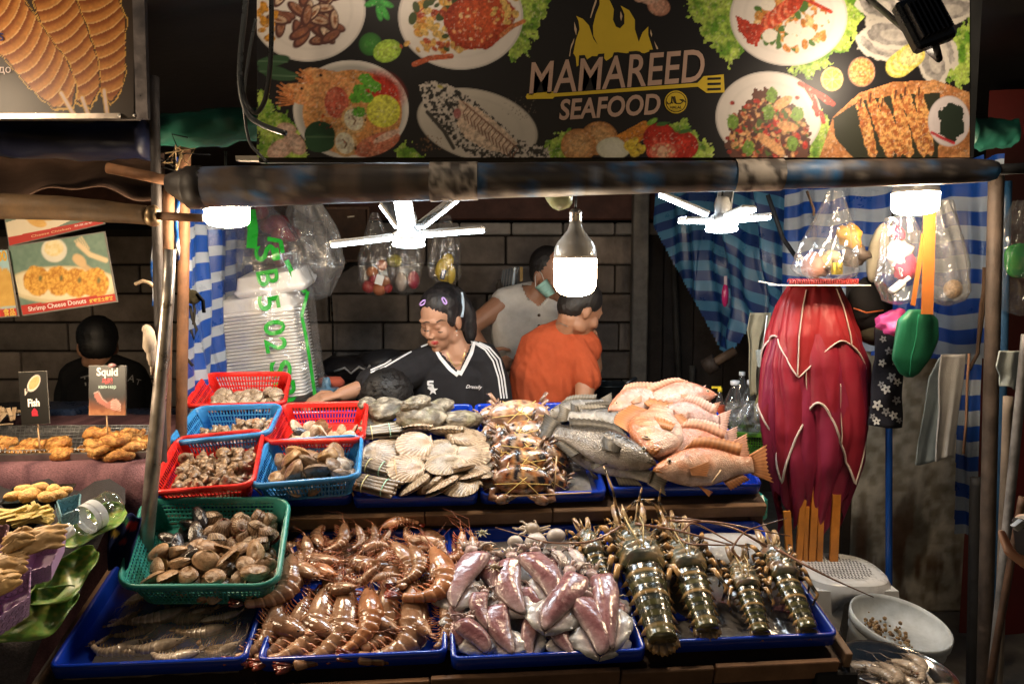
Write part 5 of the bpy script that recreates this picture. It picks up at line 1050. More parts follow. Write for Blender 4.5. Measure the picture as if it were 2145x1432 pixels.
for i, P in ((0, [(1300, 1095, .08), (1290, 1060, .14), (1285, 1030, .18), (1268, 985, .22), (1264, 975, .225)]), (0, [(1335, 1092, .09), (1338, 1060, .15), (1340, 1040, .18), (1345, 1020, .2)]), (5, [(1385, 1092, .09), (1375, 1060, .14), (1350, 1045, .17), (1330, 1050, .17)]), (5, [(1400, 1090, .09), (1380, 1050, .16), (1385, 1020, .20)]), (6, [(1300, 1080, .08), (1330, 1050, .15), (1372, 1045, .17)])):
    pts = np.array([LOW.w(*p) for p in P]); n_ = 15; u = np.linspace(0, 1, n_); k = np.linspace(0, 1, len(pts)); q = np.array([np.interp(u, k, pts[:, j]) for j in range(3)]).T
    m = MB(); m.tube(q, np.linspace(.005, .0022, n_), 6, np.array([(.03, .025, .02) if (j//2) % 2 else (.48, .30, .14) for j in range(n_)])); m.build('leg', WET, lobs[i])
b = MB(); x0 = lx(1372, 1340)[0]+.02; x1 = lx(1755, 1340)[0]-.03; y0 = lx(1500, 1340)[1]+.02
G = np.array([[LOW.p(x-.03*(y-y0), y, -.034+.022*fbm(np.array([[x*13, y*13, 5]]), 6)[0]) for x in np.linspace(x0, x1, 40)] for y in np.linspace(y0, .42, 34)]); q = G.reshape(-1, 3); b.grid(G, mix((.12, .105, .09), (.32, .31, .30), fbm(q*25, 5))); b.build('crushed_ice', ICE, kind='stuff')
b = MB(); b.ell((0, 0, 0), (.16, .07, .03), frame(LOW.w(1530, 1155, .0), LOW.ex, LOW.n), 16, 9, (.56, .56, .57), .3, 14, 4); b.build('ice_block', ICE, label='lump of white ice behind the lobsters', cat='ice block')
# ================================================================== SHELF: OYSTERS, SCALLOPS, RAZORS, CRABS, FISH
for i, (px, py, w, h, l, e) in enumerate(((810, 858, 74, .05, 'broad rough oyster at the left of the back row', 1), (884, 872, 84, .05, 'largest knobbly oyster, second from the left in the back row', 1.15), (872, 846, 60, .085, 'long narrow oyster lying on top of the largest one', .8), (965, 882, 80, .035, 'flat dark-veined oyster between the largest one and the crabs', .8), (788, 888, 56, .02, 'small grey oyster above the upper razor clam bundle', .8), (770, 845, 40, .05, 'green-tinged oyster by the rim of the red basket', 1), (838, 890, 40, .02, 'smallest oyster, under the two big ones', 1), (925, 850, 50, .03, 'oyster half hidden behind the largest one', 1))):
    p = UP.w(px, py, h); s = w*mmpx(p[1]); o = tag(link('oyster', OYS[i % 5], None, frame(p, UP.ex, UP.n)@RZ(rnd(-.5, .5))@S(s*1.05, s*.95*e, s*.85)), l, 'oyster', 'rough oysters at the back of the shelf')
scl = [(797, 948, 80, 10, .35, .035), (868, 934, 82, -12, .30, .045), (924, 945, 76, 5, .35, .035), (992, 950, 82, 15, .30, .035), (874, 900, 74, -6, 1.05, .03), (936, 903, 80, 4, 1.0, .035), (978, 916, 84, 24, .6, .04), (850, 982, 84, 6, .35, .04), (930, 974, 84, -10, .55, .045), (965, 980, 66, -18, 1.0, .04), (868, 966, 74, 0, 1.0, .02), (868, 1017, 78, -52, 1.0, .02), (903, 1013, 72, -55, 1.05, .015), (925, 1018, 84, -48, .95, .025), (962, 1018, 86, -14, .55, .025), (1006, 992, 60, 10, .7, .03), (985, 998, 66, -30, .9, .03), (832, 1000, 60, -40, .9, .0), (1005, 972, 60, 30, .5, .02), (945, 992, 70, -25, .8, .01), (820, 925, 60, 20, .5, .01), (900, 960, 74, 30, .4, .01), (1000, 930, 60, -20, .6, .01)]
so = sorted(range(len(scl)), key=lambda i: scl[i][0])
for i, (px, py, w, a, tl, h) in enumerate(scl):
    p = UP.w(px, py, h); s = w*mmpx(p[1])*1.02; nrm = UP.n*(cos(tl))+(-UP.ey)*0+np.array([0, -.35, .0])
    M = frame(p, UP.ex, UP.n)@RZ(radians(-a))@RX(.55-tl*1.25)@RZ(pi/2*(1 if i % 3 else -.6)+rnd(-.3, .3))@S(s)
    kind = 'standing nearly on edge' if tl > .8 else 'lying flat with its fan showing'
    spawn('scallop', SCA[i % 3], M, 'cream scallop %s, %s of the pile' % (kind, ORD[so.index(i)]+' from the left'), 'scallop', 'scallops piled on the shelf')
def razor(a, b, w, label, h, cols):
    p = UP.w(a[0], a[1], h); q = UP.w(b[0], b[1], h); M = frame(p, q-p, UP.n); L = np.linalg.norm(q-p); W = w*mmpx(p[1]); t = thing('razor_bundle', label, 'razor clams', p, 'bundles of razor clams'); i = 0
    for z in range(2):
        for k in range(4):
            m = MB(); y = (k-1.5)*W/4; e = rnd(-.01, .012); ux_ = np.linspace(0, 1, 9); hh = .007; P = [(x*L+e, y+.002*sin(x*5+k), z*.015) for x in ux_]
            m.tube(P, np.r_[W/9, np.full(7, W/7.4), W/9], 9, mix(cols[0], cols[1], np.tile(fbm(np.c_[ux_*9, ux_*0+k, ux_*0], i)[:, None], (1, 1))[:, 0]), flat=.62); m.recolor(lambda v, c: mix(c, cols[2], sst(.6, .75, fbm(v*np.array([30, 200, 60]), i))*.7)); m.v = [xf(M, v) for v in m.v]; m.build('razor_shell', SHE, t); i += 1
    for x, c in ((.25, (.62, .55, .28)), (.72, (.30, .55, .42))):
        m = MB(); A = np.linspace(0, 2*pi, 20); m.tube([(x*L, W*.56*cos(q), .0075+.018*sin(q)) for q in A], .0018, 5, c); m.v = [xf(M, v) for v in m.v]; m.build('rubber_band', PLA, t)
RZC = ((.30, .26, .20), (.20, .165, .125), (.40, .37, .30)); RZD = ((.17, .12, .085), (.26, .20, .14), (.08, .06, .045))
razor((758, 912), (838, 902), 36, 'pale banded bundle of razor clams just below the oysters', .03, RZC); razor((758, 976), (818, 990), 34, 'dark bundle of razor clams squeezed beside the blue basket', .03, RZD); razor((744, 1012), (832, 1030), 44, 'brown bundle of razor clams in the front corner beside the blue basket', .02, RZD)
def crab(px, py, w, h, k, label, rx, rz=0., sy=1.):
    p = UP.w(px, py, h); s = w*mmpx(p[1]); spawn('crab', CRA[k], frame(p, UP.ex, UP.n)@RX(rx)@RZ(rz+pi)@S(s, s*sy, s), label, 'crab', 'crabs stacked in the middle of the shelf')
for px, py, w, h, k, rx, rz, l in ((1088, 866, 118, .070, 0, .55, 0, 'palest crab, topmost of the heap of crabs'), (1086, 908, 104, .055, 1, .5, .3, 'blue-grey crab under the palest one, wound with raffia'), (1104, 936, 108, .050, 1, .6, -.25, 'brown crab in the middle of the heap, crossed with raffia'), (1098, 966, 112, .046, 2, .55, .2, 'dark crab with orange claws, second from the bottom'), (1094, 1003, 118, .034, 2, .75, -.05, 'lowest and darkest crab at the front of the heap'), (1036, 900, 84, .03, 1, .4, .9, 'mottled crab at the upper left of the heap'), (1046, 950, 88, .03, 2, .6, .7, 'dark mottled crab halfway down the left of the heap'), (1048, 1002, 88, .012, 2, .6, .4, 'dark crab at the lower left, against the scallops'), (1150, 905, 80, .03, 1, .5, -.8, 'orange mottled crab under the tail of the dark fish'), (1152, 950, 88, .028, 2, .6, -.6, 'mottled crab halfway down the right of the heap'), (1150, 1000, 84, .012, 2, .7, -.5, 'dark crab at the lower right, on the crushed ice'), (1030, 862, 60, .02, 0, .3, .5, 'small pale crab left of the palest one')): crab(px, py, w, h, k, l, rx, rz)
b = MB(); G = np.array([[UP.p(x, y, -.034+.03*fbm(np.array([[x*13, y*13, 1]]), 8)[0]) for x in np.linspace(ux(1010, 1036)[0]+.02, ux(1268, 1036)[0]-.03, 24)] for y in np.linspace(ux(1140, 1036)[1]+.02, .46, 40)]); b.grid(G, (.26, .255, .25)); b.build('crushed_ice', ICE, kind='stuff')
def fish(a, b, k, label, h0, h1, hgt, roll, flip=False):
    """a: mouth, b: tail tip in the photo; hgt: body depth in photo px"""
    p_ = UP.w((a[0]+b[0])/2, (a[1]+b[1])/2, h0); tc_ = CAM-p_; tc_ /= np.linalg.norm(tc_)
    M = lay(UP, a, b, h0, h1, nrm=tc_*.9+UP.n*.35); L = np.hypot(a[0]-b[0], a[1]-b[1]); nat = .385 if k in ('red', 'orange', 'pink') else .245
    y = hgt/(L*nat)*(1.36 if nat > .3 else 1.15); up = M.to_3x3()@Vector((0, 1, 0))
    if up.y < 0 and not flip: M = M@S(1, -1, 1)     # dorsal side away from the viewer
    sgn = 1
    spawn('fish', FI[k], M@RX(roll)@S(1, y, max(.8, min(1.5, y))), label, 'fish', ('red tilapia' if nat > .3 else 'silver sea bass')+' on the shelf')
fish((1372, 970), (1126, 890), 'dark', 'dark grey sea bass lying across the others, head to the right', .075, .075, 72, -.25)
fish((1170, 930), (1404, 1014), 'pale', 'pale silver sea bass in front of the dark one, its head under the crabs', .03, .03, 54, .1)
fish((1330, 900), (1165, 865), 'pale', 'blue-silver sea bass just behind the dark one', .05, .05, 46, 0); fish((1140, 872), (1288, 838), 'pale', 'pale sea bass at the very back of the silver fish', .03, .03, 34, 0); fish((1340, 886), (1190, 862), 'dark', 'sea bass showing only its striped dorsal fin above the dark one', .055, .06, 44, 0)
fish((1500, 826), (1316, 842), 'red', 'topmost red tilapia at the back, tail to the left', .10, .08, 46, 0)
fish((1310, 842), (1484, 832), 'pink', 'pale pink tilapia along the back of the tray', .07, .07, 60, 0)
fish((1274, 860), (1424, 812), 'red', 'red tilapia with its mouth pointing at the silver fish', .085, .09, 40, -.2)
fish((1352, 834), (1506, 866), 'red', 'red tilapia whose tail hangs over the upper right rim', .07, .06, 62, 0); fish((1378, 862), (1530, 888), 'pink', 'pink-silver tilapia in the middle of the red fish', .075, .06, 76, 0)
fish((1366, 950), (1390, 838), 'orange', 'orange tilapia lying crosswise with its head towards the viewer', .10, .095, 74, 0, True)
fish((1382, 912), (1548, 918), 'pink', 'pinkish tilapia third from the front', .08, .05, 56, .1); fish((1366, 952), (1572, 936), 'red', 'red tilapia with its round eye showing, second from the front', .07, .05, 62, .1)
fish((1370, 982), (1614, 972), 'orange', 'largest orange-red tilapia at the front of the shelf', .065, .055, 92, .12)
for (a, b_, h0, h1, l) in (((1066, 968), (1044, 1034), .07, .0, 'bamboo stick leaning on the lowest crab'), ((1166, 955), (1160, 1032), .07, .0, 'bamboo stick standing in the ice right of the crabs'), ((1064, 1039), (1238, 1031), .01, .01, 'long bamboo stick along the front rim below the crabs'), ((826, 962), (833, 1014), .07, .03, 'short bamboo stick stuck among the scallops'), ((680, 1006), (715, 1040), .04, .0, 'bamboo stick in front of the blue basket'), ((724, 1000), (742, 1040), .04, .0, 'second bamboo stick in front of the blue basket, nearer the scallops'), ((527, 1015), (548, 1036), .04, .0, 'bamboo stick between the red and blue front baskets'), ((1492, 1010), (1510, 984), .08, .1, 'splinter of bamboo on the flank of the largest tilapia')):
    m = MB(); m.tube([UP.w(*a, h0), UP.w(*b_, h1)], .0022, 6, (.48, .33, .19)); m.build('bamboo_stick', WOO, label=l, cat='stick')
# ================================================================== PEOPLE
SK = (.38, .20, .125); SKD = (.32, .16, .098)
def limb(mb, P, r, flat=1.):
    P = np.asarray(P, float); r = np.asarray(r, float); u = np.linspace(0, 1, len(P)); q = np.linspace(0, 1, 4*len(P)); Q = np.array([np.interp(q, u, P[:, j]) for j in range(3)]).T
    mb.tube(Q, np.interp(q, u, r), 14, flat=flat); [mb.ell(p, k*.99, None, 10, 7) for p, k in zip(P, r) if flat == 1.]
def head_frame(c, yaw, pitch, roll=0):
    """local x = to the head's left side as seen from the front, y = face direction, z = crown"""
    F = np.array([sin(radians(yaw))*cos(radians(pitch)), -cos(radians(yaw))*cos(radians(pitch)), -sin(radians(pitch))]); U = np.array([0, 0, 1.]); U = U-F*(U@F); U /= np.linalg.norm(U)
    a = radians(roll); Rr = np.cross(F, U); U2 = U*cos(a)+Rr*sin(a); Rr = np.cross(F, U2)
    M = Matrix.Identity(4)
    for i in range(3): M[i][0] = Rr[i]; M[i][1] = F[i]; M[i][2] = U2[i]; M[i][3] = c[i]
    return M
def head(mb, M, s=1., fem=True):
    A = np.array(M)[:3, :3]; E = lambda c, r: mb.ell(xf(M, np.array(c)*s)[0], 1, Matrix(np.vstack([np.hstack([A*np.array(r)*s, [[0], [0], [0]]]), [0, 0, 0, 1]]).tolist()), 18, 13)
    E((0, -.004, .025), (.073, .093, .096)); E((0, .018, -.035), (.060, .068, .066)); E((0, .034, -.068), (.046, .050, .045)); E((0, .066, -.098), (.020, .020, .018))
    for sd in (-1, 1):
        E((sd*.037, .056, -.030), (.028, .026, .028)); E((sd*.031, .074, .004), (.016, .012, .011)); E((sd*.073, -.010, -.012), (.010, .020, .032)); E((sd*.011, .094, -.036), (.009, .009, .008)); E((sd*.049, .0, -.07), (.018, .035, .03))
    E((0, .080, .026), (.048, .014, .013)); E((0, .098, -.030), (.011, .014, .011)); mb.tube(xf(M, np.array([(0, .084, .014), (0, .095, -.008), (0, .104, -.028)])*s), np.array([.008, .009, .011])*s, 10)
    E((0, .088, -.060), (.023, .011, .008)); E((0, .086, -.073), (.019, .011, .008))
def hand(mb, w, d, n, s=1., curl=.3, thumb=1):
    d = np.asarray(d, float); d /= np.linalg.norm(d); n = np.asarray(n, float); n = n-d*(n@d); n /= np.linalg.norm(n); x = np.cross(d, n)
    limb(mb, [w, w+d*.03*s, w+d*.085*s], np.array([.024, .030, .034])*s, .5)
    for k, (o, L) in enumerate(((-.027, .065), (-.009, .075), (.009, .07), (.026, .055))):
        p = w+d*.085*s+x*o*s; limb(mb, [p, p+(d*cos(curl*.5)-n*sin(curl*.5))*L*.5*s, p+(d*cos(curl*.5)-n*sin(curl*.5))*L*.5*s+(d*cos(curl*1.6)-n*sin(curl*1.6))*L*.5*s], np.array([.0092, .0085, .007])*s)
    p = w+d*.03*s-x*.028*s*thumb; limb(mb, [p, p+(d*.7-x*thumb*.7)*.035*s, p+(d*.9-x*thumb*.5-n*.3)*.065*s], np.array([.012, .0105, .008])*s)
def skinmesh(t, name, V, F, colfn, m=SKI):
    b = MB(); b.add(V, F, colfn(V)); o = b.build(name, m, t); return o, BVHTree.FromPolygons([Vector(v) for v in V], F)
def inpoly(P, x, y):
    ins = False; n = len(P)
    for i in range(n):
        (x1, y1), (x2, y2) = P[i], P[(i+1) % n]
        if (y1 > y) != (y2 > y) and x < (x2-x1)*(y-y1)/(y2-y1)+x1: ins = not ins
    return ins
def toph(V):
    q = np.asarray(V)-CAM; f = np.array([0, cos(PITCH), -sin(PITCH)]); u = np.array([0, sin(PITCH), cos(PITCH)]); z = q@f; return 1072.5+FPX*q[:, 0]/z, 716-FPX*(q@u)/z
def cut(V, F, poly, front):
    px, py = toph(V); out = []
    for f in F:
        c = V[list(f)].mean(0)
        if front(c) and inpoly(poly, px[list(f)].mean(), py[list(f)].mean()): continue
        out.append(f)
    return out
def skin_tone(c, seed=1): return lambda V: mix(np.array(c)*.88, np.array(c)*1.1, fbm(V*18, seed))
def legs(mb, hipL, hipR, z0=.2):
    for h in (hipL, hipR): limb(mb, [h, (h[0], h[1]-.02, (h[2]+z0)/2+.05), (h[0], h[1]+.02, z0+.09)], [.085, .06, .042]); mb.ell((h[0], h[1]-.05, z0+.035), (.042, .12, .035))
# ---- the woman
Y0 = 2.85; W = lambda px, py, d=0.: at(px, py, Y0+d)
t = thing('person', 'woman in black jersey with white V collar and stripes, looking down and reaching left', 'person', np.array([W(945, 900)[0], Y0, .2]))
hc = W(925, 668); HM = head_frame(hc, -33, 22, -4)
b = MB(); head(b, HM); nb = W(958, 742, .04)
limb(b, [xf(HM, (0, -.025, -.05))[0], (nb+xf(HM, (0, -.025, -.05))[0])/2, nb], [.053, .05, .056])
def torso(mb, e=0.):
    c = [(W(958, 755, .05), .085+e, .6), (W(950, 780, .04), .150+e, .62), (W(948, 830, .04), .165+e, .64), (W(950, 900, .05), .150+e, .66), (W(952, 960, .06), .155+e, .7)]
    Q = np.array([q[0] for q in c]); mb.tube(Q, [q[1] for q in c], 20, flat=.62, up=(0, 1, 0))
    limb(mb, [W(900, 752, .03), W(958, 748, .05), W(1012, 752, .05)], np.array([.052, .062, .055])+e)
torso(b)
limb(b, [W(892, 760, .02), W(800, 800, -.10), W(715, 826, -.20)], [.052, .042, .027]); hand(b, W(715, 826, -.20), W(660, 838, -.26)-W(715, 826, -.20), (0, -.3, 1), 1., .4, -1)
limb(b, [W(1018, 762, .05), W(1040, 850, .0), W(985, 905, -.16)], [.054, .044, .03]); hand(b, W(985, 905, -.16), (-.4, -.6, -.1), (0, -.2, 1), 1., .5)
legs(b, W(915, 970, .05), W(990, 970, .05)); V, F = fuse(b, .0048, 5)
body, bv = skinmesh(t, 'body', V, F, skin_tone(SK)); face_bv = bv
b = MB(); torso(b, .016); limb(b, [W(892, 760, .02), W(845, 782, -.04), W(776, 806, -.125)], [.070, .072, .066]); limb(b, [W(1018, 762, .05), W(1036, 810, .03), W(1042, 852, .0)], [.070, .070, .066])
q = b.v; V, F = fuse(b, .0055, 4); V = V+(fbm(V*np.array([16, 16, 9]), 3)[:, None]-.5)*.020*np.sign(V-V.mean(0))*np.array([.5, 1, 0])
F = cut(V, F, [(908, 722), (930, 745), (961, 779), (972, 755), (990, 712), (960, 700), (915, 705)], lambda c: c[1] < Y0+.03)
b = MB(); b.add(V, F, mix((.010, .010, .012), (.020, .019, .022), fbm(V*20, 2))); b.build('jersey', CLO, t); bv = BVHTree.FromPolygons([Vector(v) for v in V], F)
WC = (.62, .62, .64); m = MB(); decal_line(m, bv, [(910, 722), (925, 747), (945, 770), (961, 784)], [10, 14, 15, 13], WC, .006); decal_line(m, bv, [(961, 784), (972, 762), (984, 738), (992, 712)], [13, 15, 15, 12], WC, .0065); m.build('collar', CLO, t)
for k in (0, 1, 2): m = MB(); decal_line(m, bv, [(990+k*4, 716+k*-1), (1016+k*5, 732-k*2), (1033+k*7, 756-k*2), (1044+k*6, 790), (1050+k*6, 834)], 3.2, WC, .004); m.build('stripe', CLO, t)
for k in (0, 1): m = MB(); decal_line(m, bv, [(902, 718-k*6), (872, 730-k*7), (840, 748-k*8), (806, 768-k*6), (776, 780-k*5)], 3.2, WC, .004); m.build('stripe', CLO, t)
m = MB(); st = [(907+11*(1 if k % 2 == 0 else .42)*sin(k*pi/5), -(817-11*(1 if k % 2 == 0 else .42)*cos(k*pi/5))) for k in range(10)]
decal_verts(m, bv, [(907, -817)]+st, [(0, 1+k, 1+(k+1) % 10) for k in range(10)], 0, 0, 0, WC, .006)
for q in ([(908, 799), (897, 799), (897, 806), (906, 806), (906, 812), (896, 812)],): decal_line(m, bv, q, 4.5, WC, .006, 1.5)
V, F = textw('Dressily', 34, shear=.35, offset=.012); decal_verts(m, bv, V, F, 993, 811, 3, WC, .006); m.build('lettering', CLO, t)
m = MB(); FB = face_bv; BK = (.012, .008, .007)
decal_line(m, FB, [(886, 677), (893, 674), (900, 675.5)], [1.5, 3.4, 2.5], (.04, .024, .018), .002, 1.5); m.build('eyebrow', HAI, t); m = MB(); decal_line(m, FB, [(914, 675.5), (923, 670.5), (934, 671.5)], [2.4, 3.2, 1], (.04, .024, .018), .002, 1.5); m.build('eyebrow', HAI, t)
m = MB(); decal_line(m, FB, [(887, 691), (892, 693.5), (899, 693)], [1.5, 3.6, 2], BK, .002, 1.5); m.build('lash_line', HAI, t); m = MB(); decal_line(m, FB, [(917, 695), (922, 696), (928, 695.5)], [1.4, 3.2, 1.2], BK, .002, 1.5); m.build('lash_line', HAI, t)
m = MB(); decal_line(m, FB, [(903, 717.5), (907, 716), (911, 716.8), (915, 716), (919, 718)], [1.2, 3.4, 3, 3.4, 1], (.36, .014, .018), .002, 1.2); decal_line(m, FB, [(904, 719), (911, 720.3), (918, 719.3)], [1, 3.6, 1], (.42, .03, .03), .0022, 1.2); m.build('lips', SKI, t)
# hair: cap, nape, tail, bow
b = MB(); A = np.array(HM)[:3, :3]
def he(c, r): b.ell(xf(HM, c)[0], 1, Matrix(np.vstack([np.hstack([A*np.array(r), [[0], [0], [0]]]), [0, 0, 0, 1]]).tolist()), 20, 14)
he((0, -.020, .034), (.081, .094, .092)); he((0, -.045, -.005), (.075, .066, .085)); he((0, -.008, .062), (.079, .080, .073)); he((.066, .012, .015), (.014, .024, .045)); he((-.066, .018, .02), (.012, .022, .04)); he((.01, -.05, .095), (.05, .05, .04))
limb(b, [xf(HM, (-.03, -.08, .07))[0], xf(HM, (-.058, -.095, -.02))[0], xf(HM, (-.066, -.075, -.10))[0], xf(HM, (-.06, -.06, -.15))[0]], [.038, .036, .028, .012]); V, F = fuse(b, .005, 4)
V = V+(fbm(V*np.array([150, 150, 40]), 5)[:, None]-.5)*.008; m = MB(); m.add(V, F, mix((.005, .004, .005), (.03, .024, .024), sst(.5, .75, fbm(V*np.array([190, 190, 25]), 9)))); m.build('hair', HAI, t); hb = BVHTree.FromPolygons([Vector(v) for v in V], F)
for px, py, a in ((931, 630, -60), (886, 634, 40)):
    p, n = hitpx(hb, px, py)
    if p is not None: m = MB(); m.tube([p+np.array([.014*cos(q)*cos(radians(a))-.006*sin(q)*sin(radians(a)), -.006, .014*cos(q)*sin(radians(a))+.006*sin(q)*cos(radians(a))]) for q in np.linspace(0, 2*pi, 13)], .0035, 6, (.42, .27, .62)); m.build('hair_clip', PLA, t)
m = MB(); p = W(934, 612, .05)
for sd in (-1, 1): m.ell(p+np.array([sd*.035, .0, .0]), (.036, .016, .013), RY(.25*sd), 12, 8, (.012, .015, .035), .3, 30, 2)
m.ell(p, .013, None, 8, 6, (.012, .015, .035)); m.build('hair_bow', CLO, t)
G = np.array([[W(962+x+3*sin(y*3), 612+y*52, .0-.02*y) for x in (0, 4, 8)] for y in np.linspace(0, 1, 8)]); m = MB(); m.grid(G, (.42, .52, .62), thick=.002); m.build('ribbon', CLO, t)
p, n = hitpx(face_bv, 956, 690); p = p if p is not None else W(956, 690)
m = MB(); m.ell(p+np.array([0, -.005, -.004]), .0045, None, 8, 6, (.7, .7, .68)); m.ell(p+np.array([0, -.006, -.022]), .005, None, 8, 6, (.75, .72, .68)); m.tube([p+np.array([0, -.006, -.005]), p+np.array([0, -.006, -.02])], .0012, 5, (.5, .5, .5)); m.build('earring', MET, t)
m = MB(); decal_line(m, face_bv, [(936, 738), (945, 757), (956, 768), (966, 760), (974, 738)], 1.6, (.45, .33, .12), .002, 2); m.build('necklace', MET, t)
# ---- man in white sleeveless shirt
Y0 = 3.5
t = thing('person', 'man in white sleeveless button shirt, mint face mask pulled under his chin', 'person', np.array([W(1110, 900)[0], Y0, .2]))
HM = head_frame(W(1152, 574), 42, 12, 6); b = MB(); head(b, HM, 1.06); nb = W(1118, 628, .03)
limb(b, [xf(HM, (0, -.03, -.06))[0], nb], [.058, .062])
def torso(mb, e=0.):
    c = [(W(1112, 632, .04), .10+e), (W(1106, 660, .04), .175+e), (W(1105, 720, .04), .165+e), (W(1110, 790, .05), .15+e), (W(1112, 860, .06), .155+e)]
    mb.tube([q[0] for q in c], [q[1] for q in c], 20, flat=.62, up=(0, 1, 0)); limb(mb, [W(1058, 632, .04), W(1112, 622, .05), W(1160, 632, .05)], np.array([.06, .065, .06])+e)
torso(b); limb(b, [W(1052, 636, .03), W(982, 688, -.05), W(1018, 738, -.10)], [.058, .042, .030]); hand(b, W(1018, 738, -.10), (.9, -.1, -.5), (0, -1, 0), 1.05, .6)
limb(b, [W(1168, 640, .05), W(1200, 720, .02), W(1185, 800, -.12)], [.058, .044, .032]); hand(b, W(1185, 800, -.12), (-.2, -.5, -.6), (0, -.5, 1), 1.05, .6); legs(b, W(1082, 850, .05), W(1142, 850, .05)); V, F = fuse(b, .0062, 5)
_, face_bv = skinmesh(t, 'body', V, F, skin_tone(SKD, 2))
b = MB(); torso(b, .014); V, F = fuse(b, .008, 4); V = V+(fbm(V*np.array([12, 12, 5]), 7)[:, None]-.5)*.026*np.sign(V-V.mean(0))*np.array([.4, 1, 0])
F = cut(V, F, [(1092, 596), (1102, 622), (1128, 642), (1144, 628), (1156, 600)], lambda c: c[1] < Y0+.04); m = MB(); m.add(V, F, mix((.40, .38, .36), (.52, .50, .48), fbm(V*9, 4))); m.build('shirt', CLO, t); bv = BVHTree.FromPolygons([Vector(v) for v in V], F)
m = MB(); decal_line(m, bv, [(1096, 600), (1106, 624), (1130, 645)], 6, (.55, .53, .50), .008); decal_line(m, bv, [(1130, 645), (1146, 628), (1156, 602)], 6, (.55, .53, .5), .008); decal_line(m, bv, [(1129, 645), (1126, 700)], 8, (.48, .46, .44), .005); m.build('neckband', CLO, t)
m = MB()
for py in (640, 660, 682):
    p, n = hitpx(bv, 1129, py)
    if p is not None: m.ell(p+np.array([0, -.008, 0]), (.008, .004, .008), None, 8, 6, (.06, .035, .02))
m.build('buttons', PLA, t)
b = MB(); A = np.array(HM)[:3, :3]; he((0, -.022, .042), (.084, .098, .094)); he((0, -.052, .0), (.074, .058, .07)); V, F = fuse(b, .006, 4); V = V+(fbm(V*120, 5)[:, None]-.5)*.006; m = MB(); m.add(V, F, (.010, .008, .008)); m.build('hair', HAI, t)
G = []; 
for j, v in enumerate(np.linspace(0, 1, 6)): G.append([W(1121+u*24+v*18+6*v*(1-u), 602+v*22-u*18+8*u*v, -.10-.03*sin(pi*u)) for u in np.linspace(0, 1, 7)])
m = MB(); m.grid(G, (.32, .55, .48), thick=.002)
for j in (1, 3): m.grid([[np.array(p)+np.array([0, -.003, 0]) for p in G[j]], [np.array(p)+np.array([0, -.003, -.004]) for p in G[j]]], (.24, .44, .38))
m.build('face_mask', CLO, t)
m = MB(); m.tube([W(1122, 603, -.10), W(1121, 580, -.06), W(1126, 566, -.04)], .0018, 5, (.6, .6, .58)); m.tube([W(1140, 588, -.11), W(1134, 572, -.09), W(1128, 566, -.05)], .0018, 5, (.6, .6, .58)); m.build('mask_strap', CLO, t)
# ---- boy in orange t-shirt
Y0 = 3.02
t = thing('person', 'boy in plain orange t-shirt bending forward, seen from behind', 'person', np.array([W(1150, 900)[0], Y0, .2]))
HM = head_frame(W(1216, 650), 118, 26, 0); b = MB(); head(b, HM, .98); nb = W(1186, 700, .02)
limb(b, [xf(HM, (0, -.03, -.05))[0], nb], [.054, .060])
def torso(mb, e=0.):
    c = [(W(1184, 706, .03), .085+e), (W(1166, 735, .03), .138+e), (W(1148, 790, .03), .142+e), (W(1138, 850, .05), .145+e), (W(1145, 930, .06), .155+e)]
    mb.tube([q[0] for q in c], [q[1] for q in c], 20, flat=.72, up=(0, 1, 0)); limb(mb, [W(1130, 728, .04), W(1182, 708, .04), W(1222, 730, .02)], np.array([.055, .065, .058])+e)
torso(b); limb(b, [W(1218, 738, -.02), W(1226, 800, -.08), W(1222, 870, -.14)], [.054, .044, .032]); hand(b, W(1222, 870, -.14), (.1, -.5, -.6), (0, -.5, 1), .95, .5)
limb(b, [W(1128, 736, .06), W(1110, 810, .16), W(1170, 850, .26)], [.05, .042, .03]); limb(b, [W(1225, 740, .10), W(1252, 735, .20), W(1244, 700, .14)], [.05, .04, .03]) if False else None
limb(b, [W(1205, 735, .12), W(1246, 770, .16), W(1240, 700, .10)], [.045, .036, .026]); legs(b, W(1115, 940, .06), W(1180, 940, .06)); V, F = fuse(b, .0058, 5); _, fb = skinmesh(t, 'body', V, F, skin_tone((.36, .175, .10), 3))
b = MB(); torso(b, .026); limb(b, [W(1212, 732, -.02), W(1222, 764, -.05), W(1229, 794, -.07)], [.060, .060, .062]); limb(b, [W(1128, 736, .06), W(1120, 775, .12), W(1114, 800, .15)], [.066, .066, .064]); V, F = fuse(b, .0065, 4)
V = V+(fbm(V*np.array([24, 24, 9])+V[:, [2, 0, 1]]*8, 9)[:, None]-.5)*.026*np.sign(V-V.mean(0))*np.array([.4, 1, .1]); m = MB(); m.add(V, F, mix((.36, .065, .024), (.43, .082, .03), fbm(V*8, 4))); m.build('t_shirt', CLO, t)
b = MB(); A = np.array(HM)[:3, :3]; he((0, -.018, .042), (.082, .096, .092)); he((0, -.050, .005), (.072, .058, .07)); V, F = fuse(b, .0055, 4); V = V+(fbm(V*140, 5)[:, None]-.5)*.006; m = MB(); m.add(V, F, (.016, .012, .010)); m.build('hair', HAI, t)
m = MB(); decal_line(m, fb, [(1155, 682), (1172, 676), (1190, 684)], 1.8, (.4, .38, .34), .002); m.build('necklace', MET, t)
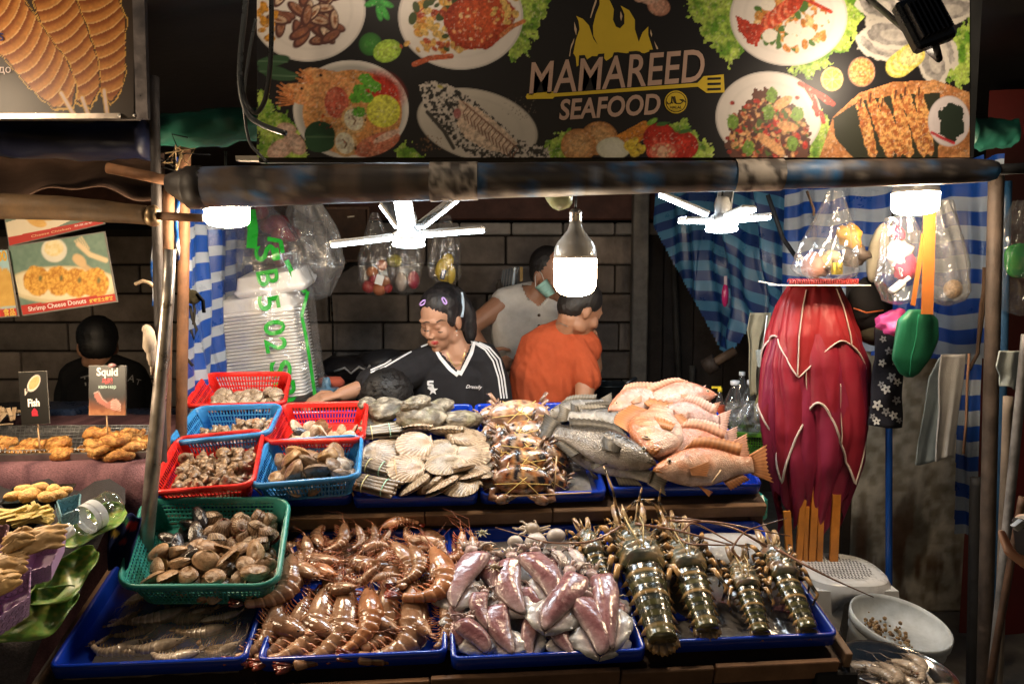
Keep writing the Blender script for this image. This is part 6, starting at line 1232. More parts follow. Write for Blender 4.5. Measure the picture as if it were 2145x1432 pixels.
# ---- child crouching behind the shelf
Y0 = 2.72
t = thing('person', 'crouching person of whom only the black hair shows in front of the woman', 'person', np.array([W(820, 900)[0], Y0, .2]))
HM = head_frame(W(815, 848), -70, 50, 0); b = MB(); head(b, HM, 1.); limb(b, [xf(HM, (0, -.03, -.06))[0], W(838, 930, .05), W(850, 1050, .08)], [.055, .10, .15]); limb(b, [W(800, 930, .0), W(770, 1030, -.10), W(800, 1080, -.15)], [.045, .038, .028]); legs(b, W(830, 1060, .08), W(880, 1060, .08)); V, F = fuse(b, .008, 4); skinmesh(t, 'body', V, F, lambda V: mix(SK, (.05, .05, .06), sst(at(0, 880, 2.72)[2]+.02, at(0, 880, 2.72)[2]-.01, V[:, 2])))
b = MB(); A = np.array(HM)[:3, :3]; he((0, -.018, .035), (.094, .112, .105)); V, F = fuse(b, .006, 3); n = fbm(V*np.array([130, 130, 130]), 5); V = V+(n[:, None]-.5)*.012; m = MB(); m.add(V, F, (.007, .006, .006)); m.build('hair', HAI, t)
m = MB(); r = R(5); bvh = BVHTree.FromPolygons([Vector(v) for v in V], F)
for k in range(120):
    p, n = hitpx(bvh, 820+r.randn()*30, 815+r.randn()*20)
    if p is not None: d = n+r.randn(3)*.35; m.tube([p, p+d*.012+np.array([-.006, -.002, -.002]), p+d*.018+np.array([-.016, -.004, -.010])], [.0012, .001, .0004], 3, (.012, .010, .010))
m.build('hair_strands', HAI, t)
# ---- youth at the fried food stall
Y0 = 3.2
t = thing('person', 'youth in black t-shirt seen from behind at the fried food stall', 'person', np.array([W(215, 950)[0], Y0, .2]))
HM = head_frame(W(205, 724), -150, 12, 0); b = MB(); head(b, HM, 1.); limb(b, [xf(HM, (0, -.03, -.05))[0], W(212, 772, .0)], [.052, .062])
def torso(mb, e=0.):
    c = [(W(212, 775, .02), .10+e), (W(218, 800, .0), .165+e), (W(222, 860, -.02), .17+e), (W(222, 930, .0), .16+e), (W(222, 1000, .02), .165+e)]
    mb.tube([q[0] for q in c], [q[1] for q in c], 20, flat=.66, up=(0, 1, 0)); limb(mb, [W(162, 790, .0), W(214, 772, .02), W(272, 790, .0)], np.array([.06, .066, .06])+e)
torso(b); limb(b, [W(162, 795, .02), W(150, 858, .05), W(190, 878, .22)], [.056, .044, .032]); limb(b, [W(276, 795, .02), W(300, 870, .06), W(260, 890, .25)], [.056, .044, .032]); legs(b, W(195, 990, .05), W(250, 990, .05)); V, F = fuse(b, .007, 4); skinmesh(t, 'body', V, F, skin_tone(SK, 4))
b = MB(); torso(b, .018); limb(b, [W(162, 795, .02), W(152, 825, .03), W(148, 850, .04)], [.074, .074, .07]); limb(b, [W(276, 795, .02), W(290, 830, .04), W(298, 858, .05)], [.074, .074, .07]); V, F = fuse(b, .008, 4); m = MB(); m.add(V, F, (.010, .010, .011)); m.build('t_shirt', CLO, t); bv = BVHTree.FromPolygons([Vector(v) for v in V], F)
m = MB(); 
for s_, x, y, w in (('T', 179, 797, 17), ('A', 275, 792, 14), ('T', 290, 800, 10)): V, F = textw(s_, w, shear=.1); decal_verts(m, bv, V, F, x, y, 12 if x > 200 else -14, (.35, .34, .32), .006)
m.build('lettering', CLO, t)
b = MB(); A = np.array(HM)[:3, :3]; he((0, -.018, .042), (.084, .098, .094)); he((0, -.050, .0), (.076, .06, .075)); V, F = fuse(b, .006, 4); V = V+(fbm(V*120, 6)[:, None]-.5)*.006; m = MB(); m.add(V, F, (.006, .006, .007)); m.build('hair', HAI, t)
# ---- photographer's hand at the right edge
t = thing('person', 'hand and forearm of someone holding a camera at the right edge', 'person', at(2220, 1250, .95)); b = MB()
w = at(2196, 1215, .95); limb(b, [at(2330, 1500, .9), at(2256, 1330, .93), w], [.040, .032, .022]); hand(b, w, at(2165, 1085, .97)-w, (-.6, -.7, 0), .72, 1.0, 1); V, F = fuse(b, .004, 4); skinmesh(t, 'arm', V, F, skin_tone((.30, .15, .09), 7))
t2 = thing('camera', 'black compact camera held at the right edge of the picture', 'camera', at(2165, 1110, .93)); m = MB(); m.box((0, 0, 0), (.10, .03, .05), frame(at(2204, 1112, .93), (1, .2, .12), (0, -1, .1))@RX(pi/2), (.012, .012, .014), .005); m.build('camera_body', PLA, t2); m = MB(); m.bar(at(2124, 1106, .915), at(2142, 1092, .915), .008, col=(.6, .62, .66)); m.build('lens_ring', MET, t2)
# ================================================================== TARPAULINS
TB = (.008, .055, .30); TW = (.30, .35, .43)
def tarp(name, plan, ztop, zbot, period, slope, label, folds=.012, fk=40, phase=0., n=120, keep=None, duty=.5, tb=TB, tw=TW):
    plan = np.asarray(plan, float); L = np.r_[0, np.cumsum(np.linalg.norm(np.diff(plan, axis=0), axis=1))]; u = np.linspace(0, L[-1], n)
    X = np.interp(u, L, plan[:, 0]); Y = np.interp(u, L, plan[:, 1]); sl = slope(u/L[-1]) if callable(slope) else slope*u
    d = np.stack([np.gradient(X), np.gradient(Y)], 1); d /= np.linalg.norm(d, axis=1, keepdims=True); nx, ny = -d[:, 1], d[:, 0]
    rows = []; v = ztop+.6
    k = 0
    while v > zbot-.6:
        w = period*(duty if k % 2 else 1-duty); c = tw if k % 2 else tb
        for f in (0, .34, .67, .999): rows.append((v-w*f, c))
        v -= w; k += 1
    G = []; C = []
    for v, c in rows:
        z = v+sl+phase; o = folds*(np.sin(u*fk+2.2*np.sin(v*3.1))+.6*np.sin(u*fk*2.3+v*5)+.8*(vn(np.c_[u*9, np.full(n, v*6), u*0], 3)-.5)*2); G.append(np.c_[X+nx*o, Y+ny*o, z+.006*np.sin(u*31+v*9)]); C.append(np.tile(c, (n, 1)))
    G = np.array(G); C = np.array(C); b = MB(); b.grid(G, C); q = G.reshape(-1, 3); px, py = toph(q)
    F = []
    for f in b.f:
        z = q[list(f), 2].mean()
        if z > ztop or z < zbot: continue
        if keep is not None and not keep(px[list(f)].mean(), py[list(f)].mean()): continue
        F.append(f)
    b.f = F; b.sm = [True]*len(F); used = sorted({i for f in F for i in f}); mp = {o: i for i, o in enumerate(used)}
    b.f = [tuple(mp[i] for i in f) for f in F]; b.v = [q[used]]; b.c = [C.reshape(-1, 3)[used]]; return b.build(name, WEA, label=label, cat='tarpaulin', group='blue and white striped tarpaulins')
def XY(px, Y): return at(px, 600, Y)[:2]
zt_ = 2.0
tarp('tarpaulin', [XY(372, 2.32), XY(404, 2.40), XY(440, 2.66), XY(500, 2.95), XY(520, 3.2)], 1.98, .25, .098, .16, 'blue and white striped tarpaulin hanging along the left side of the stall', .016, 30, .02, duty=.38)
tarp('tarpaulin', [XY(1640, 3.25), XY(1760, 2.98), XY(1900, 2.78), XY(2000, 2.60), XY(2092, 2.45)], 2.02, 1.30, .104, .02, 'blue and white striped tarpaulin behind the bags on the right, by the post', .010, 34, .035, keep=lambda x, y: y < 752 and (y < 700 or x < 1760 or x > 1800))
tarp('tarpaulin', [XY(1372, 4.15), XY(1470, 3.9), XY(1560, 3.62), XY(1640, 3.4), XY(1700, 3.2)], 2.35, .95, .104, lambda u: -.16*u+.10*np.sin(u*5), 'far end of the striped tarpaulin in darker, shaded colours, sagging beside the timber post', .03, 22, .0, keep=lambda x, y: x > 1372+(y-480)*.55 and y < 672+max(0, (1580-x))*1.4 and y < 850, n=260, tb=(.005, .03, .145), tw=(.055, .19, .33))  # darker copy of the tarpaulin colours puts shade into the far end
tarp('tarpaulin', [XY(1998, 2.52), XY(2030, 2.50), XY(2068, 2.46)], 1.52, .70, .105, .0, 'narrow blue and white strip of tarpaulin dangling beside the right post', .012, 70, .02, n=40, keep=lambda x, y: 745 < y < 1155 and x > 2006-(y-760)*.02 and x < 2074-(y-760)*.05)
# ================================================================== FOAM BOXES IN A BAG
FY0 = 2.86; kf = mmpx(FY0)
m = MB(); w, d, h = 172*kf, .21, .020
def rr(w, d, z, r=.02): return [(cx*(w/2-r)+r*cos(radians(a0+k*30)), cy*(d/2-r)+r*sin(radians(a0+k*30)), z) for cx, cy, a0 in ((1, 1, 0), (-1, 1, 90), (-1, -1, 180), (1, -1, 270)) for k in range(4)]
m.loft([rr(w*.90, d*.88, 0), rr(w*.985, d*.97, h*.8), rr(w, d, h*.82), rr(w, d, h), rr(w*.97, d*.95, h)], (.84, .84, .85)); fm = m.mesh('foam_tray', FOA)
for k in range(27):
    f = k/26; p = at(572-26*f, 836-178*f, FY0); tag(link('foam_tray', fm, None, T(p)@RY(-.11)@RZ(rnd(-.02, .02))), 'white foam tray in the tall stack inside the clear bag', 'foam tray', 'foam trays stacked in the bag')
for (x, y, sc, l) in ((546, 645, .97, 'white foam lunch box on top of the tray stack in the bag'), (580, 597, .86, 'topmost white foam lunch box in the bag, tipped back')):
    m = MB(); m.loft([rr(w*.93*sc, d*.9, -.02), rr(w*sc, d, .0), rr(w*sc, d, .008), rr(w*.94*sc, d*.94, .012), rr(w*.86*sc, d*.84, .055), rr(w*.80*sc, d*.8, .058)], (.84, .84, .85)); tag(link('foam_box', m.mesh('foam_box', FOA), None, T(at(x, y, FY0))@RY(-.14)@RX(.18)), l, 'foam box', 'foam boxes in the bag')
def bagfilm(name, lv, Y, mat_, label, cat='bag', dep=.75, fold=.10, seed=0, parent=None, n=64, close=True, group=None):
    """lv: list of (cx, cy, width) in photo px down the bag"""
    a = np.linspace(0, 2*pi, n, endpoint=False); lv = np.array(lv, float); u = np.linspace(0, 1, len(lv)); q = np.linspace(0, 1, 42); Rg = []
    for t in q:
        cx, cy, w = [np.interp(t, u, lv[:, j]) for j in range(3)]; c = at(cx, cy, Y); r = w/2*mmpx(Y)
        k = 1+fold*(1.4-t)*np.sin(a*7+seed+2*np.sin(t*4+seed))+.16*(vn(np.c_[np.cos(a)*2.2, np.sin(a)*2.2, np.full(n, t*6+seed)], seed)-.5)+.12*(vn(np.c_[np.cos(a)*5, np.sin(a)*5, np.full(n, t*10+seed)], seed+3)-.5)+.06*(vn(np.c_[np.cos(a)*13, np.sin(a)*13, np.full(n, t*22+seed)], seed+4)-.5)
        Rg.append(np.c_[c[0]+r*np.cos(a)*k, c[1]+dep*r*np.sin(a)*k, np.full(n, c[2])+.25*r*np.sin(a*3+seed)*.15])
    if close: Rg.append(np.array(Rg[-1])*.15+np.mean(Rg[-1], axis=0)*.85+np.array([0, 0, -.15*lv[-1][2]*mmpx(Y)]))
    b = MB(); b.loft(Rg, (.8, .8, .8), cap=False); V, _ = b.arr(); bv = BVHTree.FromPolygons([Vector(v) for v in V], b.f)
    o = b.build(name, mat_, parent) if parent else b.build(name, mat_, label=label, cat=cat, group=group); return o, bv
bg, bv = bagfilm('plastic_bag', [(535, 425, 50), (540, 470, 130), (545, 530, 190), (553, 600, 205), (560, 680, 206), (570, 760, 206), (578, 838, 208)], FY0, FILM, 'tall clear bag of white foam boxes with green SB502 printing', dep=.70, fold=.03, seed=2, close=False)
G1 = (.02, .33, .035)
for s_, x, y, w in (('S', 556, 530, 46), ('B', 561, 582, 44), ('5', 563, 634, 44), ('0', 575, 686, 44), ('2', 578, 722, 40), ('S', 588, 772, 46), ('B', 597, 815, 44), ('E', 601, 848, 38)):
    m = MB(); V, F = textw(s_, 34, offset=.018); V[:, 0] *= w/46; V[:, 1] *= 46/(V[:, 1].max()-V[:, 1].min()); decal_verts(m, bv, V, F, x, y, 80, G1, .004); m.build('printed_letter', PLA, bg)
for P_, w_ in (([(524, 440), (530, 480), (527, 520)], 22), ([(575, 520), (580, 545)], 16), ([(600, 545), (620, 590), (640, 612)], 10), ([(645, 610), (632, 660), (640, 700), (650, 760), (660, 830)], 7), ([(560, 500), (588, 505), (592, 530)], 9)): m = MB(); decal_line(m, bv, P_, w_, G1, .004); m.build('printed_stroke', PLA, bg)
m = MB(); r = R(8)
for k in range(9): m.ell(at(590+r.randn()*22, 500+r.randn()*40, 3.05), (.05, .03, .035), RZ(r.rand()*3), 10, 7, mix((.20, .008, .02), (.30, .03, .05), r.rand()), .3, 20, k)
m.build('red_packet', VIN, label='crumpled dark red packets hanging behind the foam boxes', cat='packet'); bagfilm('plastic_bag', [(575, 430, 60), (590, 470, 150), (600, 530, 160), (612, 590, 120)], 3.05, FILM, 'clear bag of red packets behind the foam boxes', seed=5)
bagfilm('plastic_bag', [(640, 420, 60), (655, 500, 110), (660, 560, 120), (664, 620, 60)], 3.1, MILK, 'greyish crumpled plastic bag hanging right of the foam boxes', seed=8)
m = MB(); m.ell(at(462, 560, 2.95), (.045, .03, .13), None, 12, 9, (.62, .56, .46), .2, 8); m.build('white_sack', CLO, label='off-white cloth sack tucked behind the left edge of the foam bag', cat='sack')
# cords knotted on the left tarpaulin
for P_, l in (([(380, 520), (384, 560), (392, 600), (402, 618), (408, 650), (405, 680)], 'black cord with a ragged knot hanging on the left tarpaulin'), ([(398, 640), (404, 670), (412, 690), (406, 710), (400, 690)], 'small loop of black cord below the ragged knot'), ([(382, 735), (392, 752), (404, 766)], 'short black cord end low on the left tarpaulin')):
    m = MB(); m.tube([at(x, y, 2.30) for x, y in P_], .0045, 6, (.02, .018, .016))
    if 'ragged' in l: m.ell(at(403, 622, 2.29), (.03, .02, .025), None, 12, 8, (.04, .035, .02), .6, 40, 2); m.tube([at(412, 615, 2.28), at(425, 630, 2.28), at(427, 655, 2.28)], .006, 5, (.012, .012, .012))
    m.build('cord', CLO, label=l, cat='cord')
# brown electric box, strut and hanging fruit bags at the back
t = thing('metal_cabinet', 'shallow rusty brown metal cabinet hung on the wall left of the LED lamp', 'cabinet', at(725, 546, 4.1)); m = MB(); a = at(682, 436, 4.1); c = at(772, 546, 4.1); m.box(((a[0]+c[0])/2, 4.12, (a[2]+c[2])/2), (c[0]-a[0], .10, a[2]-c[2]), col=(.085, .045, .028), bev=.006); m.build('door', RUS, t)
m = MB()
for e in ((682, 436, 772, 436), (772, 436, 772, 546), (772, 546, 682, 546), (682, 546, 682, 436)): m.bar(at(e[0], e[1], 4.06), at(e[2], e[3], 4.06), .012, col=(.14, .08, .05))
m.build('edge_frame', RUS, t); m = MB(); m.bar(at(728, 455, 4.06), at(742, 453, 4.06), .008, col=(.4, .36, .3)); m.build('handle', MET, t)
m = MB(); m.bar(at(775, 528, 4.2), at(682, 588, 4.4), .025, col=(.02, .018, .016)); m.bar(at(684, 420, 4.3), at(684, 590, 4.3), .02, col=(.03, .02, .016)); m.build('bracket', RUS, t)
m = MB(); m.tube([at(688, 440, 4.35), at(690, 560, 4.45), at(697, 680, 4.5), at(698, 830, 4.5)], .006, 5, (.012, .012, .012)); m.build('cable', PLA, label='thin black cable hanging down the block wall', cat='cable')
r = R(3)
def fruit(name, px, py, Y, rad, col, label, cat, group=None, sq=1.):
    m = MB(); k = mmpx(Y); m.ell(at(px, py, Y), (rad*k, rad*k*.9, rad*k*sq), None, 12, 9, col, .06, 12); m.build(name, VIN, label=label, cat=cat, group=group)
for px, py, rd, c in ((780, 570, 13, (.45, .16, .05)), (772, 600, 14, (.32, .03, .03)), (795, 605, 15, (.40, .12, .04)), (785, 585, 13, (.30, .02, .03)), (805, 590, 13, (.42, .14, .05)), (800, 555, 12, (.36, .10, .04)), (812, 603, 11, (.30, .03, .03))): fruit('fruit', px, py, 3.3, rd, c, 'reddish fruit in the left hanging bag above the woman', 'fruit', 'fruit in the left hanging bag')
fruit('gourd', 826, 546, 3.35, 17, (.42, .38, .08), 'yellow-green gourd between the hanging bags', 'gourd', None, .85); fruit('onion', 840, 590, 3.38, 14, (.40, .33, .28), 'pale onion hanging beside the red packet', 'onion', None, 1.5)
fruit('red_packet', 866, 586, 3.36, 13, (.32, .02, .05), 'crimson packet in the middle hanging bag', 'packet', None, 1.5)
m = MB(); m.box((0, 0, 0), (.035, .003, .045), T(at(795, 586, 3.22))@RY(.3), (.6, .62, .64)); m.build('paper_tag', PAP, label='small white paper tag on the left hanging bag', cat='tag')
bagfilm('plastic_bag', [(785, 445, 12), (788, 490, 45), (786, 540, 70), (788, 590, 76), (790, 614, 46)], 3.3, FILM, 'clear bag of red and orange fruit hanging above the woman', seed=1, fold=.14); bagfilm('plastic_bag', [(850, 440, 12), (850, 500, 44), (848, 550, 70), (850, 595, 66), (848, 614, 34)], 3.36, FILM, 'clear bag with a gourd and a crimson packet, second from the left', seed=3, fold=.14)
for k, (px, py, w, h, a) in enumerate(((925, 560, 26, 42, .3), (938, 545, 26, 30, -.2), (945, 575, 20, 40, .1), (930, 578, 30, 26, .0))):
    m = MB(); q = mmpx(3.4); m.ell(at(px, py, 3.4+.01*k), (w/2*q, .02, h/2*q), RY(a), 12, 8, (.55, .40, .03), .2, 30, k); o = m.build('yellow_packet', VIN, label=['largest yellow packet at the front of the right hanging bag, with a blue label', 'yellow packet standing up at the top of the right hanging bag', 'narrow yellow packet at the right of the right hanging bag', 'yellow packet at the bottom of the right hanging bag'][k], cat='packet', group='yellow packets')
    if k == 0: m = MB(); m.box((0, 0, 0), (.022, .003, .045), T(at(928, 575, 3.365))@RY(.25), (.01, .02, .07)); m.box((0, -.003, 0), (.012, .002, .034), T(at(928, 575, 3.365))@RY(.25), (.4, .42, .45)); m.build('label_patch', PAP, o)
bagfilm('plastic_bag', [(934, 450, 14), (932, 500, 52), (930, 550, 68), (931, 580, 66), (934, 594, 40)], 3.4, FILM, 'clear bag of yellow packets hanging above the hair bow', seed=6, fold=.12)
# knife rack behind the man, wok, clutter behind the woman
t = thing('knife_block', 'dark rack of knives and tools on the wall behind the masked man', 'knife rack', at(1072, 610, 4.3))
for k in range(6): m = MB(); m.box((0, 0, 0), (.012, .006, .14), T(at(1052+k*6, 590-k*1.5, 4.3))@RY(.12), [(.03, .035, .04), (.20, .24, .28)][k == 4]); m.build('blade', MET, t)
m = MB(); m.box((0, 0, 0), (.018, .02, .085), T(at(1092, 574, 4.28)), (.5, .27, .02)); m.build('yellow_handle', PLA, t); m = MB(); m.lathe([(.02, -.08), (.022, .0), (.02, .04), (.008, .055), (.01, .07)], 12, T(at(1046, 610, 4.25)), (.10, .085, .075)); m.build('bottle', GLO, t)
t = thing('wok', 'dark wok with a long handle behind the boy in orange', 'wok', at(1275, 830, 3.4)); m = MB(); m.lathe([(.04, -.06), (.08, -.03), (.105, .02), (.11, .022), (.10, .016), (.07, -.025)], 26, T(at(1275, 812, 3.4)), (.05, .065, .08)); m.build('pan', MET, t); m = MB(); m.tube([at(1310, 804, 3.36), at(1332, 792, 3.4)], .01, 7, (.14, .14, .15)); m.build('handle', MET, t)
r = R(12)
for k, (px, py, w, c, l) in enumerate(((740, 770, 80, (.02, .018, .02), 'dark heap of cloth on the counter behind the woman'), (800, 760, 60, (.022, .022, .026), 'black bag behind the outstretched arm'), (700, 790, 40, (.03, .024, .022), 'dark box left of the outstretched arm'))):
    m = MB(); q = mmpx(3.6); m.ell(at(px, py, 3.6), (w*q, .12, 30*q), None, 18, 11, c, .5, 9, k); m.build('dark_bundle', VIN, label=l, cat='bundle')
m = MB(); m.tube([at(x, y, 3.45) for x, y in ((700, 778), (722, 770), (735, 782), (752, 768), (768, 776), (775, 764))], .006, 5, (.35, .35, .36)); m.build('plastic_strip', PLA, label='crinkled strip of white plastic on the dark heap', cat='plastic strip')
m = MB(); m.ell(at(695, 800, 3.0), (.055, .04, .03), None, 16, 10, (.45, .10, .06), .5, 18, 3); m.build('pink_cloth', CLO, label='crumpled salmon pink cloth beyond the woman\'s hand', cat='cloth'); m = MB(); m.lathe([(.05, -.01), (.055, 0), (.05, .004), (.02, .006), (.016, .04), (.012, .05)], 16, T(at(684, 815, 2.9)), (.10, .20, .30)); m.build('blue_dish', PLA, label='small blue dish with a spout by the woman\'s fingertips', cat='dish')
# ================================================================== LEFT STALL
LP = 1.86
t = thing('poster_board', 'brown poster of three battered squid skewers at the upper left', 'poster', at(140, 250, LP))
m = MB(); a = at(-160, -160, LP); c = at(286, 249, LP); m.box(((a[0]+c[0])/2, LP+.013, (a[2]+c[2])/2), (c[0]-a[0], .02, a[2]-c[2]), col=(.05, .04, .035)); m.build('board', PAI, t)
P = Print(np.r_[np.arange(-160, -10, 8), np.arange(-8, 281, 2.2)], np.r_[np.arange(-160, -12, 8), np.arange(-8, 249, 2.2)], (.035, .022, .015)); P.A *= (.8+.5*P.nz(40, 3))[..., None]
for pts, ang in (([(165, -20), (235, -30), (262, 40), (262, 130), (255, 185), (232, 212), (212, 195), (190, 120), (150, 30)], 1), ([(60, -30), (150, -20), (178, 50), (205, 130), (208, 185), (188, 222), (160, 210), (130, 150), (90, 60)], 2), ([(-60, -30), (35, -20), (90, 60), (140, 130), (158, 175), (150, 222), (110, 224), (60, 180), (10, 120), (-60, 80)], 3)):
    o = np.array(pts, float); c = o.mean(0); P.poly(((o-c)*1.07+c).tolist(), (.62, .36, .08), 5, 14, ang); P.poly(((o-c)*1.035+c).tolist(), (.05, .02, .008), 4, 14, ang)
    an = (.16, .36, .62)[ang-1]; ax = np.array([sin(an), cos(an)]); q = (P.X-c[0])*ax[0]+(P.Y-c[1])*ax[1]; w_ = (P.X-c[0])*ax[1]-(P.Y-c[1])*ax[0]; v = ((q+.006*w_*w_+w_*.22)/25+.10*P.nz(15, ang)) % 1; n = P.nz(4, ang+3)
    P.poly(o.tolist(), mix(mix((.22, .055, .010), (.50, .20, .045), sst(.1, .75, v)), (.66, .42, .18), sst(.82, .95, v)*.8)*(.7+.6*n[..., None]), 3, 9, ang)
for x0, y0, x1, y1 in ((128, 195, 160, 250), (172, 205, 188, 250), (218, 190, 226, 250)): P.line([(x0, y0), (x1, y1)], 10, (.62, .36, .08)); P.line([(x0, y0), (x1, y1)], 6, (.62, .48, .44))
m = MB(); P.mesh(m, lambda x, y: at(x, y, LP)); m.build('print', PAP, t)
for s_, x, y, h, c in (('s', 2, 75, 24, (.02, .02, .12)), ('до', 10, 146, 15, (.62, .5, .48))):
    for o, cc, dz in ((.07, (.6, .52, .5), 0), (.025, c, .0012)) if s_ == 's' else ((.03, c, .0012),): V, F = text(s_, h*1.5, offset=o); flat('lettering', t, [([(x+v[0], y-v[1]) for v in V], F)], cc, LP-.002-dz)
m = MB(); m.bar(at(-160, 244, LP-.004), at(252, 243, LP-.004), .004, .013, up=(0, 0, 1), col=(.42, .36, .31)); m.bar(at(288, -160, LP), at(300, 250, LP), .014, .03, col=(.16, .14, .14)); m.build('metal_edge', MET, t)
for x in (249, 281): m = MB(); m.ell(at(x, 242, LP-.008), (.004, .003, .004), None, 8, 6, (.6, .58, .55)); m.build('bolt', MET, t)
def roll(name, P_, r, col, m_, label, cat, nz=.12, seed=0, n=40, par=None):
    b = MB(); P_ = np.array(P_); u = np.linspace(0, 1, n); k = np.linspace(0, 1, len(P_)); Q = np.array([np.interp(u, k, P_[:, j]) for j in range(3)]).T; rr_ = np.interp(u, k, r) if not np.isscalar(r) else np.full(n, r); a = np.linspace(0, 2*pi, 20, endpoint=False)
    R_ = np.array([np.c_[np.full(20, Q[i, 0]), Q[i, 1]+rr_[i]*np.cos(a)*(1+nz*(vn(np.c_[np.full(20, u[i]*7), np.cos(a)*2, np.sin(a)*2], seed)-.5)*2), Q[i, 2]+rr_[i]*np.sin(a)*(1+nz*(vn(np.c_[np.full(20, u[i]*7), np.cos(a)*2+9, np.sin(a)*2], seed)-.5)*2)] for i in range(n)]); q = R_.reshape(-1, 3)
    b.loft(R_, mix(np.array(col)*.55, np.array(col)*1.4, fbm(q*np.array([10, 25, 25]), seed))); return b.build(name, m_, label=label, cat=cat) if label else b.build(name, m_, par)
roll('rolled_tarp', [at(-80, 292, 2.05), at(150, 296, 2.05), at(306, 294, 2.05)], .052, (.004, .006, .026), VIN, 'navy rolled-up tarpaulin under the squid poster', 'tarpaulin', .2, 3)
roll('rolled_tarp', [at(338, 275, 2.1), at(450, 270, 2.1), at(560, 262, 2.1)], [.045, .05, .045], (.012, .09, .06), VIN, 'green rolled-up tarpaulin left of the food sign', 'tarpaulin', .25, 5)
roll('rolled_tarp', [at(2030, 280, 2.1), at(2120, 280, 2.1)], [.045, .04], (.008, .07, .05), VIN, 'short green rolled tarpaulin right of the food sign', 'tarpaulin', .2, 7)
G = []
for v in np.linspace(0, 1, 14): G.append([at(x, 338+70*v+16*sin(x/60+v*2)*v-12*(1-v)+6*sin(x*.05), 2.9-.85*v*v+.2*v) for x in np.linspace(-90, 345, 40)])
m = MB(); q = np.array(G).reshape(-1, 3); m.grid(G, mix((.10, .06, .045), (.24, .15, .11), fbm(q*np.array([6, 6, 12]), 4)).reshape(14, 40, 3), thick=.004); m.build('awning_cloth', CLO, label='brown stained awning cloth sagging over the fried food stall', cat='awning')
t = thing('awning_bar', 'greasy brown awning tube across the fried food stall, ending in a thin rod', 'awning bar', at(160, 450, 1.84)); roll('tube', [at(-60, 430, 1.84), at(150, 437, 1.84), at(312, 451, 1.84)], [.032, .030, .024], (.11, .065, .03), RUS, None, None, .04, 9, par=t)
m = MB(); m.tube([at(312, 451, 1.84), at(318, 452, 1.84), at(326, 452, 1.84), at(332, 452, 1.84)], [.0245, .027, .027, .016], 16, (.30, .21, .12)); m.build('end_cap', MET, t); m = MB(); m.tube([at(330, 452, 1.84), at(424, 457, 1.84)], .0105, 12, (.16, .085, .045)); m.build('rod', RUS, t)
t = thing('awning_bar', 'thin rusty tube poking out above the greasy awning bar', 'awning bar', at(300, 368, 1.95)); m = MB(); m.tube([at(226, 352, 1.95), at(362, 380, 1.95)], .0145, 14, (.20, .095, .045)); m.build('tube', RUS, t); m = MB(); m.tube([at(224.5, 351.7, 1.95), at(227, 352.1, 1.95)], .0125, 14, (.01, .008, .006)); m.build('open_end', RUS, t)
# posts on the left
def post(P_, r, col, m_, label, n=14, seed=1, flat=1.):
    b = MB(); Q = np.array([np.array(P_[0])*(1-u)+np.array(P_[-1])*u for u in np.linspace(0, 1, 30)]) if len(P_) == 2 else np.array(P_); b.tube(Q, r if np.isscalar(r) else np.linspace(r[0], r[1], len(Q)), n, flat=flat)
    b.recolor(lambda v, c: mix(np.array(col)*.5, np.array(col)*1.6, fbm(v*np.array([40, 40, 9]), seed))); return b.build('post', m_, label=label, cat='post')
def down(px0, py0, px1, py1, Y, Y2=None):
    a = at(px0, py0, Y); b = at(px1, py1, Y2 or Y); d = b-a; k = (a[2]-.2)/(a[2]-b[2]); return [a, a+d*k]
post(down(354, 395, 344, 1000, 2.05), .0155, (.13, .062, .030), RUS, 'rusty brown post just behind the galvanised pipe'); post(down(388, 300, 380, 890, 2.16), .0165, (.15, .072, .036), RUS, 'rusty post between the galvanised pipe and the blue tarpaulin', seed=3)
post(down(322, 160, 330, 520, 1.98), .013, (.035, .03, .03), RUS, 'dark angle iron post behind the edge of the squid poster', 6, 4)
b = MB(); P_ = [at(356, 522, 1.80), at(352, 620, 1.80), at(340, 760, 1.80), at(322, 960, 1.80)]; P_.append(P_[-1]+(P_[-1]-P_[-2])*2.6); b.tube(P_, [.0135, .0150, .0165, .018, .018], 18, (.46, .42, .38)); b.recolor(lambda v, c: mix((.30, .26, .23), (.56, .52, .48), fbm(v*np.array([60, 60, 14]), 2))); b.build('post', MET, label='worn galvanised pipe standing in front of the rusty posts', cat='post')
for px, w, l in ((366, 9, 'blue plastic strip hanging between the two rusty posts'), (318, 7, 'narrow frayed blue strip left of the galvanised pipe')):
    m = MB(); G = [[at(px+x+2*sin(y*9), 395+y*(150 if px > 340 else 170)+(0 if px > 340 else 75), 2.02+.01*sin(y*20)) for x in (0, w/2, w)] for y in np.linspace(0, 1, 20)]; m.grid(G, mix((.01, .10, .42), (.5, .55, .6), (np.arange(20) % 6 > 3).astype(float)[:, None]*np.ones((20, 3))).reshape(20, 3, 3) if False else np.array([[(.5, .54, .6) if (i//3) % 3 == 2 else (.01, .09, .40)]*3 for i in range(20)]), thick=.0015); m.build('plastic_strip', WEA, label=l, cat='plastic strip')
m = MB(); 
for k, (x, y, w, h) in enumerate(((312, 710, 12, 30), (318, 735, 10, 34), (310, 690, 10, 12), (325, 760, 6, 26))): q = mmpx(1.95); m.ell(at(x, y, 1.95+.01*k), (w*q, .02, h*q), RY(.1*k), 14, 10, (.42, .35, .28), .4, 40, k)
m.build('rag', CLO, label='dirty white rag tied round the left posts', cat='rag')
m = MB(); m.tube([at(283, 595, 2.0), at(300, 588, 2.0), at(313, 592, 2.0), at(322, 600, 2.0)], .005, 6, (.40, .30, .20)); m.build('peg', WOO, label='small twisted wire peg sticking out left of the pipe', cat='peg')
m = MB(); r = R(4)
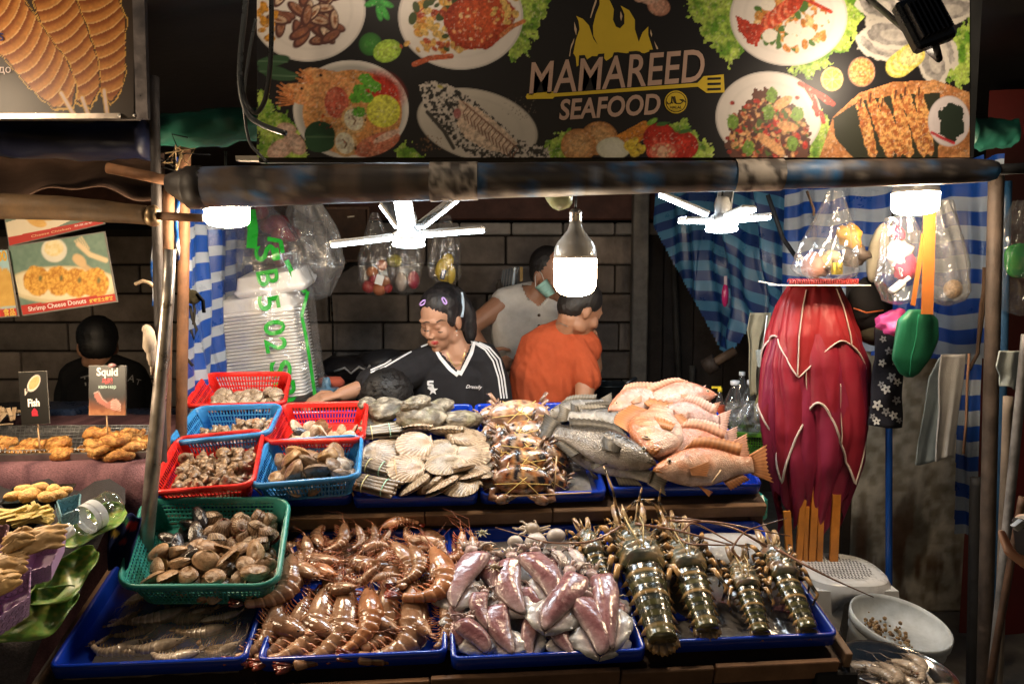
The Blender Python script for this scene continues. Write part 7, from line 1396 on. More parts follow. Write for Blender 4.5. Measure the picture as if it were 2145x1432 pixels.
for k in range(12): p = at(372+r.randn()*9, 335+r.randn()*10, 2.0); m.tube([p, p+r.randn(3)*.02, p+r.randn(3)*.035], .0018, 4, (.42, .30, .16) if k % 2 else (.02, .02, .02))
m.tube([at(352, 392, 2.0), at(372, 350, 1.99), at(380, 322, 1.99)], .003, 5, (.45, .32, .16)); m.build('wire_tangle', CLO, label='tangle of twine and wire at the left end of the roller', cat='twine')
for P_, l, rr_ in (([(518, -160), (516, 10), (505, 90), (500, 180), (515, 240), (545, 262), (600, 280)], 'grey cable looping down at the left edge of the food sign', .007), ([(566, -160), (570, 60), (566, 150), (556, 215), (535, 244), (512, 215), (503, 150)], 'black cable hanging over the left edge of the food sign', .006), ([(536, 40), (522, 110), (508, 210), (520, 300), (560, 340)], 'thin brown cable behind the grey one', .004)):
    k = np.linspace(0, 1, len(P_)); u = np.linspace(0, 1, 40); A = np.array(P_, float); Q = np.c_[np.interp(u, k, A[:, 0]), np.interp(u, k, A[:, 1])]
    for _ in range(8): Q[1:-1] = (Q[:-2]+2*Q[1:-1]+Q[2:])/4
    m = MB(); m.tube([at(x, y, 1.82) for x, y in Q], rr_, 7, (.05, .055, .06) if 'grey' in l else (.012, .011, .011) if 'black' in l else (.16, .09, .05)); m.build('cable', PLA, label=l, cat='cable')
# menu cards
def card(name, C, Y, label, cat, paint, texts, xs, ys, th=.004, mats=PAP):
    """C: TL, TR, BR, BL photo corners; paint works in card units x 0..100, y 0..70"""
    q = [at(p[0], p[1], Y+dy) for p, dy in zip(C, (0, 0, -.02, -.02))]; X1, Y1 = xs[-1], ys[-1]
    f = lambda x, y: q[0]*(1-x/X1)*(1-y/Y1)+q[1]*(x/X1)*(1-y/Y1)+q[2]*(x/X1)*(y/Y1)+q[3]*(1-x/X1)*(y/Y1)
    n = np.cross(q[1]-q[0], q[3]-q[0]); n /= np.linalg.norm(n); n = n if n[1] < 0 else -n
    t = thing(name, label, cat, (q[2]+q[3])/2); m = MB(); e = 1.2
    m.grid([[f(-e, -e)-n*.002, f(X1+e, -e)-n*.002], [f(-e, Y1+e)-n*.002, f(X1+e, Y1+e)-n*.002]][::-1], (.20, .19, .17), False, th); m.build('backing', PAP, t)
    P = Print(xs, ys, (.1, .1, .1)); paint(P); m = MB(); P.mesh(m, f); m.build('print', mats, t)
    for body, x, y, w, c, o in texts:
        V, F = textw(body, w, offset=o); m = MB(); m.add([f(x+v[0], y-v[1])+n*.0012 for v in V], F, c, False); m.build('lettering', PAP, t)
    return t, f, n
def donuts(P):
    P.A[:] = mix((.10, .17, .13), (.20, .28, .22), P.nz(6, 2))
    P.e(48, 46, 62, 20, (.55, .46, .28), 8); P.e(48, 45, 58, 17, (.66, .58, .40), 8); P.e(46, 10, 14, 13, (.62, .58, .48)); P.e(46, 8, 11, 9, mix((.62, .45, .14), (.74, .66, .45), P.nz(3, 3)))
    P.line([(66, 22), (75, 32), (86, 42)], 6, (.50, .34, .18)); P.e(70, 24, 6, 9, (.55, .38, .20), -40); P.line([(72, 8), (82, 20), (97, 28)], 5, (.60, .46, .28))
    for k in range(4): P.line([(69+k*2.5, 4-k), (76+k*2, 14)], 1.4, (.6, .46, .28))
    for cx, cy in ((22, 38), (44, 41), (62, 46), (82, 49)):
        n = P.nz(2.2, int(cx)); P.e(cx, cy, 15, 16, mix((.40, .17, .03), (.68, .38, .08), sst(.3, .7, n)), 20, wob=.12); P.e(cx+4, cy-2, 2.6, 4.2, (.16, .13, .05), 20)
    P.poly([(-2, 60.5), (102, 62.5), (102, 72), (-2, 72)], (.42, .045, .035))
def chicken(P):
    P.A[:] = mix((.10, .15, .12), (.18, .24, .19), P.nz(6, 2)); P.poly([(0, 30), (90, 5), (100, 20), (40, 62), (0, 60)], (.64, .56, .42))
    for cx, cy, a in ((25, 22, 60), (40, 24, 60), (55, 18, 50), (70, 10, 40), (32, 36, 60)): P.e(cx, cy, 16, 8, mix((.52, .28, .07), (.70, .46, .16), P.nz(4, int(cx))), a)
    P.poly([(-2, 56), (102, 52), (102, 72), (-2, 72)], (.44, .05, .04))
gx = np.linspace(0, 100, 90); gy = np.linspace(0, 70, 63); YE = (.70, .50, .10); WH = (.74, .70, .66)
card('menu_card', ((18, 518), (217, 487), (243, 630), (48, 659)), 2.30, 'menu card of four shrimp cheese donuts, lowest of the hanging cards', 'menu card', donuts, (('Shrimp Cheese Donuts', 38, 66, 62, WH, .012), ('鮮蝦芝士圈餅', 85, 66.5, 25, YE, .02)), gx, gy)
card('menu_card', ((6, 430), (212, 425), (216, 468), (20, 514)), 2.32, 'menu card of cheese chicken, partly behind the awning bar', 'menu card', chicken, (('Cheese Chicken', 45, 63, 42, (.66, .45, .25), .012), ('熱芝士雞', 80, 60, 20, WH, .02)), gx, gy)
def blue(P): P.A[:] = mix((.25, .45, .50), (.42, .58, .60), P.nz(9, 2)); P.e(85, 40, 40, 22, mix((.5, .28, .06), (.66, .42, .12), P.nz(5, 4)), 0, wob=.3); P.poly([(-2, 61), (102, 61), (102, 72), (-2, 72)], (.5, .05, .04))
card('menu_card', ((-120, 530), (14, 524), (36, 660), (-100, 672)), 2.28, 'pale blue menu card cut off by the left edge', 'menu card', blue, (('食品', 88, 66, 18, YE, .02), ('100', 88, 6, 20, (.7, .4, .05), .03)), gx[::2], gy[::2])
# counter with purple cloth, metal tray and fried food
CT = at(150, 955, 1.95); t = thing('food_counter', 'counter of the fried food stall draped in speckled purple cloth', 'counter', (CT[0], 2.2, .2)); m = MB(); xr_ = at(303, 960, 1.93)[0]; m.box((xr_-.8, 2.32, (CT[2]-.03+.2)/2), (1.6, .72, CT[2]-.23), col=(.05, .04, .04)); m.build('counter_body', WOO, t)
G = [[(x, 1.94-.01*sin(x*22+v)-.02*v+.008*sin(x*50+v*5), CT[2]-.022-v*.75) for x in np.linspace(xr_-1.6, xr_, 70)] for v in np.linspace(0, 1, 14)]; G = [[(x, y+.74, CT[2]-.021) for x, y, z in G[0]]]+G; m = MB(); q = np.array(G).reshape(-1, 3); m.grid(G[::-1], mix((.085, .036, .05), (.18, .085, .10), sst(.35, .65, vn(q*220, 3))).reshape(15, 70, 3)[::-1]); m.build('purple_cloth', CLO, t)
CLP = mat('speckled', .9, .5, 220, .5, 260)
t.children[1].data.materials[0] = CLP
tz = CT[2]-.018
def TP(px, py, dz=0.): d = ray(px, py); k = (tz+dz-1.6)/d[2]; return CAM+d*k
t2 = thing('serving_tray', 'long metal tray with a wire rack under the fried food', 'tray', TP(140, 935)); m = MB(); c = [TP(-90, 905), TP(322, 903), TP(300, 958), TP(-90, 965)]; cc_ = sum(c)/4
m.loft([[p for p in c], [p+(p-cc_)*.03+np.array([0, 0, .02]) for p in c], [p+(p-cc_)*.05+np.array([0, 0, .02]) for p in c], [p+(p-cc_)*.05+np.array([0, 0, .016]) for p in c], [p+np.array([0, 0, -.003]) for p in c]], (.32, .31, .30), smooth=False); m.build('pan', MET, t2); m = MB()
for u in np.linspace(0, 1, 44): m.tube([c[0]*(1-u)+c[1]*u+np.array([0, 0, .022]), c[3]*(1-u)+c[2]*u+np.array([0, 0, .022])], .0013, 4, (.5, .5, .5))
for u in np.linspace(.04, .96, 8): m.tube([c[0]*(1-u)+c[3]*u+np.array([0, 0, .024]), c[1]*(1-u)+c[2]*u+np.array([0, 0, .024])], .0013, 4, (.5, .5, .5))
m.build('wire_rack', MET, t2)
FC1 = (.32, .12, .025); FC2 = (.60, .32, .09)
def crumb(v, seed): return mix(FC1, FC2, sst(.35, .65, fbm(v*130, seed)))
rings = ((203, 906, 22, .07), (241, 920, 26, .055), (208, 926, 24, .05), (212, 938, 24, .035), (268, 934, 30, .03), (250, 950, 28, .014), (292, 922, 22, .04), (282, 908, 18, .05), (205, 950, 16, .014), (262, 908, 18, .05))
ro_ = sorted(range(len(rings)), key=lambda i: rings[i][0])
for i, (px, py, w, h) in enumerate(rings):
    p = TP(px, py, h-.0) ; s = w*mmpx(p[1]); a = np.linspace(0, 2*pi, 40); m = MB(); m.tube([p+np.array([s*cos(q)*.86, s*sin(q)*.86, .004*sin(q*3+i)]) for q in a], s*.36, 16); m.recolor(lambda v, c: crumb(v, i)); v = m.v[0]; m.v = [v+(fbm(v*np.array([190, 190, 190]), i)[:, None]-.5)*np.array([.004, .004, .009])]
    m.build('fried_ring', FRY, label='golden breaded ring, %s from the left in the pile below the squid sign' % ORD[ro_.index(i)], cat='fried ring', group='fried rings on the tray')
nug = ((-8, 938, 26, .02, 0), (12, 925, 24, .035, .4), (40, 946, 30, .014, -.3), (74, 944, 26, .014, .1), (60, 930, 26, .03, -.4), (122, 930, 34, .035, -.3), (128, 950, 32, .013, -.15), (95, 932, 24, .03, .5), (170, 944, 18, .012, -1.1), (182, 946, 14, .012, 1.0))
no_ = sorted(range(len(nug)), key=lambda i: nug[i][0])
for i, (px, py, w, h, a) in enumerate(nug):
    p = TP(px, py, h); s = w*mmpx(p[1]); m = MB(); m.ell(p, (s, s*.6, s*.46), RZ(a)@RY(a*.5), 34, 22, FC1, .18, 40, i); m.recolor(lambda v, c: crumb(v, i)); v = m.v[0]; m.v = [v+(fbm(v*np.array([190, 190, 190]), i)[:, None]-.5)*np.array([.008, .008, .014])]
    m.build('fried_fillet', FRY, label='golden breaded fish fillet, %s from the left beside the fish sign' % ORD[no_.index(i)], cat='fried fillet', group='fried fillets on the tray')
def fishsign(P):
    P.A[:] = (.008, .007, .006); n = P.nz(3, 4); P.e(54, 31, 30, 17, (.55, .5, .45), -38); P.e(55, 30, 26, 14, mix((.42, .17, .06), (.66, .36, .16), n), -38); P.poly([(18, 45), (36, 42), (26, 58), (20, 62)], (.5, .45, .4)); P.poly([(20, 47), (34, 44), (26, 54)], (.04, .03, .03))
    P.poly([(40, 118), (40, 106), (50, 98), (60, 106), (62, 118)], (.45, .02, .04)); 
    for k in range(3): P.line([(43, 106+k*4), (58, 106+k*4)], 1.2, (.02, .016, .014))
def squidsign(P):
    P.A[:] = mix((.008, .007, .006), (.22, .06, .02), sst(70, 112, P.Y+P.nz(20, 5)*20-10)); P.A = mix(P.A, (.5, .24, .10), sst(96, 126, P.Y+P.nz(12, 7)*40-22)*.8)
    P.poly([(14, 66), (26, 62), (36, 80), (50, 88), (66, 80), (84, 84), (80, 104), (66, 110), (40, 96), (22, 84)], (.36, .12, .09), 4, 8); 
    for k in range(6): P.line([(60, 86+k*3), (74, 80+k*5), (86, 92+k*3)], 2, (.62, .40, .34))
    P.line([(13, 66), (26, 61), (37, 79), (50, 88)], 1.5, (.65, .5, .45))
t3, f3, n3 = card('price_sign', ((38, 780), (96, 777), (103, 886), (45, 889)), 1.98, 'small black sign reading Fish on a stick above the fillets', 'sign', fishsign, (('Fish', 50, 83, 42, WH, .035),), np.linspace(0, 100, 40), np.linspace(0, 140, 56), .002)
m = MB(); m.tube([at(79, 887, 1.985), at(84, 945, 1.98)], .0022, 6, (.46, .30, .17)); m.build('stick', WOO, t3)
t3, f3, n3 = card('price_sign', ((186, 766), (263, 766), (263, 869), (186, 869)), 1.98, 'black sign reading Squid with a red drawing, on a stick in the rings', 'sign', squidsign, (('Squid', 51, 17, 58, WH, .03), ('乌贼', 51, 36, 30, (.5, .03, .03), .03), ('кальмар', 51, 52, 48, (.45, .62, .55), .02)), np.linspace(0, 100, 44), np.linspace(0, 118, 56), .002)
m = MB(); m.tube([at(223, 869, 1.985), at(226, 910, 1.985)], .0022, 6, (.46, .30, .17)); m.build('stick', WOO, t3)
m = MB(); m.ell(at(235, 765, 1.972), (.012, .005, .006), None, 10, 7, (.45, .25, .25)); m.build('clip', PLA, t3)
m = MB(); m.lathe([(.10, 0), (.15, .05), (.16, .055), (.15, .06), (.10, .02)], 24, T(TP(-6, 892)), (.02, .02, .022)); m.build('black_bowl', GLO, label='black bowl of wooden chips at the left edge', cat='bowl'); r = R(5)
for k in range(22): p = TP(-5+r.randn()*22, 868+r.randn()*9, .06); m = MB(); m.box((0, 0, 0), (.035+.02*r.rand(), .012, .004), T(p)@RZ(r.rand()*6)@RY(r.randn()*.6), mix((.34, .22, .12), (.5, .36, .22), r.rand())); m.build('wood_chip', WOO, label='pale wooden chip in the black bowl', cat='wood chip', group='wooden chips in the bowl')
# blue crates behind the counter
for px, py, l in ((130, 880, 'dark blue crate behind the fish sign'), (300, 895, 'dark blue crate beside the youth')):
    m = MB(); p = at(px, py, 2.75); m.box((p[0], 2.75, p[2]-.05), (.22, .2, .22), col=(.02, .035, .08), bev=.01); m.build('crate', PLA, label=l, cat='crate')
# ---- lower display: leaves, boxes of snacks, bottle
DY = lambda py: np.interp(py, [1000, 1100, 1330], [1.72, 1.5, 1.26])
def D(px, py, up=0.): p = at(px, py, DY(py)); return p+(CAM-p)*up/(1.6-p[2])
m = MB(); G = [[D(x, y, -.06)+np.array([0, 0, -.02*sin(x*.05)]) for x in np.linspace(-150, 262-max(0, y-1060)*.58, 14)] for y in np.linspace(1015, 1480, 16)]; q = np.array(G).reshape(-1, 3); m.grid(G[::-1], mix((.014, .012, .014), (.075, .06, .065), sst(.45, .75, fbm(q*14, 3))).reshape(16, 14, 3)[::-1]); m.build('dark_cloth', CLP, label='dark fuzzy cloth spread under the snack boxes and leaves', cat='cloth')
def leafthing(mid, w, label, tilt, seed):
    mid = np.array(mid, float); k = np.linspace(0, 1, len(mid)); u = np.linspace(0, 1, 26); M_ = np.c_[np.interp(u, k, mid[:, 0]), np.interp(u, k, mid[:, 1])]; t = np.gradient(M_, axis=0); t /= np.linalg.norm(t, axis=1, keepdims=True); nn = np.c_[-t[:, 1], t[:, 0]]
    W_ = w*np.sin(np.clip(u*.94+.03, 0, 1)*pi)**.62*(1+.16*np.sin(u*9+seed)); G = []; C = []
    for i in range(26):
        r_ = []; c_ = []
        for s_ in np.linspace(-1, 1, 13):
            p = M_[i]+nn[i]*s_*W_[i]; r_.append(D(p[0], p[1], .012+.012*s_*s_*tilt+.0025*sin(u[i]*16+s_*3))); v = abs(sin(u[i]*26-abs(s_)*3.2)); c_.append(mix(mix((.06, .17, .02), (.16, .32, .05), .5+.5*sin(u[i]*7+seed)), (.34, .34, .07), max(sst(.86, 1, v)*.7, sst(.14, .0, abs(s_)))*.95))
        G.append(r_); C.append(c_)
    m = MB(); m.grid(G, np.array(C), thick=.0015); m.build('leaf', LEA, label=label, cat='leaf', group='large green leaves under the snacks')
leafthing([(262, 1065), (215, 1085), (150, 1112), (110, 1128)], 34, 'large green leaf lying under the water bottle', 1, 1); leafthing([(200, 1150), (165, 1180), (120, 1225), (60, 1260)], 36, 'rounded green leaf in the middle, beside the lilac boxes', 1, 2); leafthing([(160, 1235), (110, 1265), (50, 1300), (-30, 1335)], 46, 'big shiny green leaf lowest at the bottom left', .6, 3)
def snackbox(C, h, label, col, cat='snack box', rim=True):
    q = [D(*p, .045) for p in C]; c = sum(q)/4; t = thing('snack_box', label, cat, c-np.array([0, 0, h])); m = MB()
    lo = [c+(p-c)*.86-np.array([0, 0, h]) for p in q]; e = []
    for i in range(4):
        a, b = q[i], q[(i+1) % 4]; a2, b2 = lo[i], lo[(i+1) % 4]; n_ = 12; m2 = MB(); G = np.array([[a*(1-u)+b*u+np.array([0, 0, .004*abs(sin(u*pi*6))]) for u in np.linspace(0, 1, n_)], [a2*(1-u)+b2*u for u in np.linspace(0, 1, n_)]]); m2.grid(G, col, False, .002); m2.build('side', PAP, t)
        d = (b-a); nrm = np.cross(d, a2-a); nrm /= np.linalg.norm(nrm); nrm = nrm if nrm[1] < 0 else -nrm; hx = MB(); L = np.linalg.norm(d); nh = int(L/.011)
        for k in range(nh):
            for j in range(max(1, int(h/.010))):
                u = (k+.5+.5*(j % 2))/nh; v = (j+.5)/max(1, int(h/.010))
                if u > .97: continue
                p = (a*(1-u)+b*u)*(1-v)+(a2*(1-u)+b2*u)*v+nrm*.0032; ax = d/L; ay = (a2-a)/np.linalg.norm(a2-a); hx.tube([p+ax*.0048*cos(z)+ay*.0048*sin(z) for z in np.linspace(0, 2*pi, 7)], .0006, 3, np.array(col)*.62)
        if hx.n: hx.build('hexagon_print', PAP, t)
    m.grid([[lo[0], lo[1]], [lo[3], lo[2]]], col, False, .002); m.build('bottom', PAP, t); return t
LIL = (.52, .33, .58); snackbox([(72, 1130), (140, 1118), (108, 1185), (40, 1205)], .030, 'upper lilac hexagon-printed box full of yellow crisps', LIL); snackbox([(-20, 1225), (66, 1188), (64, 1250), (-10, 1300)], .035, 'lower lilac hexagon-printed box at the left edge', LIL); snackbox([(118, 1050), (170, 1035), (166, 1068), (128, 1082)], .028, 'pale blue hexagon-printed box beside the bottle', (.22, .42, .50)); snackbox([(-60, 1110), (20, 1100), (0, 1160), (-60, 1180)], .03, 'pinkish box half out of the picture on the left', (.4, .22, .26))
CRI = mat('crisp_sheet', .6, .25, 18, .4, 40)
def sheetfood(P_, label, cols, seed, up=.02):
    q = [D(*p, .054) for p in P_]; n_ = 22; G = []; 
    for v in np.linspace(0, 1, n_): G.append([q[0]*(1-u)*(1-v)+q[1]*u*(1-v)+q[2]*u*v+q[3]*(1-u)*v+np.array([.004*sin(v*23), -.006, up+.010*(fbm(np.array([[u*4, v*4, seed]]), seed)[0]-.5)+.008*sin(u*pi)*sin(v*pi)]) for u in np.linspace(0, 1, n_)])
    m = MB(); qq = np.array(G).reshape(-1, 3); m.grid(G, mix(cols[0], cols[1], fbm(qq*45, seed)).reshape(n_, n_, 3), thick=.003); m.build('crisp', CRI, label=label, cat='crisp', group='yellow crisp sheets')
YC = ((.50, .27, .09), (.64, .42, .18)); sheetfood([(60, 1128), (146, 1112), (136, 1162), (30, 1188)], 'large wavy yellow crisp in the upper lilac box', YC, 1, .016); sheetfood([(-30, 1182), (66, 1172), (60, 1215), (-30, 1250)], 'yellow crisp with a ragged edge at the left', YC, 2, .018); sheetfood([(-30, 1222), (40, 1205), (52, 1240), (-30, 1290)], 'crumbly yellow crisp in the lower lilac box', ((.44, .22, .06), (.6, .38, .14)), 3, .02); sheetfood([(20, 1140), (70, 1128), (80, 1160), (10, 1190)], 'yellow crisp folded behind the largest one', YC, 4, .024)
def blacktray(C, label):
    q = [D(*p) for p in C]; c = sum(q)/4; m = MB(); lo = [c+(p-c)*.86+np.array([0, 0, -.018]) for p in q]; m.loft([[c+(p-c)*1.0+np.array([0, 0, -.003]) for p in q], q, [c+(p-c)*.96 for p in q], lo], (.012, .012, .013), smooth=False); m.build('black_tray', GLO, label=label, cat='tray')
blacktray([(28, 1018), (160, 1012), (138, 1048), (-2, 1055)], 'shiny black tray of breaded chicken pieces'); blacktray([(-60, 1066), (116, 1062), (80, 1095), (-60, 1104)], 'shiny black tray of yellow chips at the left edge')
for i, (px, py, w) in enumerate(((48, 1024, 20), (80, 1022, 22), (112, 1024, 20), (136, 1026, 16), (28, 1038, 20), (60, 1038, 24), (98, 1040, 22), (120, 1036, 18), (70, 1030, 20))):
    m = MB(); p = D(px, py, .012); s = w*mmpx(p[1]); m.ell(p, (s, s*.7, s*.55), RZ(i), 14, 9, FC1, .3, 50, i); m.recolor(lambda v, c: mix(FC2, (.62, .38, .13), fbm(v*80, i))); m.build('breaded_chicken', FRY, label='golden breaded chicken piece on the upper black tray', cat='fried chicken', group='breaded chicken pieces')
r = R(6)
for i in range(34):
    p = D(-10+r.rand()*105, 1068+r.rand()*22, .008+.014*r.rand()); a = r.randn()*.5; d = np.array([cos(a), .3*sin(a), .4*sin(a)+.1]); m = MB(); m.box((0, 0, 0), (.045+.02*r.rand(), .008, .008), frame(p, d, (0, -.4, 1)), mix((.56, .40, .10), (.66, .52, .20), r.rand())); m.build('chip', FRY, label='thick yellow chip on the lower black tray', cat='chip', group='yellow chips on the black tray')
# water bottle lying on the leaf
a = D(140, 1112, .035); b_ = D(240, 1052, .035); L = np.linalg.norm(b_-a); M = frame(a, b_-a, (0, -.3, 1))@RY(pi/2); t = thing('water_bottle', 'empty clear water bottle lying on a leaf with its white cap towards the viewer', 'bottle', a); r_ = .031
m = MB(); z = np.linspace(0, L, 40); rp = r_*np.interp(z/L, [0, .06, .12, .28, .34, .40, .94, 1], [.40, .42, .55, .97, 1, 1, 1, .86])*(1+.03*np.sin(z*260)*(z > L*.45)); m.lathe(list(zip(rp, z)), 28, M); m.build('bottle_body', BOT, t); m = MB(); m.lathe([(r_*.44, -.016), (r_*.46, -.014), (r_*.46, .006), (r_*.42, .008)], 20, M, (.66, .66, .66)); m.build('cap', PLA, t); m = MB(); m.lathe([(r_*1.02, L*.38), (r_*1.025, L*.42), (r_*1.025, L*.60), (r_*1.02, L*.62)], 28, M, (.62, .66, .70), cap=False); m.build('paper_label', PAP, t)
m = MB(); G = np.array([[at(x, y+5*sin(x*.2), 1.68-.02*sin((y-1080)*.05+x*.08)) for x in np.linspace(226, 296-(y-1080)*.25, 22)] for y in np.linspace(1080, 1190, 18)]); C = np.tile((.008, .014, .06), (18, 22, 1)); px, py = toph(G.reshape(-1, 3)); px = px.reshape(18, 22); py = py.reshape(18, 22)
for cx, cy, r_, c in ((276, 1100, 13, (.42, .03, .02)), (240, 1115, 10, (.48, .28, .04)), (262, 1092, 7, (.05, .20, .05)), (258, 1135, 9, (.35, .03, .03))): C[np.hypot(px-cx, (py-cy)*1.3) < r_] = c
m.grid(G[::-1], C[::-1], thick=.003); m.build('printed_cloth', CLO, label='navy cloth with red and yellow blotches hanging between the leaves and the green basket', cat='cloth')
# ================================================================== RIGHT SIDE
RW = 2.92; a = at(1800, 700, RW); c = at(2075, 700, RW); t = thing('concrete_wall', 'stained bare concrete wall panel on the right behind the blue pole', 'wall', ((a[0]+c[0])/2, RW, .2))
G = np.array([[(x, RW+.006*(fbm(np.array([[x*9, z*9, 2]]), 3)[0]-.5), z) for x in np.linspace(a[0], c[0], 60)] for z in np.linspace(.2, 1.62, 120)]); q = G.reshape(-1, 3); n1 = fbm(q*np.array([9, 1, 4]), 1, 4); n2 = fbm(q*np.array([30, 1, 30]), 5, 4); n3 = fbm(q*np.array([24, 1, 5]), 8, 3)
cc = mix((.33, .285, .21), (.58, .53, .44), sst(.3, .7, n2)); cc = mix(cc, (.07, .06, .048), sst(.54, .7, n1)*.75); cc = mix(cc, (.11, .055, .03), sst(.45, .7, n3)*sst(.85, .45, q[:, 2])*.9)
m = MB(); m.grid(G, cc.reshape(120, 60, 3), thick=.06); m.build('panel', CON, t)
m = MB(); m.box((a[0]-.02, RW+.03, .9), (.035, .06, 1.4), col=(.05, .035, .025)); m.build('edge_board', WOO, t)
post(down(2087, 366, 2062, 1400, 2.16), .021, (.055, .040, .032), RUS, 'tall brown-grey post carrying the right end of the roller', seed=5); post(down(2108, 380, 2100, 700, 2.3), .016, (.015, .06, .14), PAI, 'blue painted post behind the right post', seed=6)
post(down(2112, 830, 2090, 1432, 2.05), .013, (.13, .105, .085), WOO, 'pale wooden pole right of the tall post', seed=7); post(down(2150, 700, 2082, 1380, 1.95), .012, (.13, .125, .125), RUS, 'grey metal pole leaning across the right edge', seed=8); post(down(2142, 1040, 2078, 1400, 1.9), .012, (.07, .035, .02), RUS, 'rusty angle iron leaning at the lower right edge', 4, 9); post(down(2046, 1000, 2040, 1300, 2.3), .02, (.012, .011, .011), RUS, 'black post in front of the concrete wall', 6, 2)
for P_, l in (([(2083, 385), (2070, 560), (2055, 640), (2048, 740), (2030, 775)], 'dark rope hanging from the roller beside the right post'), ([(2062, 560), (2058, 660), (2050, 720)], 'twisted cord tied round the rope at the right'), ([(2030, 740), (2026, 800), (2024, 880), (2018, 950)], 'brown frayed string hanging by the grey cloths'), ([(1690, 400), (1705, 440), (1704, 452)], 'short black string hanging beside the snack bag')):
    m = MB(); m.tube([at(x, y, 2.26) for x, y in P_], .0055 if 'rope' in l else .004, 6, (.05, .03, .02) if 'brown' not in l else (.20, .11, .07)); m.build('rope', CLO, label=l, cat='rope')
m = MB(); m.tube([at(1608, 408, 2.9), at(1640, 500, 2.9), at(1672, 545, 2.9)], .009, 7, (.012, .014, .02)); m.build('strut', RUS, label='dark slanting strut in front of the right tarpaulin', cat='strut')
# ---- folded parasol
UY = 2.42; ku = mmpx(UY); t = thing('parasol', 'folded crimson parasol with white piping and orange ribs, hanging at the right', 'parasol', at(1705, 1170, UY))
def canopy(lv, k, amp, hem, name, col, seed, n=220, rows=40, dep=.62, trim=True):
    lv = np.array(lv, float); a = np.linspace(0, 2*pi, n, endpoint=False); Rg = []
    for v in np.linspace(0, 1, rows):
        r_ = []
        for j, q in enumerate(a):
            hy = hem(q); y = lv[0][1]+(hy-lv[0][1])*v; cx = np.interp(y, lv[:, 1], lv[:, 0]); w = np.interp(y, lv[:, 1], lv[:, 2])/2
            ph = q*k/2+.35*sin(y*.013+seed+q*2)+seed; pl = abs(sin(ph))**.55-.75; pl2 = abs(sin(q*k*.92+.6*sin(y*.021+seed)+1.3*seed))**.6-.7
            f = 1+amp*(.5+.7*v)*(pl+.45*pl2)+.02*sin(q*3+y*.02); p = at(cx+w*f*cos(q), y, UY); p[1] += dep*w*ku*f*sin(q); r_.append(p)
        Rg.append(r_)
    Rg = np.array(Rg); qv = Rg.reshape(-1, 3); Rg = Rg+((fbm(qv*np.array([22, 22, 9]), seed+3)-.5)*.016).reshape(rows, n, 1)*np.array([.5, 1, 0]); m = MB(); m.loft(Rg, mix(np.array(col)*.8, np.array(col)*1.1, fbm(qv*12, seed)), cap=False); m.build(name, VIN, t)
    if trim: m = MB(); e = np.r_[Rg[-1], Rg[-1][:1]]; ct = e.mean(0); e = e+(e-ct)*.006; m.tube(e, .0038, 6, (.56, .46, .41), cap=False, flat=.6); m.build('hem_piping', CLO, t)
    return Rg
tri = lambda q, k, s: abs(((q*k/(2*pi)+s) % 1)-.5)*2
low = canopy([(1700, 700, 160), (1706, 760, 205), (1708, 860, 216), (1704, 960, 196), (1698, 1040, 150), (1694, 1100, 120)], 9, .26, lambda q: 1035+75*tri(q, 6, .2)+16*sin(q*3), 'lower_canopy', (.21, .013, .042), 2, trim=False)
mid = canopy([(1702, 690, 168), (1706, 760, 212), (1708, 900, 222), (1708, 990, 200)], 8, .20, lambda q: 852+135*tri(q, 4, .62)**1.7+20*sin(q*5+1), 'middle_canopy', (.22, .010, .024), 5)
top = canopy([(1706, 597, 104), (1704, 640, 150), (1704, 700, 190), (1704, 770, 210)], 5, .15, lambda q: 712+62*tri(q, 4, .33)**1.6+10*sin(q*3+1), 'top_canopy', (.25, .012, .016), 1)
m = MB(); n_ = 34
for j in (146, 186): m.tube([p+np.array([0, -.004, 0]) for p in top[2:, j]], .004, 6, (.46, .36, .30), flat=.5)
for j in (150, 174, 200): m.tube([p+np.array([0, -.004, 0]) for p in mid[18:, j]], .0032, 6, (.46, .36, .31), flat=.5)
m.build('seam_piping', CLO, t)
for k, (x0, y0, x1, y1, w) in enumerate(((1648, 1070, 1654, 1172, 15), (1682, 1045, 1672, 1180, 13), (1710, 985, 1700, 1172, 14), (1722, 1000, 1716, 1172, 12), (1752, 1035, 1746, 1172, 17), (1690, 1060, 1686, 1176, 9), (1660, 760, 1657, 830, 8))):
    m = MB(); dy = -.118 if k < 6 else -.13; p0 = at(x0, y0, UY+dy*.55); p1 = at(x1, y1, UY+dy*.55); p1 = p1+(p1-p0)*.12; m.bar(p0, p1, w*ku, .010, up=(0, -1, 0), col=(.56, .20, .025)); m.build('rib', PAI, t)
m = MB(); m.tube([at(1706, 560, UY), at(1704, 1190, UY)], .016, 10, (.3, .1, .02)); m.build('pole', PAI, t)
t = thing('hanging_rack', 'thin white rack edge with a row of dark red coils above the parasol', 'rack', at(1700, 597, 2.34)); m = MB(); m.bar(at(1590, 589, 2.34), at(1626, 596, 2.34), .006, .004, col=(.6, .58, .55)); m.bar(at(1626, 597, 2.34), at(1802, 597, 2.34), .14, .004, col=(.6, .58, .55)); m.build('plate', PLA, t); m = MB(); u = np.linspace(0, 1, 300); A = at(1652, 590, 2.29); B = at(1798, 590, 2.29); m.tube([A*(1-x)+B*x+np.array([0, .008*cos(x*190), .008*sin(x*190)]) for x in u], .0026, 4, (.26, .02, .02)); m.build('red_coil', PLA, t)
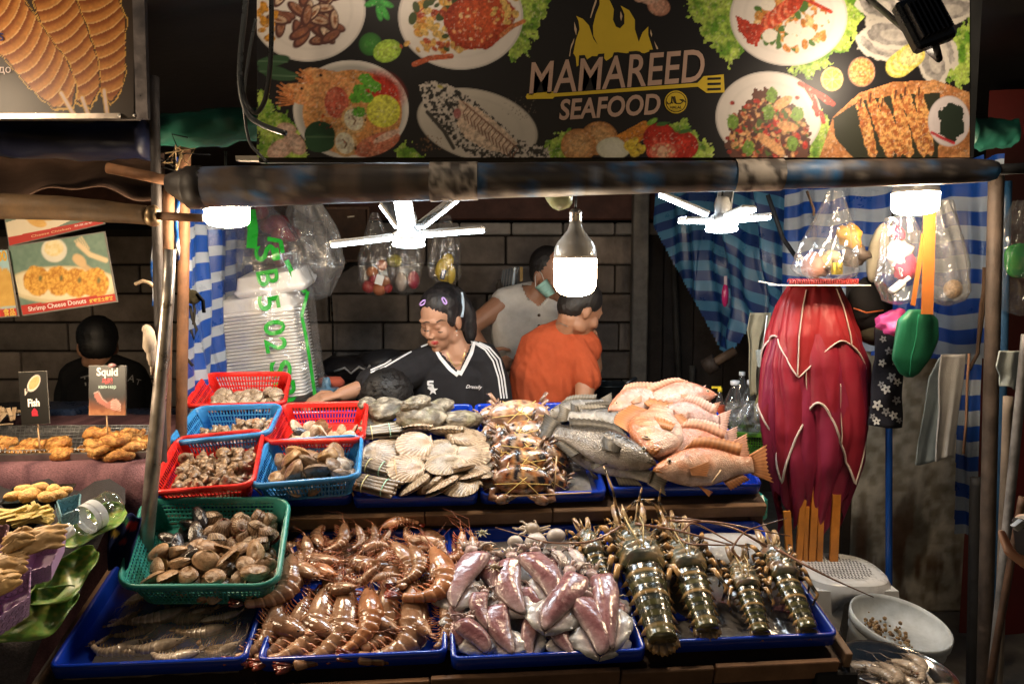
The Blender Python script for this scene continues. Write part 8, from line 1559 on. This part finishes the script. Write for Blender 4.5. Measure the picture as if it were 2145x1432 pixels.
# ---- hanging bags
bagfilm('plastic_bag', [(1748, 400, 26), (1745, 450, 66), (1735, 510, 110), (1728, 560, 130), (1735, 578, 110)], 2.32, FILM, 'clear bag of snacks and a yellow tin hanging above the parasol', seed=4, fold=.12)
for px, py, w, c, l, n_ in ((1705, 560, 22, (.30, .14, .10), 'pinkish wrapped sweet at the bottom of the snack bag', 'sweet'), (1725, 556, 20, (.34, .24, .12), 'brownish snack in the middle of the snack bag', 'snack'), (1740, 540, 16, (.42, .32, .2), 'pale snack above the yellow tin', 'snack'), (1783, 500, 22, (.40, .20, .03), 'orange-yellow packet in the right half of the snack bag', 'packet'), (1792, 535, 20, (.08, .06, .05), 'round dark jar lid at the right of the snack bag', 'jar')):
    m = MB(); q = mmpx(2.34); m.ell(at(px, py, 2.34), (w*q*1.1, .03, w*q), RY(px*.7), 16, 11, c, .9, 34, px % 50); m.build(n_, VIN, label=l, cat=n_)
m = MB(); m.lathe([(.016, 0), (.017, .002), (.017, .036), (.016, .038), (.001, .038)], 20, T(at(1753, 575, 2.28)), (.55, .42, .03)); m.build('tin', MET, label='small yellow tin inside the snack bag', cat='tin')
bagfilm('plastic_bag', [(1885, 455, 50), (1888, 490, 72), (1886, 540, 76), (1882, 590, 92), (1880, 630, 60)], 2.20, FILM, 'knotted clear bag with pink tissue below the right bulb', seed=7, fold=.12)
for px, py, w, c, l, n_ in ((1882, 490, 10, (.55, .02, .06), 'crimson tissue at the top of the knotted bag', 'tissue'), (1893, 562, 20, (.42, .04, .09), 'pink tissue in the middle of the knotted bag', 'tissue'), (1884, 532, 26, (.55, .45, .44), 'white paper in the knotted bag', 'paper')):
    m = MB(); q = mmpx(2.22); m.ell(at(px, py, 2.22), (w*q*1.1, .025, w*q*1.2), RY(px*.3), 18, 12, c, .9, 36, px % 50); m.build(n_, CLO, label=l, cat=n_)
p0 = at(1866, 612, 2.17); p1 = at(1900, 585, 2.17); m = MB(); m.lathe([(.012, 0), (.013, .004), (.013, .045), (.006, .052), (.007, .07)], 14, frame(p0, np.cross(p1-p0, (0, -1, 0)), p1-p0), (.62, .6, .58)); m.build('small_bottle', PLA, label='little white bottle at the bottom of the knotted bag', cat='bottle')
m = MB(); m.ell(at(1838, 530, 2.38), (.030, .03, .10), RY(.15), 16, 11, (.50, .46, .36), .15, 12, 2); m.build('cloth_bag', CLO, label='cream patterned cloth bag behind the knotted bag', cat='bag'); bagfilm('plastic_bag', [(1965, 420, 50), (1972, 480, 70), (1980, 550, 84), (1985, 610, 88), (1984, 630, 70)], 2.30, MILK, 'long milky crinkled bag of bread right of the orange strap', seed=9, fold=.12); m = MB(); m.ell(at(1996, 605, 2.31), (.028, .03, .032), None, 14, 9, (.50, .30, .14), .1, 20); m.build('bread_roll', FRY, label='round bread roll at the bottom of the milky bag', cat='bread')
bagfilm('plastic_bag', [(2150, 420, 40), (2140, 500, 90), (2135, 580, 110), (2140, 650, 80)], 2.25, FILM, 'clear bag with a green packet at the right edge', seed=11); m = MB(); m.ell(at(2135, 545, 2.27), (.05, .02, .06), None, 14, 9, (.02, .20, .04), .3, 20, 4); m.build('green_packet', VIN, label='green packet in the bag at the right edge', cat='packet')
# black backpack, pink pouch, green bag on orange strap, floral bag
t = thing('backpack', 'small black backpack with olive base hanging beside the parasol', 'backpack', at(1830, 705, 2.40)); m = MB(); m.ell(at(1822, 640, 2.42), (.075, .05, .095), None, 20, 13, (.014, .013, .014), .12, 16, 1); m.build('bag_body', CLO, t); m = MB(); m.ell(at(1836, 700, 2.42), (.06, .045, .04), None, 16, 10, (.05, .045, .03), .1, 16, 2); m.build('olive_base', CLO, t); m = MB(); m.tube([at(1788, 645, 2.365), at(1815, 655, 2.36), at(1850, 650, 2.365)], .0025, 5, (.5, .12, .03)); m.build('orange_zip', PLA, t); m = MB(); m.tube([at(1800, 600, 2.40), at(1850, 560, 2.42), at(1872, 440, 2.44), at(1878, 380, 2.44)], .006, 6, (.012, .012, .012), flat=.4); m.build('strap', CLO, t)
m = MB(); q = mmpx(2.2); m.ell(at(1870, 680, 2.22), (34*q, .035, 25*q), RY(.1), 26, 16, (.46, .05, .20), .7, 40, 5); m.build('pink_pouch', VIN, label='crumpled hot pink pouch next to the green bag', cat='pouch')
t = thing('shoulder_bag', 'green leather bag hanging on a broad orange strap', 'bag', at(1918, 790, 2.12)); GB = [(1925, 648, 40), (1922, 670, 84), (1918, 710, 92), (1908, 750, 80), (1905, 782, 40), (1906, 790, 14)]; a_ = np.linspace(0, 2*pi, 28, endpoint=False); Rg = []
for s_ in np.linspace(0, 1, 22): x, y, w = [np.interp(s_, np.linspace(0, 1, 6), np.array(GB)[:, j]) for j in range(3)]; c_ = at(x, y, 2.14); r_ = w/2*mmpx(2.14); k = 1-.22*np.exp(-((a_-4.5)/.35)**2)+.05*np.sin(a_*5+s_*6); Rg.append(np.c_[c_[0]+r_*np.cos(a_)*k, c_[1]+.5*r_*np.sin(a_)*k*.7, np.full(28, c_[2])])
m = MB(); m.loft(Rg, (.006, .11, .052)); m.build('bag_body', VIN, t)
for f, n_ in (((1948, 430, 1942, 658, 24), 'strap'), ((1935, 490, 1912, 640, 9), 'strap')): m = MB(); m.bar(at(f[0], f[1], 2.13), at(f[2], f[3], 2.09), f[4]*mmpx(2.12), .004, up=(0, -1, 0), col=(.24, .075, .013)); m.build(n_, CLO, t)
m = MB(); m.tube([np.array(r_)[20]+np.array([0, -.004, 0]) for r_ in Rg[2:-2]], .0014, 5, (.015, .17, .085)); m.build('seam', CLO, t)
t = thing('floral_bag', 'black cloth pouch printed with white flowers, tied to the blue pole', 'bag', at(1852, 900, 2.3)); C_ = [(1836, 690), (1892, 700), (1890, 895), (1818, 890)]; q_ = [at(x, y, 2.30) for x, y in C_]; f = lambda u, v: q_[0]*(1-u)*(1-v)+q_[1]*u*(1-v)+q_[2]*u*v+q_[3]*(1-u)*v
m = MB(); G = np.array([[f(u, v)+np.array([0, -.02*sin(u*pi)*(.4+v)+.004*sin(v*14+u*5), 0]) for u in np.linspace(0, 1, 14)] for v in np.linspace(0, 1, 20)]); m.grid(G[::-1], (.012, .012, .018), thick=.02); m.build('pouch', CLO, t); bvp = BVHTree.FromPolygons([Vector(v) for v in m.arr()[0]], m.f)
m = MB(); r = R(2)
for px, py, s_ in ((1868, 790, 11), (1856, 815, 11), (1878, 838, 10), (1838, 848, 12), (1856, 862, 10), (1872, 870, 10), (1848, 760, 9), (1880, 800, 9), (1836, 882, 9), (1862, 735, 9), (1850, 710, 8), (1846, 805, 8), (1875, 760, 7), (1828, 872, 7), (1884, 880, 7)):
    pt = [(0, 0)]+[(s_*(.75+.25*cos(5*q))*cos(q), s_*(.75+.25*cos(5*q))*sin(q)) for q in np.linspace(0, 2*pi, 30, endpoint=False)]; decal_verts(m, bvp, pt, [(0, 1+k, 1+(k+1) % 30) for k in range(30)], px, py, r.rand()*60, (.45, .44, .42) if r.rand() > .35 else (.22, .22, .23), .003)
    pt = [(s_*.2*cos(q), s_*.2*sin(q)) for q in np.linspace(0, 2*pi, 8, endpoint=False)]; decal_verts(m, bvp, pt, [tuple(range(8))], px, py, 0, (.012, .012, .018), .004)
m.build('flower_print', CLO, t)
post(down(1862, 690, 1862, 1238, 2.36), .011, (.012, .075, .36), GLO, 'bright blue broom pole leaning on the concrete wall', seed=3)
# grey cloths and towel
def drape(P_, Y, col, name, label, cat, folds=5, amp=.014, seed=0, m_=CLO):
    """P_: rows (y, x left, x right) down the cloth"""
    P_ = np.array(P_, float); G = []
    for v in np.linspace(0, 1, 26):
        y = np.interp(v, np.linspace(0, 1, len(P_)), P_[:, 0]); x0 = np.interp(v, np.linspace(0, 1, len(P_)), P_[:, 1]); x1 = np.interp(v, np.linspace(0, 1, len(P_)), P_[:, 2])
        G.append([at(x0+(x1-x0)*u, y+6*sin(u*folds*3+seed)*v, Y)+np.array([0, -amp*(sin(u*folds*2*pi+seed+v)+.22*sin(u*folds*4.6*pi+v*5))*(.4+.6*v), 0]) for u in np.linspace(0, 1, 40)])
    m = MB(); q = np.array(G).reshape(-1, 3); m.grid(G[::-1], mix(np.array(col)*.8, np.array(col)*1.1, fbm(q*14, seed)).reshape(26, 40, 3)[::-1], thick=.005); m.build(name, m_, label=label, cat=cat)
drape([(748, 1968, 2008), (790, 1945, 1996), (860, 1935, 1984), (930, 1922, 1972), (968, 1918, 1968)], 2.30, (.22, .27, .30), 'cloth', 'blue-grey cloth hanging left of the other grey cloth', 'cloth', 1.1, .004, 1); drape([(742, 1972, 2024), (790, 1966, 2020), (860, 1968, 2010), (930, 1962, 2002), (962, 1962, 2000)], 2.26, (.34, .33, .32), 'cloth', 'warm grey cloth hanging beside the dangling tarpaulin strip', 'cloth', 1.3, .004, 2); drape([(735, 2096, 2143), (770, 2090, 2145), (790, 2100, 2140), (815, 2098, 2136)], 1.98, (.28, .31, .30), 'towel', 'small frayed grey towel thrown over the poles at the right edge', 'towel', 1, .008, 4)
drape([(655, 1572, 1616), (690, 1566, 1612), (720, 1572, 1600), (790, 1572, 1590), (830, 1576, 1590)], 2.62, (.27, .23, .15), 'rag', 'beige rag hanging left of the parasol', 'rag', 1.3, .009, 3); drape([(820, 1590, 1606), (850, 1578, 1604), (880, 1580, 1600)], 2.6, (.24, .20, .09), 'rag', 'olive rag end below the beige one', 'rag', 1, .01, 6)
m = MB(); m.tube([at(1607, 660, 2.55), at(1598, 735, 2.55)], .003, 6, (.6, .6, .58)); m.box((0, 0, 0), (.022, .012, .06), T(at(1592, 750, 2.55))@RY(-.15), (.40, .42, .38)); m.build('scraper', PLA, label='small white handled scraper hanging with the beige rag', cat='scraper')
m = MB(); m.tube([at(1520, 578, 3.3), at(1520, 598, 3.3)], .008, 8, (.5, .4, .45)); m.ell(at(1519, 618, 3.3), (.016, .016, .055), None, 12, 9, (.42, .02, .12)); m.build('pink_bottle', GLO, label='slim pink bottle hanging on the dark tarpaulin', cat='bottle')
m = MB(); m.tube([at(1482, 768, 3.2), at(1540, 735, 3.2)], .022, 10, (.06, .035, .02)); m.tube([at(1478, 770, 3.22), at(1500, 757, 3.2)], .04, 10, (.03, .02, .015)); m.build('wooden_handle', WOO, label='dark wooden handle leaning behind the fish', cat='handle')
# bottles behind the fish
def bottle(px, py, Y, h, r_, cols, label, cap=(.6, .6, .6), fill=None, lab=None):
    p = at(px, py, Y); t = thing('bottle', label, 'bottle', p); pr = [(r_*.9, 0), (r_, .01), (r_, h*.5), (r_*.96, h*.58), (r_*.5, h*.82), (r_*.34, h*.88), (r_*.34, h*.93)]; m = MB(); m.lathe(pr, 22, T(p), cols); m.build('glass', BOT, t)
    if fill: m = MB(); m.lathe([(r_*.85, .004), (r_*.93, .012), (r_*.93, h*.42), (.001, h*.421)], 18, T(p), fill); m.build('liquid', GLO, t)
    m = MB(); m.lathe([(r_*.40, h*.92), (r_*.42, h*.925), (r_*.42, h*1.0), (r_*.38, h*1.005)], 16, T(p), cap); m.build('cap', PLA, t)
    if lab: m = MB(); m.lathe([(r_*1.02, h*.32), (r_*1.02, h*.62)], 20, T(p), lab, cap=False); m.build('paper_label', PAP, t); m = MB(); m.box((0, 0, 0), (.034, .008, .007), T(p+np.array([-.014, 0, h*1.02])), cap); m.build('flip_lid', PLA, t)
bottle(1506, 905, 2.62, .165, .020, (.2, .1, .05), 'small sauce bottle with a yellow cap and red label', (.62, .46, .03), (.05, .012, .008), (.42, .07, .03)); bottle(1537, 905, 2.72, .20, .042, (.5, .4, .4), 'plastic bottle half full of dark sauce', (.62, .62, .64), (.028, .010, .008)); bottle(1572, 900, 2.70, .19, .044, (.7, .7, .7), 'empty clear bottle beside the dark sauce', (.62, .62, .64)); bottle(1552, 870, 2.9, .18, .03, (.7, .7, .7), 'third clear bottle standing behind the other two', (.6, .62, .66))
bagfilm('plastic_bag', [(1560, 842, 60), (1560, 868, 84), (1560, 905, 90)], 2.6, MILK, 'crumpled clear bag of herbs behind the fish', seed=12, fold=.2); m = MB(); r = R(3)
for k in range(60): p = at(1555+r.randn()*16, 900+r.randn()*9, 2.6); d = r.randn(3)*.012; m.add([p-d, p+np.array([d[2], d[0], d[1]]), p+d, p-np.array([d[2], d[0], d[1]])*.6], [(0, 1, 2, 3)], mix((.06, .12, .02), (.22, .24, .06), r.rand()))
m.build('herbs', LEA, kind='stuff')
t = thing('green_crate', 'lime green lattice crate between the fish and the parasol', 'crate', at(1575, 960, 2.6)); C0 = at(1540, 908, 2.55); C1 = at(1606, 912, 2.55); m = MB(); m.bar(C0, C1, .012, .014, col=(.16, .38, .04)); m.build('rim', PLA, t); m = MB()
for k in range(13): p = C0+(C1-C0)*k/12; m.bar(p, p+np.array([0, .004, -.075]), .0022, col=(.14, .34, .03))
for k in range(1, 8): d = np.array([0, .002, -.0095*k]); m.bar(C0+d, C1+d, .0022, col=(.14, .34, .03))
m.box((C0+C1)/2+np.array([0, .10, -.08]), (C1[0]-C0[0], .2, .01), col=(.12, .3, .03)); m.build('lattice', PLA, t)
# stool, bucket, bowl, tub, boxes
t = thing('stool', 'white plastic stool with a perforated round seat beside the lobsters', 'stool', at(1768, 1400, 2.30)); s0 = at(1758, 1190, 2.30); sz = s0[2]; w = .128
def sq_(r_, z, k=1.0): return [(s0[0]+r_*np.sign(cos(q))*abs(cos(q))**k, s0[1]+r_*np.sign(sin(q))*abs(sin(q))**k, z) for q in np.linspace(0, 2*pi, 48, endpoint=False)]
m = MB(); m.loft([sq_(w*1.05, sz-.004, .74), sq_(w*1.0, sz+.003, .8), sq_(w*.86, sz+.006, 1), sq_(w*.80, sz+.003, 1), sq_(w*.02, sz+.003, 1)], (.62, .61, .60), cap=False); m.build('seat', PLA, t); m = MB(); ang = .4
for i in range(-11, 12):
    for j in range(-7, 8):
        x = i*.0108+(j % 2)*.004; y = j*.0165
        if x*x+y*y < (w*.74)**2: m.box((s0[0]+x, s0[1]+y, sz+.0042), (.0034, .0100, .0012), None, (.10, .095, .09))
m.build('perforations', PLA, t)
for sx in (-1, 1):
    for sy in (-1, 1):
        P0 = np.array([s0[0]+sx*w*.80, s0[1]+sy*w*.80, sz-.02]); P1 = np.array([s0[0]+sx*w*1.2, s0[1]+sy*w*1.2, .2]); m = MB(); m.loft([[P0*(1-u)+P1*u+np.array([(sx*a_-.0)*(.075-.03*u), (sy*b_)*(.075-.03*u), 0]) for a_, b_ in ((.35, .35), (-.9, .35), (-.9, .15), (.15, .15), (.15, -.9), (.35, -.9))] for u in (0, .3, 1)], (.60, .59, .58), smooth=False); m.build('leg', PLA, t)
q_ = np.linspace(0, 2*pi, 48, endpoint=False); lo = [(x*1.0, y*1.0, sz-.035-.085*abs(sin(2*a_))**1.4*1.0) for (x, y, z), a_ in zip(sq_(w*1.13, 0, .66), q_)]; m = MB(); m.loft([sq_(w*1.04, sz-.003, .74), sq_(w*1.10, sz-.022, .68), lo, [(s0[0]+(x-s0[0])*.98, s0[1]+(y-s0[1])*.98, z) for x, y, z in lo]], (.60, .59, .58), cap=False); m.build('skirt', PLA, t)
bp = at(1886, 1300, 1.98); br = 102*mmpx(1.98); t = thing('bucket', 'dirty white bucket with scraps stuck inside', 'bucket', (bp[0], bp[1], .2)); tl = RX(.16)@RY(.10); Mb = T(bp)@tl; m = MB(); m.lathe([(br*.80, -.40), (br*.92, -.06), (br*.955, -.055), (br*.955, -.03), (br*.95, -.028), (br*1.0, -.024), (br*1.0, 0), (br*.965, .002), (br*.955, -.012), (br*.80, -.050), (.001, -.052)], 40, Mb, (.40, .43, .45)); m.build('pail', PAI, t)
r = R(9)
for cx, cy, n_ in ((-.055, .02, 46), (-.01, -.02, 26), (.0, .02, 16)):
    m = MB()
    for k in range(n_): p = xf(Mb, (cx+r.randn()*.016, cy+r.randn()*.02, -.046+.012*r.rand()))[0]; m.ell(p, .002+.005*r.rand(), None, 5, 4, mix((.16, .085, .035), (.36, .24, .11), r.rand()))
    tag(m.build('food_scraps', FRY, t), kind='stuff')
m = MB(); m.lathe([(.013, -.01), (.014, .0), (.013, .008), (.001, .009)], 14, Mb@T((-.055, -.055, -.044))@RX(.7), (.03, .28, .5)); m.build('blue_disc', PLA, label='bright blue bottle cap lying in the dirty bucket', cat='lid')
bo = at(1880, 1402, 1.74); R0 = 118*mmpx(1.74); t = thing('steel_bowl', 'steel bowl of whole shrimps at the bottom right corner', 'bowl', bo-np.array([0, 0, .10])); Mb = T(bo)@RY(.07); m = MB(); m.lathe([(R0*.45, -.085), (R0*.75, -.055), (R0*.95, -.01), (R0*1.02, .002), (R0*1.02, .006), (R0*.99, .004), (R0*.93, -.008), (R0*.72, -.050), (R0*.40, -.078), (.001, -.08)], 48, Mb, (.50, .46, .42)); m.build('bowl', mat('steel', .22, .15, 8, .06, 30, metal=1, rvar=.1), t)
for i in range(14): p = xf(Mb, (rnd(-.085, .085), rnd(-.09, .06), -.035+.003*i))[0]; q = rnd(-2.2, -1); spawn('shrimp', PRW[i % 2], frame(p-np.array([cos(q), sin(q), 0])*.04, (cos(q), sin(q), .1), (0, -.4, 1), .115)@S(1, 1.2, 1.2), 'pale whole shrimp in the steel bowl at the bottom right', 'shrimp', 'shrimps in the steel bowl')
m = MB(); m.box((bo[0], bo[1], (bo[2]-.1+.2)/2), (.2, .2, bo[2]-.3), col=(.015, .015, .017), bev=.01); m.build('black_crate', PLA, label='black crate under the steel bowl', cat='crate')
m = MB(); p = at(1520, 1068, 2.25); m.box((p[0], 2.35, p[2]), (.28, .2, .09), col=(.015, .20, .17), bev=.015); m.build('teal_tub', PLA, label='teal plastic tub under the fish end of the shelf', cat='tub')
for px, py, w, c, l in ((1480, 1440, .40, (.42, .37, .36), 'pale box standing under the lobster end of the table'), (980, 1075, .06, (.5, .5, .52), 'scrap of white plastic under the shelf'), (690, 1076, .10, (.12, .04, .03), 'strip of red cardboard under the shelf')):
    m = MB(); Y_ = 1.72 if py > 1300 else 2.02; p = at(px, py, Y_); h_ = .22 if py > 1300 else .03; m.box((p[0], Y_+.1, p[2]-h_*.3), (w, .2, h_), col=c, bev=.006); m.build('box', PAP, label=l, cat='box')
m = MB(); p = at(1688, 1420, 1.68); m.ell(p, (.02, .02, .06), None, 12, 9, (.5, .49, .46), .3, 30, 2); m.build('rag', CLO, label='white rag hanging under the table corner', cat='rag')
m = MB(); G = np.array([[(x, 2.75+.03*sin(x*9), z) for x in np.linspace(1.78, 2.6, 12)] for z in np.linspace(.2, 2.3, 12)]); m.grid(G, (.10, .008, .008)); m.build('red_curtain', VIN, label='dark red cloth at the far right edge', cat='curtain')
